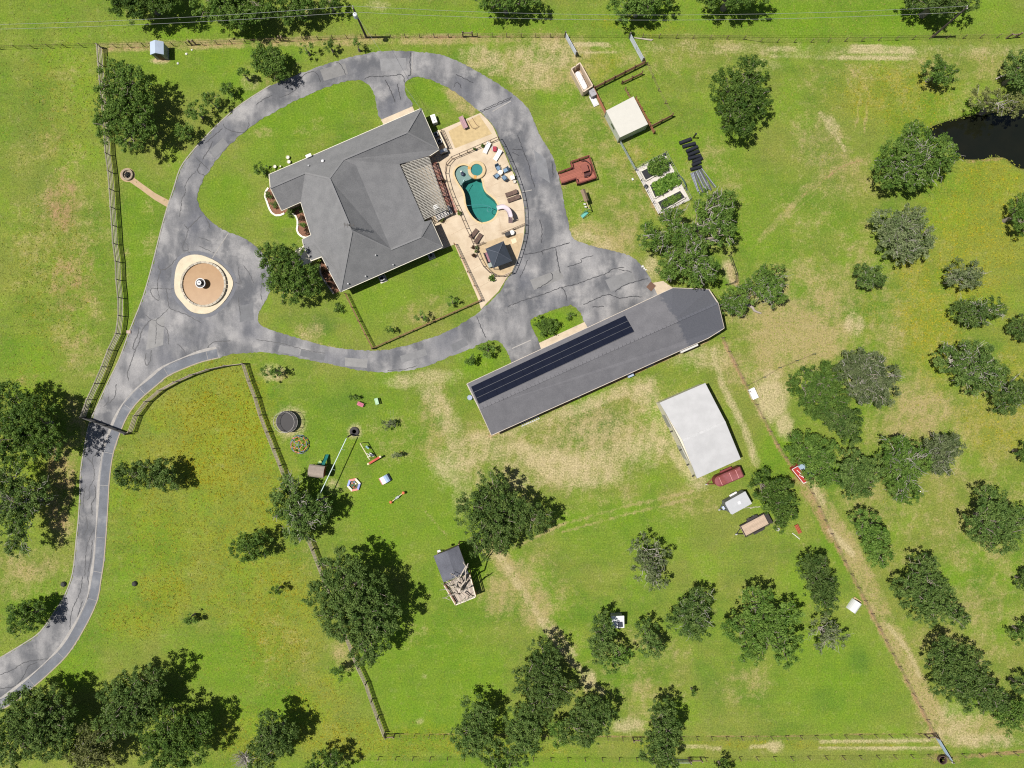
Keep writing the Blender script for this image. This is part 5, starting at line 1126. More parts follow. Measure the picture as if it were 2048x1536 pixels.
def wire_fence(name, label, pts, spacing, height=1.25, strands=4, post=.08, mp=M('thin_post', (.20, .15, .11), .9), braces=()):
    px = resample(pts, spacing); w = [P(*p) for p in px]
    t = thing(name, label, 'fence', w[len(w) // 2])
    for i, p in enumerate(w):
        h = height * random.uniform(.95, 1.08); lx, ly = random.uniform(-.05, .05), random.uniform(-.05, .05)
        bar('post', p - Vector((0, 0, .05)), p + Vector((lx, ly, h)), post, post, mp, t)
    for k in range(strands):
        z = height * (k + 1) / (strands + .3)
        MB().tube([p + Vector((0, 0, z - .02 * (i % 2))) for i, p in enumerate(w)], .010, 3).build('wire', M('rusty_wire', (.22, .14, .10), .8), t)
    for a, b in braces:
        A, B = P(*a), P(*b)
        for q in (A, B): bar('brace_post', q, q + Vector((0, 0, height + .25)), .17, .17, mp, t)
        bar('brace_rail', A + Vector((0, 0, height * .85)), B + Vector((0, 0, height * .85)), .13, .13, mp, t)
    return t
wire_fence('wire_fence', 'rusty wire fence along the top field', [(204, 96), (310, 94), (512, 86), (732, 76), (1024, 74), (1129, 75)], 29, braces=[((926, 73), (945, 73)), ((384, 90), (392, 89)), ((562, 82), (568, 82))])
wire_fence('wire_fence', 'wire fence along the top edge east of the gates', [(1284, 76), (1484, 79), (1536, 86), (1680, 84), (1863, 78), (2060, 75)], 34, braces=[((2012, 77), (2031, 75))])
wire_fence('wire_fence', 'rusty wire fence along the bottom of the lawn', [(771, 1467), (1000, 1470), (1264, 1474), (1536, 1472), (1866, 1467)], 30, braces=[((773, 1468), (790, 1467)), ((1265, 1474), (1280, 1474)), ((1848, 1468), (1864, 1467))])
wire_fence('wire_fence', 'wire fence on the red dirt line down the east side', [(1443, 676), (1500, 790), (1562, 905), (1622, 985), (1682, 1112), (1780, 1300), (1866, 1466)], 30)
wire_fence('wire_fence', 'thin wire fence along the very bottom field edge', [(690, 1513), (960, 1514), (1400, 1515), (1900, 1508), (2060, 1502)], 34, strands=3, post=.09, braces=[((1378, 1514), (1400, 1514))])
wire_fence('wire_fence', 'thin wire fence left of the top fence corner', [(200, 94), (100, 96), (-30, 100)], 34, strands=3, post=.08)
wire_fence('wire_fence', 'faint wire run from the white box into the east field', [(1493, 770), (1532, 751), (1550, 738), (1625, 708)], 34, height=1.1, strands=2, post=.09, mp=M('green_post', (.07, .11, .09), .6))
wire_fence('wire_fence', 'wire fence of the pen right of the flat-roofed shed', [(1293, 130), (1312, 175), (1343, 232)], 26, height=1.1, strands=3, post=.08)
def pipe_gate(name, label, a, b, h, mat, bars=6, r=.03, leaves=1, wid=.06):
    A, B = P(*a), P(*b); t = thing(name, label, 'gate', (A + B) / 2)
    for k in range(leaves):
        p, q = A.lerp(B, k / leaves + .01), A.lerp(B, (k + 1) / leaves - .01)
        for z in np.linspace(.15, h, bars): bar('rail', p + Vector((0, 0, z)), q + Vector((0, 0, z)), wid, wid, mat, t)
        for f in (0, .5, 1): bar('stile', p.lerp(q, f) + Vector((0, 0, .12)), p.lerp(q, f) + Vector((0, 0, h + .02)), wid, wid, mat, t)
    for p in (A, B):
        bar('post', p - Vector((0, 0, .05)) + (p - (A + B) / 2).normalized() * .15, p + Vector((0, 0, h + .35)) + (p - (A + B) / 2).normalized() * .15, .16, .16, GREYP, t)
    return t
pipe_gate('pipe_gate', 'grey pipe gate by the gas tank pen, left of two', (1131, 76), (1151, 112), 1.35, STEEL, 7, wid=.09)
pipe_gate('pipe_gate', 'grey pipe gate at the end of the brown pen fence', (1259, 78), (1284, 124), 1.35, STEEL, 7, wid=.09)
pipe_gate('pipe_gate', 'grey pipe gate at the bottom right fence corner', (1868, 1470), (1894, 1513), 1.35, M('bluish_steel', (.30, .38, .46), .5, .1, metal=.3), 6, wid=.09)
pipe_gate('driveway_gate', 'black two-leaf metal gate across the entrance drive', (174, 835), (258, 867), 1.35, M('black_iron', (.02, .02, .022), .5), 5, leaves=2, wid=.07)
pipe_gate('pipe_gate', 'low grey gate in the bottom field fence under the upright oak', (1350, 1518), (1376, 1518), 1.1, STEEL, 4, wid=.06)
# pool fence
PF = M('pool_fence_iron', (.085, .055, .04), .6, .2); PFB = M('pool_fence_grey', (.10, .105, .11), .6, .2)
def rail_fence(label, pts, mat, spacing=17, h=1.25, pick=True):
    px = resample(pts, spacing); w = [P(*p) for p in px]; t = thing('pool_fence', label, 'fence', w[len(w) // 2])
    for p in w: bar('post', p + Vector((0, 0, .05)), p + Vector((0, 0, h + .05)), .08, .08, mat, t)
    for a, b in zip(w, w[1:]):
        for z in (.15, h): bar('rail', a + Vector((0, 0, z)), b + Vector((0, 0, z)), .07, .07, mat, t)
    return t
rail_fence('dark metal pool fence along the house side of the pool', [(997, 279), (964.5, 293), (925.5, 310), (904, 319), (896, 326.5), (892, 336), (891.5, 352), (901, 386), (911, 409), (920, 427), (930, 452), (938, 468), (945, 484), (954, 507), (964, 530), (980, 546), (1000, 557), (1024, 547)], PF)
rail_fence('dark metal pool fence along the driveway side of the pool', [(1025, 546), (1033, 528), (1040, 508), (1049, 474), (1051, 449), (1050, 423), (1044.6, 390), (1036, 363), (1028, 342), (1018, 319), (1006.5, 294), (998, 279)], PFB)
rail_fence('low dark rail beside the white round table', [(1004, 468.5), (1050, 449.5)], PF, 23, .9)
rail_fence('short dark rail above the gazebo corner', [(955, 492), (968, 486)], PF, 13, .9)

# ================================================================ POOL AND PATIO THINGS
TILE = M('pool_plaster', (.19, .35, .31), .6, .15, 1.5)
LEDGE = M('pool_ledge', (.24, .30, .29), .7, .15, 2)
COPING = M('pool_coping', (.50, .385, .22), .85, .15, 2, stain=(.46, .39, .29))
pl_ = thing('swimming_pool', 'turquoise kidney-shaped swimming pool on the patio', 'pool', P(955, 400))
MB().sheet([cop_out, pool], .095, .3).build('coping', COPING, pl_)
n = len(pool); ins = offset_poly(pool, -.05)
m0 = MB(); m0.add([(p[0], p[1], .09) for p in pool] + [(p[0], p[1], -1.75) for p in pool], [(i, (i + 1) % n, (i + 1) % n + n, i + n) for i in range(n)] if poly_area(pool) < 0 else [(i + n, (i + 1) % n + n, (i + 1) % n, i) for i in range(n)])
m0.sheet([pool], -1.7)
m0.build('basin', TILE, pl_)
ledge_px = [(908, 344), (914, 334), (925, 329), (938, 332), (950, 346), (941, 357), (928, 362), (922, 370), (917, 368), (910, 357)]
MB().prism(W2(catmull(ledge_px, 3, True)), -1.7, -.28).build('shallow_ledge', LEDGE, pl_)
WAT = bpy.data.materials.new('pool_water'); g = NG(WAT)
tr = g.n.new('ShaderNodeBsdfTransparent'); tr.inputs[0].default_value = (.97, .99, .98, 1)
gl = g.n.new('ShaderNodeBsdfGlossy'); gl.inputs['Roughness'].default_value = .08
b_ = g.n.new('ShaderNodeBump'); b_.inputs['Distance'].default_value = .02; g.put(b_.inputs['Height'], g.noise(3, 3)); g.l.new(b_.outputs[0], gl.inputs['Normal'])
fr = g.n.new('ShaderNodeFresnel'); fr.inputs[0].default_value = 1.33
mx = g.n.new('ShaderNodeMixShader'); g.l.new(fr.outputs[0], mx.inputs[0]); g.l.new(tr.outputs[0], mx.inputs[1]); g.l.new(gl.outputs[0], mx.inputs[2]); g.surf(mx.outputs[0])
va = g.n.new('ShaderNodeVolumeAbsorption'); va.inputs['Color'].default_value = (.10, .66, .66, 1); va.inputs['Density'].default_value = .64
g.l.new(va.outputs[0], g.out.inputs['Volume'])
MB().prism(offset_poly(pool, .03), -1.9, -.02).build('water', WAT, pl_)
SC = P(953.7, 341); spa = thing('raised_spa', 'round raised spa with tan rim joined to the pool', 'spa', SC)
MB().lathe(SC, [(1.36, -.1), (1.36, .34), (1.30, .40), (.92, .40), (.88, .36), (.88, -.02), (.55, -.03), (.52, -.32), (.01, -.34)], 36).build('rim', COPING, spa)
MB().lathe(SC, [(.885, -.05), (.875, .10), (.56, .09), (.54, -.2), (0.01, -.22)], 32).build('basin', TILE, spa)
WS = M('spa_water', (.035, .17, .165), .08, .1, 2, spec=.5)
MB().lathe(SC, [(.874, .235), (.01, .236)], 32).build('water', WS, spa)
for a in (2.9, 4.5): q = SC + Vector((1.12 * math.cos(a), 1.12 * math.sin(a), .42)); MB().box(q, (.5, .38, .06), rz=a).build('spillway', M('amber_stone', (.52, .28, .07), .7), spa)
q = P(959, 328); simple('clay_pot', 'small dark pot on the patio above the spa', 'pot', MB(q).lathe((0, 0, .08), [(.12, 0), (.17, .28), (.15, .28), (.02, .22)], 10), DARKM, 959, 328)
CHR = M('chrome_rail', (.10, .16, .17), .3, .1, metal=.5)
for lb, pts, nm in (('curved handrail at the steps of the pool ledge', [(926, 378, .1), (925, 370, .9), (929, 363, 1.0), (932, 366, .2)], 'handrail'), ('metal handrail at the lower end of the pool', [(954, 442, .1), (955, 439, .9), (961, 441, .9), (964, 446, .1)], 'handrail')):
    for_ = [P(x, y) + Vector((0, 0, z)) for x, y, z in pts]
    tag(MB().tube(for_, .04, 6).build(nm, CHR, None, loc=for_[0].xy.to_3d()), lb, 'handrail')
hs = catmull([(934, 411), (950, 410), (966, 410), (979, 413), (984, 419), (980, 424), (975, 422), (975, 416), (981, 413)], 4)
tag(MB().tube([P(x, y, -.03) + Vector((0, 0, 0.0)) for x, y in hs], .035, 5).build('cleaner_hose', M('hose_teal', (.06, .22, .24), .5), None), 'dark hose of a pool cleaner floating on the pool', 'hose')
q = P(924, 345); fl = thing('pool_float', 'white and black toy float on the shallow pool ledge', 'float', q)
MB(q).lathe((0.1, -.25, -.02), [(.01, 0), (.26, .03), (.30, .12), (.2, .2), (.01, .22)], 12).build('body', M('navy_rubber', (.02, .03, .06), .4), fl)
MB(q).lathe((-.12, .12, .0), [(.01, 0), (.14, .06), (.12, .2), (.01, .26)], 10).build('head', WHITE, fl)
# water slide
sl = thing('pool_slide', 'pale lavender curved slide ending at the pool', 'slide', P(1016, 425))
path = catmull([(994, 417.5, .35), (1001, 416, .5), (1008, 417, .8), (1015, 423, 1.25), (1019, 431, 1.7), (1021, 440, 1.9)], 5)
cs = [P(x, y, 0) + Vector((0, 0, z)) for x, y, z in path]
LAV = M('lavender_gelcoat', (.48, .42, .46), .35, .08)
prof = [(-.34, .22), (-.30, .04), (-.14, -.02), (.14, -.02), (.30, .04), (.34, .22)]
vs = []; fs = []
for i, p in enumerate(cs):
    d = cs[min(len(cs) - 1, i + 1)] - cs[max(0, i - 1)]; s_ = Vector((d.y, -d.x, 0)).normalized()
    vs += [p + s_ * x + Vector((0, 0, z)) for x, z in prof]
k = len(prof)
for i in range(len(cs) - 1): fs += [(i * k + j, i * k + j + 1, (i + 1) * k + j + 1, (i + 1) * k + j) for j in range(k - 1)]
MB().add(vs, fs).build('chute', LAV, sl, smooth=True)
for i in (6, 13, 20, 25):
    p = cs[i]; bar('leg', (p.x, p.y, .06), p, .09, .09, LAV, sl)
top = cs[-1]
for s_ in (-.28, .28): bar('ladder_rail', (top.x + s_, top.y - .45, .07), (top.x + s_, top.y, 2.3), .07, .07, LAV, sl)
for i in range(6): bar('step', (top.x - .28, top.y - .42 + .07 * i, .3 + .28 * i), (top.x + .28, top.y - .42 + .07 * i, .3 + .28 * i), .12, .05, M('slide_step', (.22, .15, .16), .7), sl)
# loungers
def lounger(label, px0, px1, mat, fmat, group):
    A, B = P(*px0), P(*px1); q = (A + B) / 2; a = math.atan2(B.y - A.y, B.x - A.x); L = frame(q, a); ln = max(1.75, (B - A).length)
    t = thing('sun_lounger', label, 'lounger', q, group); n_ = 9
    for i in range(n_):
        x = -ln / 2 + .75 + (ln - .78) * i / (n_ - 1) if False else -ln / 2 + .78 + (ln - .8) * (i + .5) / n_
        bar('slat', L(x, -.31, .40), L(x, .31, .40), (ln - .8) / n_ * .9, .04, mat, t)
    MB(q, a).add([(-ln / 2 + .77, -.31, .41), (-ln / 2 + .77, .31, .41), (-ln / 2 + .08, .31, .74), (-ln / 2 + .08, -.31, .74), (-ln / 2 + .79, -.31, .37), (-ln / 2 + .79, .31, .37), (-ln / 2 + .1, .31, .70), (-ln / 2 + .1, -.31, .70)], [(0, 1, 2, 3)[::-1], (4, 5, 6, 7), (0, 4, 7, 3), (1, 2, 6, 5), (2, 3, 7, 6), (0, 1, 5, 4)]).build('backrest', mat, t)
    for y in (-.3, .3): bar('side_rail', L(-ln / 2 + .05, y, .34), L(ln / 2, y, .34), .05, .06, fmat, t)
    for x in (-ln / 2 + .3, ln / 2 - .3):
        for y in (-.29, .29): bar('leg', L(x, y, .075), L(x, y, .34), .05, .05, fmat, t)
LW = M('white_resin', (.78, .77, .74), .5, .05); LB = M('brown_wicker', (.115, .075, .06), .8, .2, 6); LBF = M('brown_frame', (.05, .033, .028), .7)
lounger('white sun lounger by the upper pool fence, left of the two', (979, 287), (969, 308), LW, LW, 'white loungers')
lounger('white sun lounger by the upper pool fence, right of the two', (1001, 303), (990, 321), LW, LW, 'white loungers')
lounger('brown sun lounger right of the pool, upper of the pair', (1035, 384), (1011, 392), LB, LBF, 'brown loungers')
lounger('brown sun lounger right of the pool, lower of the pair', (1040, 394), (1015, 403), LB, LBF, 'brown loungers')
lounger('brown sun lounger below the pool, left of the pair', (941, 477), (954, 461), LB, LBF, 'brown loungers')
lounger('brown sun lounger below the pool, right of the pair', (951, 487), (962, 470), LB, LBF, 'brown loungers')
q = P(988, 299); st = thing('side_table', 'small round grey table with a red towel between white loungers', 'table', q)
MB(q).lathe((0, 0, .45), [(.01, 0), (.42, 0), (.42, .04), (.01, .05)], 16).build('top', M('glass_grey', (.42, .38, .38), .3), st)
MB(q).lathe((0, 0, .075), [(.2, 0), (.05, .05), (.05, .38)], 10).build('pedestal', DARKM, st)
tw = thing('red_towel', 'crumpled red towel on the small grey table', 'towel', q + Vector((.1, -.05, .5)))
m0 = MB(q + Vector((.12, -.08, .5))); gN = 7
vs = [((i / (gN - 1) - .5) * .55, (j / (gN - 1) - .5) * .75, .03 + .05 * math.sin(i * 1.9 + j) * math.cos(j * 1.3)) for i in range(gN) for j in range(gN)]
m0.add(vs, [(i * gN + j, (i + 1) * gN + j, (i + 1) * gN + j + 1, i * gN + j + 1) for i in range(gN - 1) for j in range(gN - 1)]).build('cloth', M('red_cloth', (.30, .03, .05), .9), tw, smooth=True)
# dining set
q = P(1001, 347.5); dt = thing('round_table', 'round patio table with pale rim among four blue chairs', 'table', q)
MB(q).lathe((0, 0, .70), [(.30, 0), (.36, 0), (.36, .05), (.27, .05)], 20).build('rim', M('pale_rim', (.62, .58, .50), .5), dt)
MB(q).lathe((0, 0, .71), [(.01, 0), (.29, 0), (.29, .02), (.01, .025)], 20).build('top', M('table_dark', (.12, .09, .06), .5), dt)
for i in range(3): a = i * 2.1; bar('leg', q + Vector((.25 * math.cos(a), .25 * math.sin(a), .07)), q + Vector((.1 * math.cos(a), .1 * math.sin(a), .7)), .05, .05, DARKM, dt)
BC = M('blue_cushion', (.14, .22, .32), .8, .15); BCD = M('blue_shell', (.035, .065, .10), .6, .1)
for i, ((cx_, cy_), lb) in enumerate(zip(((996, 337.5), (1011.5, 342), (993.5, 353.5), (1008.5, 357.5)), ('blue patio chair above the round table', 'blue patio chair right of the round table', 'blue patio chair left of the round table', 'blue patio chair below the round table'))):
    c = P(cx_, cy_); a = math.atan2(c.y - q.y, c.x - q.x); L = frame(c, a); t = thing('patio_chair', lb, 'chair', c, 'blue patio chairs')
    MB(c, a).box((-.05, 0, .42), (.6, .56, .12)).build('seat', BC, t)
    MB(c, a).add([(.25, -.3, .4), (.25, .3, .4), (.45, .3, .95), (.45, -.3, .95), (.32, -.3, .4), (.32, .3, .4), (.52, .3, .95), (.52, -.3, .95)], [(3, 2, 1, 0), (4, 5, 6, 7), (0, 1, 5, 4), (1, 2, 6, 5), (2, 3, 7, 6), (3, 0, 4, 7)]).build('backrest', BCD, t)
    for y in (-.31, .31): bar('armrest', L(-.25, y, .62), L(.35, y, .62), .06, .04, BCD, t)
    for x in (-.28, .28):
        for y in (-.26, .26): bar('leg', L(x, y, .075), L(x, y, .4), .04, .04, BCD, t)
q = P(1025, 357); t = thing('white_chair', 'white resin chair by the driveway-side pool fence', 'chair', q); L = frame(q, .3)
MB(q, .3).box((0, 0, .42), (.55, .55, .05)).build('seat', LW, t); bar('backrest', L(.25, -.28, .7), L(.25, .28, .7), .06, .5, LW, t)
for x in (-.22, .22):
    for y in (-.22, .22): bar('leg', L(x, y, .075), L(x, y, .4), .05, .05, LW, t)
for y in (-.28, .28): bar('armrest', L(-.22, y, .62), L(.25, y, .62), .06, .04, LW, t)
q = P(1029, 364.5); simple('plant_stand', 'small pale stool with a dark pot below the white chair', 'stool', MB(q).lathe((0, 0, .075), [(.22, 0), (.24, .35), (.18, .38), (.16, .30), (.02, .3)], 12), M('pale_pot', (.5, .47, .42), .7), 1029, 364.5)
# mauve bench and wire frame on the aggregate court
q = P(927, 248); t = thing('slatted_bench', 'long mauve slatted table standing on the tan court', 'table', q); a = pang(11, 24); L = frame(q, a)
MAU = M('mauve_board', (.36, .22, .24), .8, .12, 4)
for i in range(4): bar('slat', L(-.95, -.27 + .18 * i, .74), L(.95, -.27 + .18 * i, .74), .165, .04, MAU, t)
for x in (-.8, .8):
    for y in (-.28, .28): bar('leg', L(x, y, .085), L(x, y, .72), .06, .06, M('mauve_leg', (.12, .05, .06), .7), t)
bar('stretcher', L(-.8, 0, .3), L(.8, 0, .3), .06, .06, M('mauve_leg', (0, 0, 0)), t)
q = P(944, 245); t = thing('tube_rack', 'bent brown tube rack lying on the tan court', 'rack', q)
TB = M('brown_tube', (.17, .10, .07), .6)
for pts in ([(935, 240, .12), (944, 256, .12)], [(944, 236, .12), (953, 250, .12)], [(944, 256, .12), (950, 259, .3), (958, 254, .3), (953, 250, .12)]):
    MB().tube([P(x, y) + Vector((0, 0, z)) for x, y, z in pts], .035, 5).build('tube', TB, t)
# grill and appliances
q = P(888, 306); t = thing('gas_grill', 'stainless gas grill beside the pergola corner', 'grill', q); a = pang(24, -10); L = frame(q, a)
SS = M('stainless', (.50, .52, .54), .3, .1, metal=.6)
MB(q, a).box((0, 0, .5), (1.0, .6, .84)).build('cabinet', DARKM, t); MB(q, a).box((0, 0, .95), (1.1, .62, .08)).build('worktop', SS, t)
vs = [(x, .28 * math.cos(math.pi * i / 8), 1.0 + .26 * math.sin(math.pi * i / 8)) for x in (-.38, .38) for i in range(9)]
MB(q, a).add(vs, [(i, i + 9, i + 10, i + 1) for i in range(8)] + [tuple(range(9)), tuple(range(9, 18))[::-1]]).build('lid', SS, t, smooth=False); bar('handle', L(-.3, -.32, 1.12), L(.3, -.32, 1.12), .04, .04, DARKM, t)
def cond(label, px, py, s=.75, h=.75, col=None, pad=True, ang=.4):
    q = P(px, py); t = thing('air_conditioner', label, 'air conditioner', q, None)
    if pad: MB(q, ang).box((0, 0, .05), (s * 1.45, s * 1.45, .1)).build('pad', M('ac_pad', (.60, .56, .48), .9), t)
    MB(q, ang).box((0, 0, .1 + h / 2), (s, s, h)).build('casing', col or M('ac_grey', (.12, .12, .13), .6), t)
    MB(q, ang).lathe((0, 0, .1 + h), [(s * .44, 0), (s * .46, .04), (s * .40, .04), (s * .38, .0), (.01, .0)], 20).build('grille_ring', M('ac_ring', (.66, .66, .66), .5), t)
    for k in range(3): a = k * 2.09 + .5; bar('fan_blade', q + Vector((.03 * math.cos(a), .03 * math.sin(a), .12 + h)), q + Vector((s * .34 * math.cos(a), s * .34 * math.sin(a), .12 + h)), .16, .02, M('ac_blade', (.03, .03, .035), .5), t)
cond('round-fan condenser on a white pad at the south house wall', 766, 558)
cond('condenser by the house corner above the pergola', 873, 272, .7, .7)
cond('condenser nearest the grill by the low cream wall', 880, 286, .7, .7)
cond('condenser at the south house wall near the yard corner', 863, 512, .7, .6)
q = P(869, 242); t = thing('standby_generator', 'white standby generator beside the garage roof', 'generator', q); a = pang(8, 24)
MB(q, a).box((0, 0, .45), (1.25, .7, .9)).build('housing', WHITE, t); MB(q, a).add([(-.66, -.38, .9), (.66, -.38, .9), (.66, .38, .9), (-.66, .38, .9), (-.6, -.3, 1.02), (.6, -.3, 1.02), (.6, .3, 1.02), (-.6, .3, 1.02)], [(0, 1, 5, 4), (1, 2, 6, 5), (2, 3, 7, 6), (3, 0, 4, 7), (4, 5, 6, 7)]).build('lid', LW, t)
for y in (-.25, .3): MB(q, a).box((y, 0, 1.03), (.12, .12, .04)).build('latch', DARKM, t)
t = thing('low_wall', 'low cream wall with a brown rail beside the court', 'wall', P(885, 281))
bar('wall_panel', P(877.5, 264) + Vector((0, 0, .4)), P(894, 299) + Vector((0, 0, .4)), .22, .8, M('cream_wall', (.58, .48, .36), .8), t)
for z in (.6, 1.1): bar('rail', P(883, 262) + Vector((0, 0, z)), P(899, 298) + Vector((0, 0, z)), .06, .06, PF, t)
for f in (0, .5, 1): p = P(883, 262).lerp(P(899, 298), f); bar('post', p + Vector((0, 0, .07)), p + Vector((0, 0, 1.15)), .08, .08, PF, t)
q = P(876, 424); t = thing('outdoor_fireplace', 'pale stone fireplace and counter at the pergola end', 'fireplace', q); a = pang(24, -12); L = frame(q, a)
STN = M('pale_stone', (.46, .44, .41), .85, .15, 3)
MB(q, a).box((0, 0, .9), (.95, .85, 1.8), taper=.9).build('hearth', STN, t); MB(q, a).box((0, 0, 2.3), (.6, .55, 1.1), taper=.9).build('chimney', STN, t); MB(q, a).box((0, 0, 2.9), (.7, .65, .1)).build('chimney_cap', WHITE, t)
MB(q, a).box((.35, -.95, .5), (1.9, .75, .9)).build('counter', STN, t); MB(q, a).box((.35, -.95, .98), (2.0, .85, .06)).build('counter_top', M('counter_pale', (.52, .49, .46), .6), t); MB(q, a).box((1.7, -.75, .6), (.4, 1.3, 1.1)).build('side_pier', STN, t)
# gazebo
gz = [P(971, 497.6, 2.35), P(1007, 482, 2.35), P(1024.5, 522, 2.35), P(986.4, 536, 2.35)]; ap = P(997, 505.5, 3.5)
t = thing('gazebo', 'dark square gazebo with a pointed navy roof', 'gazebo', Vector((ap.x, ap.y, 0)))
NAVY = M('navy_canopy', (.042, .052, .070), .8, .15)
for i in range(4):
    a_, b_ = gz[i], gz[(i + 1) % 4]
    m_ = MB(); m_.add([a_, b_, ap, a_ - Vector((0, 0, .12)), b_ - Vector((0, 0, .12))], [(0, 1, 2)[::-1] if (b_ - a_).cross(ap - a_).z < 0 else (0, 1, 2), (0, 3, 4, 1)])
    m_.build('roof_panel', NAVY, t)
    bar('hip_cap', a_ + Vector((0, 0, .02)), ap + Vector((0, 0, .02)), .09, .05, M('navy_hip', (.075, .085, .11), .7), t)
for c in (ap.lerp(gz[0], .2), ap.lerp(gz[1], .2), ap.lerp(gz[2], .2), ap.lerp(gz[3], .2)): pass
for i in range(4):
    p = Vector((ap.x, ap.y, 0)).lerp(Vector((gz[i].x, gz[i].y, 0)), .9); bar('post', p + Vector((0, 0, .08)), p + Vector((0, 0, 2.4)), .12, .12, DARKM, t)
q = P(976, 516); t = thing('garden_sofa', 'mauve cushioned sofa at the left side of the gazebo', 'sofa', q); a = pang(8, 20); L = frame(q, a)
MB(q, a).box((0, 0, .3), (1.6, .75, .44)).build('base', DARKM, t); MB(q, a).box((0, 0, .58), (1.5, .7, .14)).build('cushion', M('mauve_cushion', (.30, .15, .18), .9), t); bar('backrest', L(-.8, -.36, .75), L(.8, -.36, .75), .12, .5, DARKM, t)
q = P(982, 531); simple('storage_box', 'grey-green storage box under the gazebo corner', 'box', MB(q, pang(24, -10)).box((0, 0, .4), (.8, .6, .62)).box((0, 0, .73), (.85, .65, .05)), M('greygreen', (.25, .28, .26), .7), 982, 531)
q = P(1015, 470.5); t = thing('charcoal_smoker', 'black rectangular smoker by the low dark rail', 'grill', q); a = pang(24, -9); L = frame(q, a)
MB(q, a).box((0, 0, .75), (.75, .6, .35)).build('firebox', DARKM, t); MB(q, a).box((0, 0, .98), (.8, .64, .12), taper=.85).build('lid', M('smoker_black', (.025, .025, .027), .5), t)
for x in (-.3, .3):
    for y in (-.24, .24): bar('leg', L(x, y, .08), L(x, y, .6), .05, .05, DARKM, t)
q = P(1024, 467); t = thing('white_round_table', 'white round table between smoker and driveway fence', 'table', q)
MB(q).lathe((0, 0, .66), [(.02, 0), (.36, 0), (.38, .03), (.36, .06), (.01, .06)], 20).build('top', WHITE, t); MB(q).lathe((0, 0, .08), [(.25, 0), (.06, .06), (.05, .58)], 12).build('pedestal', WHITE, t)
q = P(1028, 482); simple('paving_slab', 'square cream slab lying below the white round table', 'slab', MB(q, .4).box((0, 0, .11), (.75, .75, .05)).box((0, 0, .145), (.6, .6, .02)), M('cream_slab', (.60, .49, .34), .9), 1028, 482)
def pot_plant(name, label, px, py, r, kind, pot=None, h=.6, leaf=.09):
    q = P(px, py); t = thing(name, label, 'plant', q)
    MB(q).lathe((0, 0, .07), [(r * .45, 0), (r * .6, h * .6), (r * .52, h * .6), (.02, h * .5)], 10).build('pot', pot or M('terracotta', (.30, .10, .06), .8), t)
    cl = np.array([[q.x, q.y, h]]) + rng.normal(0, r * .35, (9, 3)) * np.array([1, 1, .5])
    V_, F_, idx, _ = leaves_np(cl, np.full(9, r * .5), np.full(9, 16), leaf)
    me = mesh_np('foliage', V_ - np.array(q), F_); a = me.attributes.new('tint', 'FLOAT', 'FACE'); a.data.foreach_set('value', rng.random(len(F_)).astype(np.float32)); me.materials.append(LEAF[kind]); link('foliage', me, t)
pot_plant('potted_plant', 'bushy potted plant on the fence beside the brick walk', 919, 428, .42, 'bright')
pot_plant('potted_plant', 'potted plant with yellow-green leaves by the fireplace', 885, 441, .5, 'willow')
pot_plant('potted_palm', 'spiky green potted palm below the pool fence', 984, 557, .55, 'oak', leaf=.15)
pot_plant('potted_plant', 'red flowering pot by the fence left of the gazebo', 948, 512, .35, 'purple', M('red_pot', (.42, .05, .05), .6))
pot_plant('potted_plant', 'dark potted plant on the upper pool fence, left of two', 949, 300, .22, 'oak', DARKM)
pot_plant('potted_plant', 'dark potted plant on the upper pool fence, right of two', 966, 294, .28, 'oak', DARKM)
pot_plant('potted_plant', 'small plant where the brick walk begins', 887, 364, .25, 'purple', DARKM)
pot_plant('potted_plant', 'terracotta pot at the end of the short dark rail', 947, 496, .32, 'purple')
pot_plant('potted_plant', 'pale pot in the cluster left of the gazebo', 954, 497, .25, 'grey', WHITE)
pot_plant('potted_plant', 'dark pot lowest in the cluster left of the gazebo', 953, 504, .26, 'oak', DARKM)
# flower beds with white edging
EDGE = M('white_edging', (.72, .68, .58), .8, .1); MULCH = M('red_mulch', (.19, .095, .06), .95, .35, 3, 12)
def bed(label, elabel, edge, inner, z=.04, mat=EDGE, seg=14):
    e = W2(catmull(edge, 5)); t = thing('flower_bed', label, 'flower bed', Vector((*e[len(e) // 2], 0)))
    MB().sheet([e + W2(inner)], z, .04).build('mulch', MULCH, t)
    rs_ = resample(e, .7)
    for a, b in zip(rs_, rs_[1:]): bar('edging_block', (*a, .08), (*b, .08), .26, .16 + .02 * random.random(), mat, t)
bed('curved mulch bed at the west gable of the house', None, [(537, 376), (530, 388), (533, 400), (537, 412), (543, 425), (555, 432), (569, 427)], [(576, 420), (570, 395), (548, 372)])
bed('curved mulch bed along the west wall of the house', None, [(586, 427), (593, 434), (596, 446), (594, 459), (596, 466), (602, 472), (610, 476), (621, 473)], [(630, 470), (612, 415), (600, 412)])
bed('shaded mulch bed below the dark oak at the house corner', None, [(640, 528), (641, 545), (646, 557), (655, 569), (663, 581), (668, 588)], [(684, 580), (672, 550), (660, 530), (648, 518)], mat=M('grey_edging', (.34, .30, .25), .9))
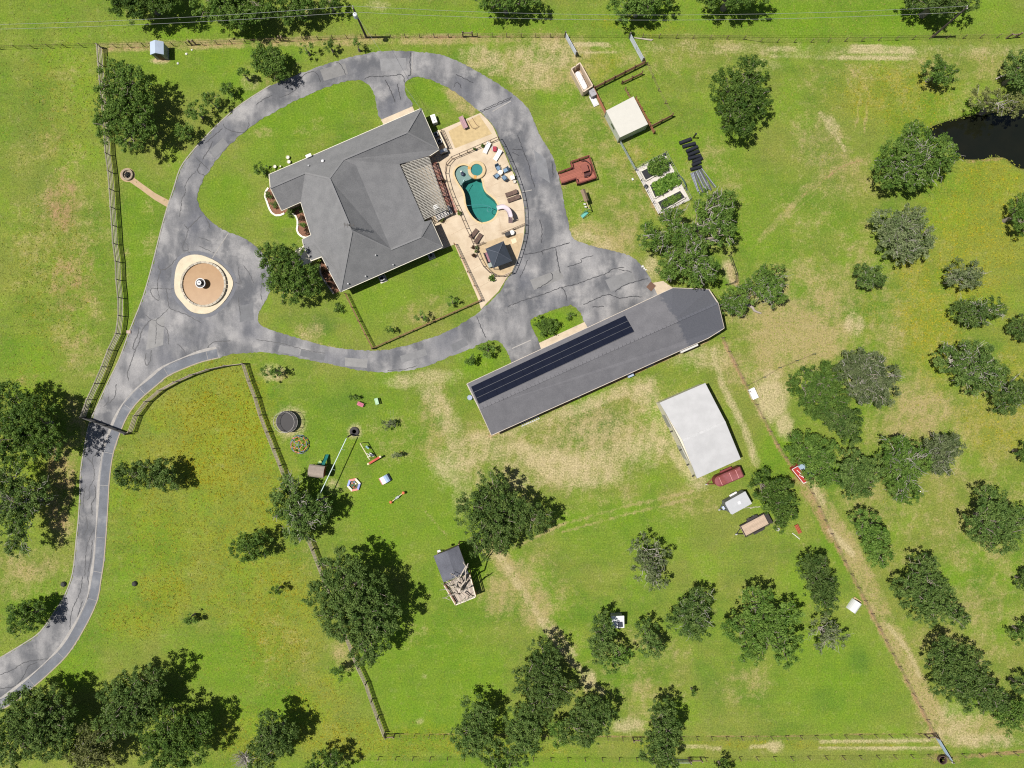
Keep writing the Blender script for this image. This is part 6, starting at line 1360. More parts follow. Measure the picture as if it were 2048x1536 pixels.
for i, (x, y, r, k, lb) in enumerate(((538, 390, 8, 'live', 'shrub at the top of the west gable bed'), (548, 411, 8, 'live', 'rounded shrub low in the west gable bed'), (582, 425, 10, 'live', 'shrub hiding the gap between the two white edgings'), (604, 419, 8, 'oak', 'shrub in the corner by the west valley'), (604, 438, 6, 'purple', 'dark red shrub in the west wall bed'), (606, 450, 7, 'bright', 'green spiky shrub in the west wall bed'), (614, 462, 6, 'purple', 'dark red shrub lowest in the west wall bed'), (650, 540, 7, 'purple', 'shrub at the top of the shaded bed'), (662, 563, 7, 'purple', 'shrub at the foot of the shaded bed'))):
    tree('bed_shrub', lb, 'shrub', k, [(x, y, r)], h=.9, leaf=.08)
tag(MB().sheet([W2([(590, 500), (607, 492), (624, 524), (600, 534)])], .06, .05).build('porch_step', M('porch_concrete', (.62, .58, .48), .9)), 'pale concrete porch step at the west door', kind='structure')
for lb, x, y, r in (('white round planter nearest the house north wall', 579, 325, .26), ('white round planter further out on the north lawn', 577, 316, .26), ('white round planter by the north-west shrub', 551, 334.5, .24), ('tiny white pot beside the north wall', 562, 334, .13)):
    q = P(x, y); simple('round_planter', lb, 'planter', MB(q).lathe((0, 0, 0), [(r * .7, 0), (r, .1), (r * 1.05, .4), (r * .9, .42), (r * .85, .34), (.02, .34)], 14), M('cream_pot', (.68, .64, .52), .6), x, y)

# ================================================================ FOUNTAIN, FIRE PIT
q = P(409, 569); t = thing('fountain', 'round stone fountain with brown water in the turning circle', 'fountain', q)
prof = [(3.42, .1), (3.42, .50), (3.36, .55), (3.14, .55), (3.10, .50), (3.10, .20)]
NB = 34
STONES = [M('basin_stone_%d' % i, cc, .9, .2, 2) for i, cc in enumerate(((.40, .36, .29), (.46, .41, .33), (.34, .31, .26)))]
for i in range(NB):
    a0, a1 = 2 * math.pi * i / NB + .008, 2 * math.pi * (i + 1) / NB - .008
    vs = [q + Vector((r * math.cos(a), r * math.sin(a), z)) for a in (a0, (a0 + a1) / 2, a1) for r, z in ((3.42, .12), (3.42, .52), (3.12, .52), (3.12, .12))]
    MB().add(vs, [(0, 4, 5, 1), (4, 8, 9, 5), (1, 5, 6, 2), (5, 9, 10, 6), (2, 6, 7, 3), (6, 10, 11, 7), (0, 1, 2, 3), (8, 11, 10, 9)]).build('basin_stone', STONES[i % 3 if random.random() < .6 else random.randrange(3)], t)
BW = bpy.data.materials.new('brown_water'); g = NG(BW)
c = g.mix(g.ramp(g.noise(1.2, 4), .3, .7), (.27, .15, .060), (.30, .175, .075))
g.surf(g.bsdf(c, .3, spec=.1))
MB().lathe(q, [(3.13, .30), (1.6, .302), (.3, .304)], 48).build('water', BW, t)
MB(q).lathe((-.1, .03, .2), [(.5, 0), (.42, .25), (.22, .35), (.20, .75), (.35, .85), (.72, .98), (.74, 1.05), (.68, 1.05), (.5, .94), (.16, .90), (.13, 1.3), (.28, 1.4), (.34, 1.48), (.30, 1.48), (.1, 1.42), (.06, 1.7), (.01, 1.75)], 24).build('tier', M('fountain_white', (.62, .62, .62), .5, .1), t, smooth=False)
MB(q).lathe((-.1, .03, .2), [(.66, 1.02), (.30, 1.021)], 24).build('tier_water', M('dark_water', (.015, .015, .02), .1, spec=.5), t)
q = P(256, 350); t = thing('fire_pit', 'stone-ringed fire pit at the end of the gravel path', 'fire pit', q)
MB(q).lathe((0, 0, .02), [(.85, 0), (.88, .35), (.62, .36), (.58, .12), (.02, .1)], 20).build('ring', M('fire_stone', (.30, .24, .18), .9, .3, 3), t)
MB(q).lathe((.1, -.05, .12), [(.5, 0), (.35, .12), (.1, .2), (.01, .21)], 10).build('ash', M('charred', (.02, .02, .02), .95), t)
for k in range(4): a = k * .8; bar('log', q + Vector((-.4 * math.cos(a), -.4 * math.sin(a), .3 + .05 * k)), q + Vector((.4 * math.cos(a), .4 * math.sin(a), .3 + .05 * k)), .12, .12, M('charred', (0, 0, 0)), t)
bar('valve_box', P(257, 664) + Vector((-.2, 0, .1)), P(257, 664) + Vector((.4, 0, .1)), .45, .2, M('pink_concrete', (.5, .38, .32), .9), thing('valve_box', 'small pinkish concrete box on the left drive edge', 'box', P(257, 664)))

# ================================================================ POWER POLES
POLE = M('pole_wood', (.09, .075, .065), .95, .3, 4)
def upole(label, bx, by, tx, ty, h, tf):
    A = P(bx, by); B = P(tx, ty, h); t = thing('utility_pole', label, 'pole', A)
    MB().tube([A - Vector((0, 0, .1)), A.lerp(B, .5), B], [.17, .145, .12], 10).build('shaft', POLE, t)
    d = (B - A).normalized()
    for k in (-1, 1): MB().lathe(B + Vector((0, k * .16, -.05)), [(.05, 0), (.08, .1), (.05, .2), (.01, .24)], 8).build('insulator', WHITE, t)
    if tf:
        c = A.lerp(B, .84) + Vector((.02, -.42, 0)); MB().lathe(c, [(.27, -.45), (.30, -.40), (.30, .35), (.24, .42), (.05, .46), (.01, .47)], 16).build('transformer', M('transformer_grey', (.60, .63, .68), .5), t); bar('bracket', c, A.lerp(B, .84), .1, .2, DARKM, t)
        MB().lathe(c + Vector((0, 0, .45)), [(.05, 0), (.07, .12), (.02, .25)], 8).build('bushing', WHITE, t)
    return B
B1 = upole('wooden utility pole with a grey transformer at the top fence', 733, 75, 706, 15, 8.4, True)
B2 = upole('plain wooden utility pole leaning in view at the upper right', 1865, 74, 1934, 15, 8.3, False)
WIRE = M('cable_grey', (.30, .31, .31), .5, .05)
def cable(label, A, B, sag, r=.018):
    pts = [A.lerp(B, i / 24) - Vector((0, 0, sag * 4 * (i / 24) * (1 - i / 24))) for i in range(25)]
    tag(MB().tube(pts, r, 4).build('power_cable', WIRE, None), label, 'cable')
cable('upper overhead power cable between the two poles', B1 + Vector((0, .16, .1)), B2 + Vector((0, .16, .1)), 2.4)
cable('lower overhead power cable between the two poles', B1 + Vector((0, -.1, -1.0)), B2 + Vector((0, -.1, -1.0)), 2.2)
W3 = P(-620, 50, 8.0)
cable('upper overhead power cable running off the left edge', B1 + Vector((0, .16, .1)), W3, 2.2)
cable('lower overhead power cable running off the left edge', B1 + Vector((0, -.1, -1.0)), W3 - Vector((0, .2, 1)), 2.0)
cable('thin service cable from the pole to the house corner', B1 + Vector((0, -.1, -1.2)), P(842, 219, 2.9), .5, .014)

# ================================================================ GAS TANK PEN, GARDEN
t = thing('tank_enclosure', 'beige walled enclosure around the white gas tank', 'enclosure', P(1162, 163)); BEI = M('beige_wall', (.52, .42, .32), .85, .12)
cc4 = [P(1158, 135), P(1141, 147), P(1165, 192), P(1183, 180)]
for i, (a_, b_) in enumerate(zip(cc4, cc4[1:] + cc4[:1])):
    if i == 0: m_ = a_.lerp(b_, .45); bar('wall_panel', a_ + Vector((0, 0, .8)), m_ + Vector((0, 0, .8)), .16, 1.6, BEI, t); bar('wall_panel', a_.lerp(b_, .55) + Vector((0, 0, .8)), b_ + Vector((0, 0, .8)), .16, 1.6, BEI, t)
    else: bar('wall_panel', a_ + Vector((0, 0, .8)), b_ + Vector((0, 0, .8)), .16, 1.6, BEI, t)
MB().sheet([[tuple(p[:2]) for p in cc4]], .012).build('floor_gravel', M('pen_gravel', (.40, .30, .21), .95, .2), t)
A, B = P(1155.5, 148, .9), P(1170, 175.5, .9); d = (B - A).normalized(); t = thing('gas_tank', 'white horizontal gas tank inside the beige enclosure', 'tank', ((A + B) / 2).xy.to_3d())
rr = [(-.34, .08), (-.28, .26), (-.12, .40), (.05, .45)]
pth = [A + d * x for x, _ in rr] + [B - d * x for x, _ in rr[::-1]]
MB().tube(pth, [r for _, r in rr] + [r for _, r in rr[::-1]], 20).build('shell', M('tank_white', (.76, .74, .73), .4, .05), t, smooth=True)
for f in (.25, .75): p = A.lerp(B, f); MB().box((p.x, p.y, .25), (.9, .25, .5), rz=math.atan2(d.y, d.x) + math.pi / 2).build('saddle', M('concrete_grey', (.35, .34, .32), .9), t)
p = A.lerp(B, .5); MB().lathe((p.x, p.y, 1.32), [(.16, 0), (.16, .12), (.02, .16)], 12).build('valve_dome', WHITE, t)
t = thing('pipework', 'dark gas pipes along the inside of the beige enclosure', 'pipes', P(1156, 170))
for o, z in ((0, .9), (3, .6)): MB().tube([P(1146 + o, 152) + Vector((0, 0, z)), P(1154 + o, 168) + Vector((0, 0, z)), P(1167 + o, 189) + Vector((0, 0, z * .7))], .05, 5).build('pipe', M('brown_pipe', (.16, .09, .07), .7), t)
q = P(1184, 190.5); simple('equipment_box', 'grey-roofed equipment box below the gas tank enclosure', 'box', MB(q, pang(11, 22)).box((0, 0, .5), (.95, .8, 1.0)).box((0, 0, 1.04), (1.05, .9, .08)).box((-.2, .1, 1.1), (.3, .3, .06)), M('box_grey', (.34, .33, .35), .6), 1184, 190.5)
q = P(1188, 202); simple('well_pad', 'white concrete pad below the grey equipment box', 'pad', MB(q, pang(11, 22)).box((0, 0, .08), (1.7, .85, .16)).box((.2, 0, .18), (1.0, .6, .05)), M('pad_white', (.58, .57, .58), .8, .04), 1188, 202)
q = P(1283, 78); lg = thing('fallen_pipes', 'bundle of pale pipes lying by the right pipe gate', 'pipes', q)
for i in range(4): MB().tube([P(1262 + 2 * i, 75 + i * .5) + Vector((0, 0, .08 + .05 * (i % 2))), P(1306 - i, 80.5 + i * .7 - 1) + Vector((0, 0, .08 + .05 * (i % 2)))], .05, 6).build('pipe', M('pale_pipe', (.40, .36, .30), .8), lg)
# garden
gp4 = [(1270, 339.6), (1330, 308), (1380, 400), (1317, 429)]
GRV = M('white_gravel', (.46, .43, .40), .95, .16, 2, 16, stain=(.38, .34, .3))
tag(MB().sheet([W2(gp4)], .03, .03).build('gravel_bed', GRV), 'white gravel floor of the kitchen garden', kind='structure')
gf = thing('garden_wire_fence', 'wire fence with dark posts around the kitchen garden', 'fence', P(1325, 368))
for i in range(4):
    a_, b_ = P(*gp4[i]), P(*gp4[(i + 1) % 4])
    for f in np.linspace(0, 1, 5)[:-1]: p = a_.lerp(b_, f); bar('post', p, p + Vector((0, 0, 1.25)), .08, .08, DARKM, gf)
    for z in (.5, 1.2): MB().tube([a_ + Vector((0, 0, z)), b_ + Vector((0, 0, z))], .015, 4).build('wire', GALV, gf)
SOILC = M('weed_fabric', (.028, .028, .034), .8, .3, 4); FR = M('bed_frame', (.52, .49, .43), .7, .06)
BEDS = [([(1280.5, 344), (1290.5, 362.5), (1335, 338), (1327, 319.5)], 'top raised bed with a big leafy bush spilling out', 'raised bed'), ([(1297.5, 371), (1309, 397.5), (1356, 370), (1345, 345)], 'middle raised bed filled with bright green vegetables', 'raised bed'), ([(1313.5, 405), (1323.5, 423), (1370.5, 396), (1359.5, 381.5)], 'lowest raised bed with a narrow row of seedlings', 'raised bed')]
for bi, (pl, lb, ct) in enumerate(BEDS):
    w = [P(*p) for p in pl]; cen = sum(w, Vector()) / 4; t = thing('raised_bed', lb, ct, cen, 'raised garden beds')
    for a_, b_ in zip(w, w[1:] + w[:1]): bar('frame_board', a_ + Vector((0, 0, .17)), b_ + Vector((0, 0, .17)), .16, .34, FR, t)
    MB().sheet([offset_poly([tuple(p[:2]) for p in w], -.05)], .26, .1).build('soil', SOILC, t)
    def crop(name, label, px, py, rx, ry, n_, kind, h, leaf, rot):
        c = P(px, py); ca, sa = math.cos(rot), math.sin(rot); u = rng.uniform(-1, 1, (n_, 2)); u = u[(u ** 2).sum(1) < 1.0] if rx < 1.9 else u
        cl = np.stack([c.x + u[:, 0] * rx * ca - u[:, 1] * ry * sa, c.y + u[:, 0] * rx * sa + u[:, 1] * ry * ca, .3 + h * rng.random(len(u))], 1)
        V_, F_, idx, _ = leaves_np(cl, np.full(len(cl), .28), np.full(len(cl), 22), leaf)
        me = mesh_np('foliage', V_ - np.array(c), F_); a = me.attributes.new('tint', 'FLOAT', 'FACE'); a.data.foreach_set('value', np.clip(rng.normal(.5, .3, len(cl))[idx] + rng.normal(0, .15, len(idx)), 0, 1).astype(np.float32)); me.materials.append(LEAF[kind])
        o = thing(name, label, 'plant', c); link('foliage', me, o)
        Vt, Ft = tube_np([(bent((p[0], p[1], .25), p, 3, .05), [.015, .012, .008]) for p in cl[::3]], 4); ms = mesh_np('stems', Vt - np.array(c), Ft); ms.materials.append(M('green_stem', (.10, .16, .04), .8)); link('stems', ms, o)
    rt = pang(46, -25)
    if bi == 0: crop('vegetable_bush', 'feathery green bush overgrowing the top raised bed', 1316, 334, 1.7, 1.25, 190, 'bright', .8, .10, rt)
    elif bi == 1: crop('vegetable_crop', 'bright lettuce-green crop filling the middle raised bed', 1331, 369, 1.95, .95, 210, 'lettuce', .4, .13, rt)
    else: crop('seedling_row', 'thin row of young plants in the lowest raised bed', 1341, 402, 1.55, .5, 110, 'bright', .25, .08, rt)
q = P(1291, 374); simple('plant_tub', 'black round tub on the gravel beside the middle bed', 'tub', MB(q).lathe((0, 0, .03), [(.24, 0), (.3, .4), (.26, .4), (.22, .1), (.01, .1)], 14), M('black_tub', (.03, .032, .045), .5), 1291, 374)
q = P(1328, 310); simple('plant_tub', 'dark tub in the top corner of the kitchen garden', 'tub', MB(q).lathe((0, 0, .03), [(.16, 0), (.2, .35), (.17, .35), (.15, .1), (.01, .1)], 12), M('black_tub', (0, 0, 0)), 1328, 310)
q = P(1366, 365); t = thing('netting_roll', 'curved dark netting hoop outside the garden fence', 'netting', q)
MB(q, pang(14, 26)).tube([(-1.3 + .26 * i, -.1, .15 + .9 * math.sin(math.pi * i / 10)) for i in range(11)], .09, 6).build('hoop', M('net_green', (.05, .09, .07), .8), t)
# black rolls and pipe stack
RB = M('black_plastic', (.018, .020, .028), .45, .2, 3)
rolls = [((1370, 283), 'black plastic roll at the top end of the heap'), ((1377, 291), 'black plastic roll second from the top of the heap'), ((1383, 299), 'black plastic roll third from the top of the heap'), ((1386, 307), 'black plastic roll in the middle of the heap'), ((1388, 315), 'black plastic roll below the middle of the heap'), ((1394, 321), 'black plastic roll jutting right out of the heap'), ((1392, 328), 'black plastic roll second from the pipe stack'), ((1391, 337), 'black plastic roll touching the pipe stack')]
for i, ((x, y), lb) in enumerate(rolls):
    q = P(x, y); a = pang(22, -8 + 2 * math.sin(i * 2)); L = frame(q, a); ln = (.95, 1.0, .95, .9, 1.0, .8, .7, .85)[i]
    o = MB().tube([L(-ln, 0, .26), L(-ln * .98, 0, .26), L(ln * .98, 0, .26), L(ln, 0, .26)], [.2, .27, .27, .2], 12).tube([L(-ln - .03, 0, .26), L(ln + .03, 0, .26)], .06, 6).build('plastic_roll', RB, None, loc=q)
    tag(o, lb, 'roll', 'black plastic rolls')
q = P(1386, 276); simple('dark_post', 'dark post standing at the top of the black rolls', 'post', MB(q).box((0, 0, .9), (.18, .18, 1.8)).box((0, 0, 1.83), (.24, .24, .06)), RB, 1386, 276)
SHP = M('shiny_pipe', (.105, .115, .14), .5, .4, 2, metal=.2, rnd=.7)
for i in range(17):
    f = (i % 9) / 8 if i < 9 else (i - 9 + .5) / 8; z = .07 if i < 9 else .20
    A, B = P(1381 + 23 * f, 347 - 10 * f), P(1394 + 36 * f + random.uniform(-4, 4), 386 - 8 * f + random.uniform(-5, 5))
    o = MB().tube([A + Vector((0, 0, z)), B + Vector((0, 0, z))], .075, 8).build('irrigation_pipe', SHP, None, loc=A)
    tag(o, '%s grey pipe from the left in the %s layer of the pipe stack' % (('first', 'second', 'third', 'fourth', 'fifth', 'sixth', 'seventh', 'eighth', 'ninth')[i % 9], 'bottom' if i < 9 else 'top'), 'pipe', 'shiny pipe stack')

# ================================================================ RED DECK, PLAYSETS
dk = [(1116.5, 348.5), (1143, 339), (1140.5, 328), (1176.5, 315.5), (1191, 359), (1154, 371), (1151, 360), (1123, 369.7)]
RD = M('red_deck', (.30, .105, .075), .85, .15, 3); RDD = M('red_rail', (.15, .045, .035), .85, .15, 3)
t = thing('red_deck', 'red timber deck and ramp beside the driveway', 'deck', P(1158, 345)); wd = [P(*p) for p in dk]
MB().prism([tuple(p[:2]) for p in wd], .12, .30).build('deck_frame', RDD, t)
u = (P(1176.5, 315.5) - P(1140.5, 328)).normalized(); v = Vector((-u.y, u.x, 0)); o0 = P(1116.5, 348.5); poly = [((p - o0).dot(u), (p - o0).dot(v)) for p in wd]
vmin, vmax = min(p[1] for p in poly), max(p[1] for p in poly); bw = .21; k = 0; vv = vmin + bw / 2
while vv < vmax:
    xs = []
    for (x0, y0), (x1, y1) in zip(poly, poly[1:] + poly[:1]):
        if (y0 > vv) != (y1 > vv): xs.append(x0 + (x1 - x0) * (vv - y0) / (y1 - y0))
    xs.sort()
    for a_, b_ in zip(xs[::2], xs[1::2]): bar('plank', o0 + u * a_ + v * vv + Vector((0, 0, .32)), o0 + u * b_ + v * vv + Vector((0, 0, .32)), bw * .94, .04, RD, t)
    vv += bw
for i, (a_, b_) in enumerate(zip(wd, wd[1:] + wd[:1])):
    if i == 7: continue
    n_ = max(1, round((b_ - a_).length / 1.2))
    for j in range(n_ + 1): p = a_.lerp(b_, j / n_); bar('post', p + Vector((0, 0, .1)), p + Vector((0, 0, 1.2)), .1, .1, RDD, t)
    for z in (.65, 1.18): bar('rail', a_ + Vector((0, 0, z)), b_ + Vector((0, 0, z)), .12, .07, RDD, t)
q = P(1168, 340); t = thing('deck_table', 'square dark red table with curved bench on the red deck', 'table', q + Vector((0, 0, .34))); a = pang(36, -12); L = frame(q + Vector((0, 0, .34)), a)
MB(q, a).box((0, 0, 1.05), (.95, 1.1, .05)).build('top', M('red_table', (.24, .08, .06), .8), t)
for x in (-.4, .4):
    for y in (-.45, .45): bar('leg', L(x, y, 0), L(x, y, .7), .07, .07, RDD, t)
arc = [L(1.0 * math.cos(s), 1.25 * math.sin(s), .42) for s in np.linspace(-2.0, 1.6, 12)]
MB().tube(arc, .06, 6).build('bench_rail', M('dark_red_iron', (.06, .02, .02), .6), t)
for i in (0, 4, 8, 11): bar('bench_leg', arc[i] - Vector((0, 0, .42)), arc[i], .06, .06, RDD, t)
bar('bench', L(-.35, -.95, .42), L(.55, -.95, .42), .35, .06, M('dark_red_iron', (0, 0, 0)), t)
q = P(1171, 413); t = thing('toddler_swing_set', 'small swing set with a brown canopy and green slide', 'swing set', q)
SWB = M('tan_beam', (.40, .30, .18), .8); GRN = M('green_plastic', (.03, .16, .12), .5)
A, B = P(1168, 402) + Vector((0, 0, 1.7)), P(1176, 424) + Vector((0, 0, 1.7)); bar('beam', A, B, .1, .12, SWB, t)
for p, s_ in ((A, 1), (B, 1)):
    for k_ in (-1, 1): bar('leg', p, Vector((p.x + k_ * .6, p.y + k_ * .15, 0)), .07, .07, GRN if p is B else SWB, t)
for f in (.35, .6): p = A.lerp(B, f); MB().box(p + Vector((-.15, 0, -1.2)), (.35, .2, .05)).build('seat', WHITE, t); bar('chain', p, p + Vector((-.1, 0, -1.2)), .02, .02, DARKM, t)
MB(P(1167, 397), pang(8, 22)).add([(-.9, -.35, 1.75), (.9, -.35, 1.75), (.9, 0, 2.15), (-.9, 0, 2.15), (.9, .35, 1.75), (-.9, .35, 1.75)], [(0, 1, 2, 3), (3, 2, 4, 5), (0, 3, 5), (1, 4, 2)]).build('canopy', M('brown_canopy', (.22, .16, .11), .9), t)
MB().ribbon([tuple(P(1174, 425)[:2]), tuple(P(1163, 435)[:2])], .4, .3).build('slide', M('teal_slide', (.10, .34, .30), .4), t)
for s_ in (-.2, .2): bar('slide_edge', P(1174, 425) + Vector((s_, -s_, .9)), P(1163, 435) + Vector((s_, -s_, .2)), .05, .12, GRN, t)

# ---------------------------------------------------------------- trampoline
q = P(577, 843); t = thing('trampoline', 'round black trampoline with a safety net', 'trampoline', q); R_ = 1.55
FRM = M('trampoline_frame', (.24, .23, .22), .5, metal=.3)
MB(q).lathe((0, 0, .82), [(.01, 0), (R_ - .28, 0), (R_ - .28, -.02), (.01, -.02)], 32).build('mat', M('tramp_mat', (.011, .011, .013), .8, .3, 2), t)
MB(q).lathe((0, 0, .80), [(R_ - .3, .03), (R_ + .02, .03), (R_ + .02, -.04), (R_ - .3, -.02)], 32).build('pad', M('tramp_pad', (.022, .02, .022), .6), t)
for z, r_ in ((.78, R_ + .05), (2.2, R_ - .02)):
    MB(q).tube([(r_ * math.cos(s), r_ * math.sin(s), z) for s in np.linspace(0, 2 * math.pi, 33)], .028, 6, cap=False).build('hoop', FRM, t)
for k in range(8):
    s = k * math.pi / 4 + .2; bar('pole', q + Vector((R_ * 1.04 * math.cos(s), R_ * 1.04 * math.sin(s), 0)), q + Vector((R_ * 1.03 * math.cos(s), R_ * 1.03 * math.sin(s), 2.25)), .045, .045, M('pole_foam', (.05, .05, .055), .7), t)
NET = bpy.data.materials.new('safety_net'); g = NG(NET); tr = g.n.new('ShaderNodeBsdfTransparent'); df = g.bsdf((.03, .028, .03), .8); mx = g.n.new('ShaderNodeMixShader'); mx.inputs[0].default_value = .10; g.l.new(tr.outputs[0], mx.inputs[1]); g.l.new(df, mx.inputs[2]); g.surf(mx.outputs[0])
vs = [(r_ * math.cos(s), r_ * math.sin(s), z) for z, r_ in ((.8, R_ - .05), (2.2, R_ - .02)) for s in np.linspace(0, 2 * math.pi, 33)[:-1]]
MB(q).add(vs, [(i, (i + 1) % 32, (i + 1) % 32 + 32, i + 32) for i in range(32)]).build('net', NET, t)
# ---------------------------------------------------------------- climbing dome
q = P(600, 888.5); t = thing('climbing_dome', 'low climbing dome of blue and orange bars', 'climbing frame', q); R_ = 1.45; hd = 1.15
BB = M('dome_blue', (.13, .17, .24), .5, .1); BO = M('dome_orange', (.55, .15, .06), .5, .1)
rings = [[(R_ * math.cos(s), R_ * math.sin(s), .02) for s in np.arange(10) * .6283], [(R_ * .82 * math.cos(s), R_ * .82 * math.sin(s), hd * .55) for s in np.arange(10) * .6283 + .314], [(R_ * .48 * math.cos(s), R_ * .48 * math.sin(s), hd * .88) for s in np.arange(5) * 1.2566], [(0, 0, hd)]]
def db(a_, b_, m_): bar('bar', q + Vector(a_), q + Vector(b_), .065, .065, m_, t)
for i in range(10):
    db(rings[0][i], rings[0][(i + 1) % 10], BB); db(rings[1][i], rings[1][(i + 1) % 10], BB if i % 2 else BO)
    db(rings[0][i], rings[1][i], BB); db(rings[0][(i + 1) % 10], rings[1][i], BB if i % 3 else BO)
    db(rings[1][i], rings[2][((i + 1) // 2) % 5], BB if i % 2 else BO)
for i in range(5): db(rings[2][i], rings[2][(i + 1) % 5], BO); db(rings[2][i], rings[3][0], BB)
for i, p in enumerate(rings[1] + rings[2]): MB(q + Vector(p)).lathe((0, 0, -.06), [(.02, 0), (.11, .03), (.11, .09), (.02, .13)], 8).build('joint', BO if i % 2 else BB, t)
# ---------------------------------------------------------------- playhouse tower
q = P(641, 939); t = thing('play_tower', 'wooden play tower with a grey-brown roof and green slide', 'playset', q); a = pang(30, 4); L = frame(q, a)
WOOD = M('play_wood', (.30, .20, .12), .85, .2, 3); RF = M('play_roof', (.27, .225, .19), .9, .15, 3)
for x in (-.95, .95):
    for y in (-.7, .7): bar('post', L(x, y, 0), L(x, y, 2.3), .11, .11, WOOD, t)
MB(q, a).box((0, 0, 1.25), (2.0, 1.5, .1)).build('platform', WOOD, t)
for i in range(7):
    s0, s1 = math.pi * (i / 7) * .8 + .1 * math.pi, math.pi * ((i + 1) / 7) * .8 + .1 * math.pi; r_ = .95
    p0, p1 = (r_ * math.cos(s0), 1.9 + r_ * .75 * math.sin(s0)), (r_ * math.cos(s1), 1.9 + r_ * .75 * math.sin(s1))
    MB(q, a).add([(-1.15, p0[0], p0[1]), (1.15, p0[0], p0[1]), (1.15, p1[0], p1[1]), (-1.15, p1[0], p1[1]), (-1.15, p0[0] * .97, p0[1] - .05), (1.15, p0[0] * .97, p0[1] - .05), (1.15, p1[0] * .97, p1[1] - .05), (-1.15, p1[0] * .97, p1[1] - .05)], [(0, 1, 2, 3), (7, 6, 5, 4), (0, 4, 5, 1), (1, 5, 6, 2), (2, 6, 7, 3), (3, 7, 4, 0)]).build('roof_board', RF, t)
RG = M('red_gable', (.22, .03, .025), .8)
MB(q, a).add([(1.08, -.85, 1.9)] + [(1.08, .85 * math.cos(s), 1.9 + .62 * math.sin(s)) for s in np.linspace(0, math.pi, 9)], [tuple(range(1, 10))]).box((1.06, 0, 1.6), (.06, 1.5, .6)).build('gable_panel', RG, t)
sp = [L(.55, .8, 1.3), L(.62, 1.3, 1.0), L(.7, 1.9, .45), L(.75, 2.4, .2)]
vs = []; fs = []
for i, p in enumerate(sp): vs += [p + Vector((x, 0, z)) for x, z in ((-.28, .16), (-.24, 0), (.24, 0), (.28, .16))]
for i in range(3): fs += [(i * 4 + j, i * 4 + j + 1, i * 4 + j + 5, i * 4 + j + 4) for j in range(3)]
MB().add(vs, fs).build('slide', M('teal_green', (.02, .15, .13), .35), t)
for i in range(4): bar('ladder_rung', L(-.4, .8 + .12 * i, 1.1 - .3 * i), L(.15, .8 + .12 * i, 1.1 - .3 * i), .08, .05, GRN, t)
MB().lathe(L(-.1, 1.15, 0), [(.01, .35), (.22, .35), (.24, .42), (.02, .44)], 10).build('steering_disc', M('lime_disc', (.35, .42, .12), .6), t)
# ---------------------------------------------------------------- zip line with its posts
ZA, ZB = P(701, 874) + Vector((0, 0, 2.6)), P(644, 996) + Vector((0, 0, 3.0))
t = thing('zip_line', 'pale zip line track running down to the oak platform', 'zip line', P(709, 864)); ZM = M('zip_track', (.42, .52, .50), .5, .1)
bar('track', ZA, ZB, .10, .14, ZM, t); bar('end_post', P(705, 868), ZA + Vector((.15, .2, 0)), .16, .16, POLE, t)
for f in (.18, .5): p = ZA.lerp(ZB, f); bar('hanger', p + Vector((0, 0, -.55)), p, .05, .05, ZM, t); bar('handle', p + Vector((-.05, .0, -.55)), p + Vector((.35, -.1, -.55)), .05, .05, ZM, t)
q = P(709, 863); t = thing('tyre_mound', 'dark tyre around the zip line end post', 'tyre', q)
MB(q).lathe((0, 0, 0), [(.28, .05), (.35, 0), (.62, 0), (.72, .1), (.70, .22), (.6, .28), (.4, .28), (.3, .2), (.28, .05)], 18).build('tyre', M('old_rubber', (.05, .045, .045), .8), t)
q = P(650, 1006); t = thing('oak_platform', 'dark grey platform under the oak where the zip line ends', 'platform', q); a = .35; L = frame(q, a)
for i in range(9): bar('plank', L(-.95, -.9 + .225 * i, 2.0), L(.95, -.9 + .225 * i, 2.0), .2, .05, M('dark_plank', (.085, .085, .10), .8, .2), t)
for x in (-.85, .85):
    for y in (-.8, .8): bar('post', L(x, y, 0), L(x, y, 2.9), .12, .12, WOOD, t)
for y in (-.8, .8): bar('rail', L(-.85, y, 2.85), L(.85, y, 2.85), .08, .08, WOOD, t)
# ---------------------------------------------------------------- swing frame, seesaw, toys
t = thing('swing_frame', 'pale beam swing with a blue seat beside the seesaw', 'swing', P(735, 900)); CB = M('cream_beam', (.60, .53, .35), .7)
A, B = P(726, 885) + Vector((0, 0, 1.9)), P(744, 916) + Vector((0, 0, 1.9)); bar('beam', A, B, .11, .13, CB, t)
for p in (A, B): bar('post', (p.x, p.y, 0), p, .1, .1, CB, t)
for f, m_, w_ in ((.25, M('seat_blue', (.16, .30, .32), .5), .55), (.72, WHITE, .8)):
    p = A.lerp(B, f) + Vector((.42, -.1, -1.4)); MB().box(p, (w_, .3, .05), rz=-.5).build('seat', m_, t)
    for k_ in (-1, 1): bar('chain', A.lerp(B, f + .05 * k_), p + Vector((0, .1 * k_, 0)), .025, .025, DARKM, t)
MB().box(P(740, 908) + Vector((0, 0, .95)), (.9, .12, .06), rz=-.5).box(P(742, 911) + Vector((0, 0, .95)), (.8, .12, .06), rz=.45).build('glider', WHITE, t)
t = thing('red_seesaw', 'red plank seesaw with cream ends', 'seesaw', P(751, 919)); A, B = P(738, 927) + Vector((0, 0, .55)), P(763, 912) + Vector((0, 0, .95)); RS = M('seesaw_red', (.45, .07, .04), .6)
bar('plank', A, B, .30, .07, RS, t); bar('pivot', P(751, 919), (A + B) / 2, .22, .22, RS, t)
for p in (A, B): MB().lathe(p + Vector((0, 0, .03)), [(.15, 0), (.17, .06), (.1, .12), (.01, .13)], 10).build('seat', CB, t)
q = P(708.5, 969); t = thing('hexagon_sandbox', 'hexagonal sandbox with pink, white and blue sides', 'sandbox', q); R_ = 1.06
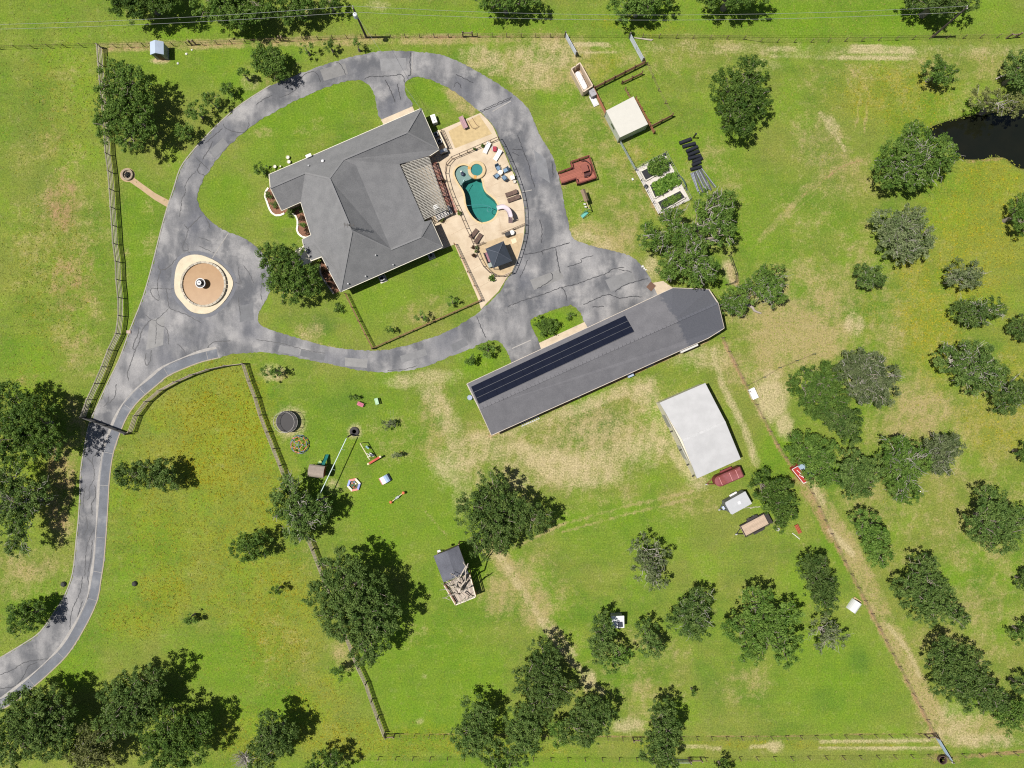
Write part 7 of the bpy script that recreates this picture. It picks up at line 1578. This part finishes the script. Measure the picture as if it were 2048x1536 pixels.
HX = [M('box_white', (.74, .66, .50), .7), M('box_blue', (.24, .28, .55), .7), M('box_pink', (.60, .22, .20), .7)]
cols = [HX[0], HX[2], HX[1], HX[0], HX[2], HX[1]]
hx = [(R_ * math.cos(s), R_ * math.sin(s)) for s in np.arange(6) * math.pi / 3 + .22]; hi_ = [(x * .68, y * .68) for x, y in hx]
for i in range(6):
    j = (i + 1) % 6
    MB(q).prism([hx[i], hx[j], hi_[j], hi_[i]], .30, .36).prism([hx[i], hx[j], (hx[j][0] * .95, hx[j][1] * .95), (hx[i][0] * .95, hx[i][1] * .95)], 0, .30).build('side_board', cols[i], t)
MB(q).prism([(x * .9, y * .9) for x, y in hx], 0, .1).build('fill', M('dark_fill', (.10, .11, .05), .95, .5, 6), t)
for k in range(6): s = k * 1.05 + .4; MB(q).lathe((.38 * math.cos(s) * rng.uniform(.5, 1.1), .38 * math.sin(s), .1), [(.1, 0), (.12, .08), (.02, .12)], 8).build('toy', (HX + [GRN, RS, DARKM])[k], t)
q = P(771, 958); t = thing('striped_rocker', 'arched climbing bridge with pink, white and blue boards', 'climbing frame', q); a = pang(22, -12)
SC_ = [M('board_pink', (.55, .20, .26), .7), M('board_white', (.72, .68, .66), .7), M('board_sky', (.30, .40, .58), .7), M('board_navy', (.035, .05, .09), .7)]
for i in range(8):
    s0, s1 = math.pi * (1 - i / 8), math.pi * (1 - (i + 1) / 8); r_ = .88
    p0, p1 = (r_ * math.cos(s0), .75 * math.sin(s0)), (r_ * math.cos(s1), .75 * math.sin(s1))
    MB(q, a).add([(p0[0], -.55, p0[1]), (p1[0], -.55, p1[1]), (p1[0], .55, p1[1]), (p0[0], .55, p0[1]), (p0[0] * .93, -.55, p0[1] * .93), (p1[0] * .93, -.55, p1[1] * .93), (p1[0] * .93, .55, p1[1] * .93), (p0[0] * .93, .55, p0[1] * .93)], [(0, 1, 2, 3), (7, 6, 5, 4), (0, 4, 5, 1), (1, 5, 6, 2), (2, 6, 7, 3), (3, 7, 4, 0)]).build('board', SC_[i // 2], t)
t = thing('orange_teeter', 'rocking teeter with round orange ends and yellow bar', 'seesaw', P(795, 994)); A, B = P(782.5, 1003.5) + Vector((0, 0, .35)), P(808, 984.5) + Vector((0, 0, .6)); ORG = M('orange_ball', (.62, .16, .08), .4)
bar('beam', A, B, .09, .09, M('yellow_bar', (.55, .45, .12), .5), t)
for p in (A, B): MB().lathe(p - Vector((0, 0, .22)), [(.02, 0), (.2, .08), (.24, .22), (.2, .38), (.02, .46)], 14).build('seat_ball', ORG, t, smooth=True)
MB().box((A + B) / 2 + Vector((0, 0, -.2)), (.5, .3, .45), rz=.6).build('base', M('teeter_grey', (.28, .32, .38), .5), t)
for f in (.3, .42, .58, .72): p = A.lerp(B, f); bar('handle', p + Vector((-.2, -.25, .05)), p + Vector((.2, .25, .05)), .05, .05, M('teeter_grey', (0, 0, 0)), t)
for lb, x, y, an_, m_, s_ in (('small pink bench on the play lawn', 722, 808.5, pang(14, 6), M('bench_pink', (.42, .12, .18), .7), (.95, .5)), ('small mint green bench on the play lawn', 754.5, 802.5, pang(4, 14), M('bench_mint', (.36, .52, .36), .7), (.95, .55))):
    q = P(x, y); L = frame(q, an_); t = thing('toy_bench', lb, 'bench', q)
    for i in range(3): bar('slat', L(-s_[0] / 2, -.2 + .17 * i, .42), L(s_[0] / 2, -.2 + .17 * i, .42), .15, .05, m_, t)
    bar('backrest', L(-s_[0] / 2, .28, .62), L(s_[0] / 2, .28, .62), .06, .4, m_, t)
    for x_ in (-.4, .4): bar('leg', L(x_, 0, 0), L(x_, 0, .4), .08, .45, M('bench_dark', (.05, .04, .05), .7), t)

# ================================================================ TREEHOUSE WITH DEAD TREE
q = P(902, 1127); KT = dict(a=(867, 1112, 4.3), b=(894, 1101.5, 4.9), c=(917, 1091.5, 4.3), d=(937, 1147, 4.3), e=(911, 1155.5, 4.9), f=(887, 1165, 4.3))
t = thing('treehouse', 'dark-roofed treehouse cabin on posts', 'treehouse', P(905, 1120)); TR = shingle_mat('treehouse_shingles', (.125, .13, .155), (.08, .083, .10))
mb, bnd = roof_from([['a', 'b', 'e', 'f'], ['b', 'c', 'd', 'e']], KT); mb.build('roof', TR, t)
tf = offset_poly([tuple(P(*KT[k_])[:2]) for k_ in ('a', 'c', 'd', 'f')], -.28); MB().prism(tf, 1.9, 4.2).build('wall', M('treehouse_wall', (.17, .13, .10), .85), t)
for p in tf: bar('post', (p[0], p[1], 0), (p[0], p[1], 1.95), .18, .18, WOOD, t)
q2 = P(878, 1102, 4); MB(q2, .3).box((0, 0, 0), (.45, .3, .25)).build('vent_hood', WHITE, t)
dkc = [P(889, 1167, 1.9), P(940, 1146, 1.9), P(952, 1190, 1.9), P(912, 1206, 1.9)]
t2 = thing('treehouse_deck', 'weathered timber deck of the treehouse with pale railing', 'deck', (dkc[0] + dkc[2]).xy.to_3d() / 2); DP = M('deck_plank', (.38, .32, .27), .9, .25, 3, rnd=.2)
for i in range(16): f0 = (i + .5) / 16; bar('plank', dkc[0].lerp(dkc[1], f0), dkc[3].lerp(dkc[2], f0), .2, .05, DP, t2)
for p in dkc: bar('post', (p.x, p.y, 0), (p.x, p.y, 2.9), .15, .15, WOOD, t2)
PR = M('pale_rail', (.66, .60, .50), .8)
for a_, b_ in ((dkc[3], dkc[2]), (dkc[0], dkc[3]), (dkc[1], dkc[2])):
    for z in (.45, .95): bar('rail', a_ + Vector((0, 0, z)), b_ + Vector((0, 0, z)), .12, .10, PR if a_ is dkc[3] or z > .9 else WOOD, t2)
sA, sB = P(889, 1172, 1.5), P(908, 1203, 1.0)
for i in range(9): p = dkc[0].lerp(dkc[3], (i + .7) / 10) + Vector((-.12, .05, .04)); bar('stair_tread', p + Vector((-.1, .0, 0)), p + Vector((.32, -.12, 0)), .22, .05, M('red_brown_tread', (.13, .05, .04), .85), t2)
bc = P(919, 1179, 2.0); base = Vector((bc.x, bc.y, 0)); t = thing('dead_tree', 'bare silver dead tree growing through the treehouse deck', 'tree', base); DW = M('dead_wood', (.48, .42, .36), .9, .25, 4)
pp = [(bent((base.x, base.y, 0), (base.x + .1, base.y + .1, 3.6), 5, .03), np.linspace(.42, .34, 5))]
for (x, y, z, r_, z0) in ((926, 1124, 7.6, .17, 3.2), (936, 1127, 8.0, .16, 3.4), (903, 1148, 5.2, .12, 3.0), (892, 1162, 4.6, .13, 3.0), (890, 1177, 4.2, .11, 2.9), (885, 1196, 4.6, .10, 2.8), (943, 1170, 6.6, .15, 3.2), (918, 1150, 6.6, .12, 3.3), (922, 1208, 4.6, .10, 2.8), (910, 1153, 5.5, .09, 3.4), (935, 1200, 4.0, .12, 2.8)):
    e = P(x, y, z); st = np.array((base.x, base.y, z0)); path = bent(st, e, 6, .07); pp.append((path, np.linspace(r_, r_ * .45, 6)))
    for _ in range(2): m_ = path[rng.integers(3, 5)]; pp.append((bent(m_, m_ + rng.normal(0, .55, 3) + np.array([0, 0, .5]), 4, .1), np.linspace(r_ * .5, r_ * .2, 4)))
Vt, Ft = tube_np(pp, 7); me = mesh_np('trunk', Vt - np.array(base), Ft, True); me.materials.append(DW); link('trunk', me, t)

# ================================================================ TRAILERS
def wheel(L, x, y, r, t, w=.22):
    ax = L(x, y + w / 2, r) - L(x, y - w / 2, r); c = L(x, y, r)
    tyre = MB().tube([c - ax * .5, c - ax * .42, c + ax * .42, c + ax * .5], [r * .88, r, r, r * .88], 16).build('wheel', M('tyre_rubber', (.025, .025, .027), .8), t)
    MB().tube([c - ax * .53, c + ax * .53], r * .55, 12).build('rim', M('wheel_rim', (.45, .45, .46), .4, metal=.5), tyre)
def hitch(L, x0, x1, y, z, t, mat):
    for s_ in (-1, 1): bar('drawbar', L(x0, s_ * y, z), L(x1, 0, z), .09, .1, mat, t)
    c = L(x1 + .05, 0, 0); MB().tube([c + Vector((0, 0, .02)), c + Vector((0, 0, .75))], .05, 8).build('jack', M('jack_grey', (.4, .4, .42), .5), t)
    MB().box(L(x1 - .08, 0, z + .06), (.22, .16, .14)).build('coupler', M('jack_grey', (0, 0, 0)), t)
# red horse trailer
fr_, bk_ = P(1424, 962), P(1474, 940.5); q = (fr_ + bk_) / 2; a = math.atan2(bk_.y - fr_.y, bk_.x - fr_.x); L = frame(q, a); hl = (bk_ - fr_).length / 2 + .1; hw = .80
t = thing('horse_trailer', 'faded red horse trailer with a rounded nose', 'trailer', q)
HRED = M('faded_red', (.17, .035, .038), .55, .2, 2); HROOF = bpy.data.materials.new('faded_red_roof'); g = NG(HROOF)
c = g.mix(g.ramp(g.noise(.8, 4), .35, .65), (.185, .048, .045), (.24, .08, .085)); c = g.mix(g.ramp(g.noise(2.2, 4, .7), .6, .72, 0, .7), c, (.34, .08, .04)); g.surf(g.bsdf(c, .5))
nose = [(-hl + .75 - .75 * math.sin(s), hw * math.cos(s)) for s in np.linspace(0, math.pi, 9)]
pl = [(hl, -hw), (hl, hw)] + nose
MB(q, a).prism(pl, .45, 2.05).build('body', HRED, t)
rp = [(x * 1.01, y * 1.02) for x, y in pl]; ri = [(x * .93, y * .82) for x, y in pl]; n = len(rp)
MB(q, a).add([(x, y, 2.05) for x, y in rp] + [(x, y, 2.22) for x, y in ri], [(i, (i + 1) % n, (i + 1) % n + n, i + n) for i in range(n)] + [tuple(range(n, 2 * n))]).build('roof', HROOF, t)
for s_ in (-1, 1):
    MB(q, a).box((.35, s_ * (hw + .1), .75), (1.7, .28, .12)).box((.35, s_ * (hw + .1), .68), (1.9, .26, .05)).build('fender', HRED, t)
    for x in (-.1, .8): wheel(L, x, s_ * (hw + .08), .34, t)
for x in (-hl + .8, .3, 1.3): bar('roof_band', L(x, -hw * .8, 2.235), L(x, hw * .8, 2.235), .06, .03, M('band_pink', (.55, .26, .26), .5), t)
hitch(L, -hl + .3, -hl - .95, .5, .5, t, HRED)
bar('rear_door', L(hl + .03, -hw * .9, 1.2), L(hl + .03, hw * .9, 1.2), .05, 1.4, M('door_red', (.18, .04, .04), .6), t)
# white box trailer
fr_, bk_ = P(1450, 1011), P(1486, 991); q = (fr_ + bk_) / 2; a = math.atan2(bk_.y - fr_.y, bk_.x - fr_.x); L = frame(q, a); hl, hw = 1.65, 1.0
t = thing('cargo_trailer', 'white enclosed cargo trailer under the oak', 'trailer', q)
MB(q, a).prism([(hl, -hw), (hl, hw), (-hl, hw), (-hl - .12, hw * .8), (-hl - .12, -hw * .8), (-hl, -hw)], .4, 2.1).build('body', M('trailer_side', (.16, .165, .18), .5), t)
MB(q, a).prism([(hl + .03, -hw - .03), (hl + .03, hw + .03), (-hl, hw + .03), (-hl - .15, hw * .8), (-hl - .15, -hw * .8), (-hl, -hw - .03)], 2.1, 2.2).build('roof', M('trailer_roof', (.43, .44, .455), .45, .08, 2, stain=(.36, .36, .36)), t)
MB(q, a).box((.1, 0, 2.22), (.4, .4, .06)).build('roof_vent', M('vent_white', (.6, .6, .62), .5), t)
for s_ in (-1, 1): MB(q, a).box((.2, s_ * (hw + .12), .72), (1.2, .26, .08)).build('fender', WHITE, t); wheel(L, .2, s_ * (hw + .1), .33, t)
hitch(L, -hl - .1, -hl - 1.0, .6, .45, t, M('frame_navy', (.05, .06, .09), .6)); MB(q, a).box((-hl - .4, 0, .6), (.35, .5, .25)).build('battery_box', M('box_bluegrey', (.35, .4, .5), .5), t)
bar('rear_door', L(hl + .02, -hw * .92, 1.25), L(hl + .02, hw * .92, 1.25), .04, 1.6, M('trailer_door', (.5, .5, .52), .5), t)
# flat utility trailer
fr_, bk_ = P(1484.5, 1062.5, .6), P(1532, 1037.5, .6); q = ((fr_ + bk_) / 2).xy.to_3d(); a = math.atan2(bk_.y - fr_.y, bk_.x - fr_.x); L = frame(q, a); hl, hw = (bk_ - fr_).length / 2, .85
t = thing('utility_trailer', 'flat utility trailer with a tan plank bed', 'trailer', q); TP = M('trailer_plank', (.42, .32, .24), .85, .15, 3); TF = M('trailer_frame', (.035, .03, .03), .6)
for i in range(9): bar('bed_plank', L(-hl, -hw + .094 + .189 * i, .6), L(hl, -hw + .094 + .189 * i, .6), .18, .05, TP, t)
for s_ in (-1, 1):
    bar('side_frame', L(-hl, s_ * (hw + .05), .6), L(hl, s_ * (hw + .05), .6), .09, .16, TF, t); bar('top_rail', L(-hl, s_ * (hw + .06), 1.0), L(hl, s_ * (hw + .06), 1.0), .06, .06, TF, t)
    for x in np.linspace(-hl, hl, 6): bar('stake', L(x, s_ * (hw + .06), .5), L(x, s_ * (hw + .06), 1.0), .05, .05, TF, t)
    for x in (-.25, .6): wheel(L, x, s_ * (hw + .26), .33, t)
    MB(q, a).box((.18, s_ * (hw + .26), .72), (1.8, .3, .06)).build('fender', TF, t)
bar('front_rail', L(-hl, -hw, 1.0), L(-hl, hw, 1.0), .06, .06, TF, t)
for i in range(5): bar('ramp_bar', L(hl + .1 + .08 * i, -hw, .62 + .16 * i), L(hl + .1 + .08 * i, hw, .62 + .16 * i), .12, .08, TF, t)
hitch(L, -hl, -hl - .95, .5, .5, t, TF)
# clutter by the oak
q = P(1594, 1057); t = thing('red_bench', 'rusty red bench on the grass right of the trailers', 'bench', q); a = pang(9, 18); L = frame(q, a)
for i in range(3): bar('slat', L(-.7, -.2 + .2 * i, .42), L(.7, -.2 + .2 * i, .42), .16, .04, M('rust_red', (.33, .08, .04), .8), t)
for x in (-.55, .55): bar('leg', L(x, 0, 0), L(x, 0, .4), .08, .4, M('rust_dark', (.12, .04, .03), .8), t)
q = P(1592, 1072); simple('white_pole', 'bent white pole on the grass below the red bench', 'pole', MB().tube([P(1584, 1066) + Vector((0, 0, .07)), P(1592, 1072) + Vector((0, 0, .1)), P(1599, 1078) + Vector((0, 0, .07))], .06, 6), WHITE, 1592, 1072)
q = P(1554, 1058); simple('white_bucket', 'white bucket at the edge of the trailer oak', 'bucket', MB(q).lathe((0, 0, 0), [(.2, 0), (.25, .42), (.22, .42), (.18, .05), (.01, .05)], 12), WHITE, 1554, 1058)
t = thing('fallen_branch', 'thin fallen branch behind the cargo trailer', 'branch', P(1500, 1016)); pp = [(bent(P(1483, 1017) + Vector((0, 0, .06)), P(1520, 1013) + Vector((0, 0, .08)), 8, .04), np.linspace(.03, .06, 8)), (bent(P(1500, 1017) + Vector((0, 0, .07)), P(1512, 1012) + Vector((0, 0, .2)), 5, .06), np.linspace(.05, .02, 5))]
Vt, Ft = tube_np(pp, 5); me = mesh_np('limb', Vt - np.array(P(1500, 1016)), Ft, True); me.materials.append(DW); link('limb', me, t)
t = thing('bare_limb', 'thick pale fallen limb off the barn end', 'log', P(1500, 618)); pp = [(bent(P(1480, 606) + Vector((0, 0, .25)), P(1521, 627) + Vector((0, 0, .3)), 7, .05), np.linspace(.34, .12, 7)), (bent(P(1494, 612) + Vector((0, 0, .3)), P(1502, 604) + Vector((0, 0, 1.0)), 4, .06), np.linspace(.15, .06, 4))]
Vt, Ft = tube_np(pp, 8); me = mesh_np('limb', Vt - np.array(P(1500, 618)), Ft, True); me.materials.append(M('grey_log', (.36, .31, .27), .9, .25, 4)); link('limb', me, t)
t = thing('leaning_trunk', 'pale bare trunk leaning out beside the pond tree', 'log', P(2000, 150)); pp = [(bent(P(2030, 142) + Vector((0, 0, 1.2)), P(1990, 159) + Vector((0, 0, .15)), 6, .02), np.linspace(.2, .1, 6))]
Vt, Ft = tube_np(pp, 8); me = mesh_np('limb', Vt - np.array(P(2000, 150)), Ft, True); me.materials.append(M('grey_log', (0, 0, 0))); link('limb', me, t)
q = P(1882, 1517); t = thing('steel_ring', 'rusty steel ring standing by the bottom right gate', 'ring', q)
MB(q).lathe((0, 0, 0), [(.62, 0), (.66, .5), (.60, .52), (.54, .5), (.52, .02), (.62, 0)], 22).build('ring', M('rust_ring', (.10, .065, .05), .8), t)
q = P(1898, 1518); simple('marker_stake', 'white-capped stake beside the bottom right gate', 'stake', MB(q).lathe((0, 0, 0), [(.06, 0), (.06, .8), (.16, .82), (.16, .95), (.02, 1.0)], 10), WHITE, 1898, 1518)
q = P(1302, 573); simple('rubber_mat', 'brown square mat on the asphalt at the barn corner', 'mat', MB(q, pang(14, 12)).box((0, 0, .06), (1.0, 1.1, .04)).box((0, 0, .085), (.85, .95, .02)), M('mat_brown', (.12, .07, .05), .9), 1302, 573)
q = P(1285, 533); simple('stone_heap', 'small heap of white stones at the driveway corner', 'stones', MB(q).box((0, 0, .12), (.4, .35, .3), rz=.4, taper=.6).box((.25, -.3, .1), (.35, .3, .25), rz=1.1, taper=.6).box((.5, -.5, .08), (.3, .25, .2), rz=.2, taper=.6), WHITE, 1285, 533)
for lb, x, y, s_ in (('small white stone right of the metal shed', 373, 108, .3), ('white stone further right of the metal shed', 384, 100, .22), ('white stone below the metal shed', 356, 127, .3)):
    q = P(x, y); simple('white_stone', lb, 'stone', MB(q).lathe((0, 0, 0), [(s_ * .5, 0), (s_ * .6, s_ * .25), (s_ * .3, s_ * .5), (.01, s_ * .55)], 7), WHITE, x, y)
for lb, x, y in (('dark boulder on the grass inside the drive bend', 128, 1168), ('dark boulder in the paddock right of the drive bend', 270, 1167)):
    q = P(x, y); simple('boulder', lb, 'boulder', MB(q).lathe((0, 0, -.05), [(.28, 0), (.42, .2), (.3, .42), (.12, .5), (.01, .5)], 8), M('dark_rock', (.05, .05, .045), .9, .3), x, y)
q = P(1240, 361); simple('salt_block', 'small white block on the grass left of the kitchen garden', 'block', MB(P(1265, 359)).box((0, 0, .12), (.25, .35, .24), rz=.3, taper=.9).box((0, 0, .25), (.15, .2, .03), rz=.3), WHITE, 1265, 359)
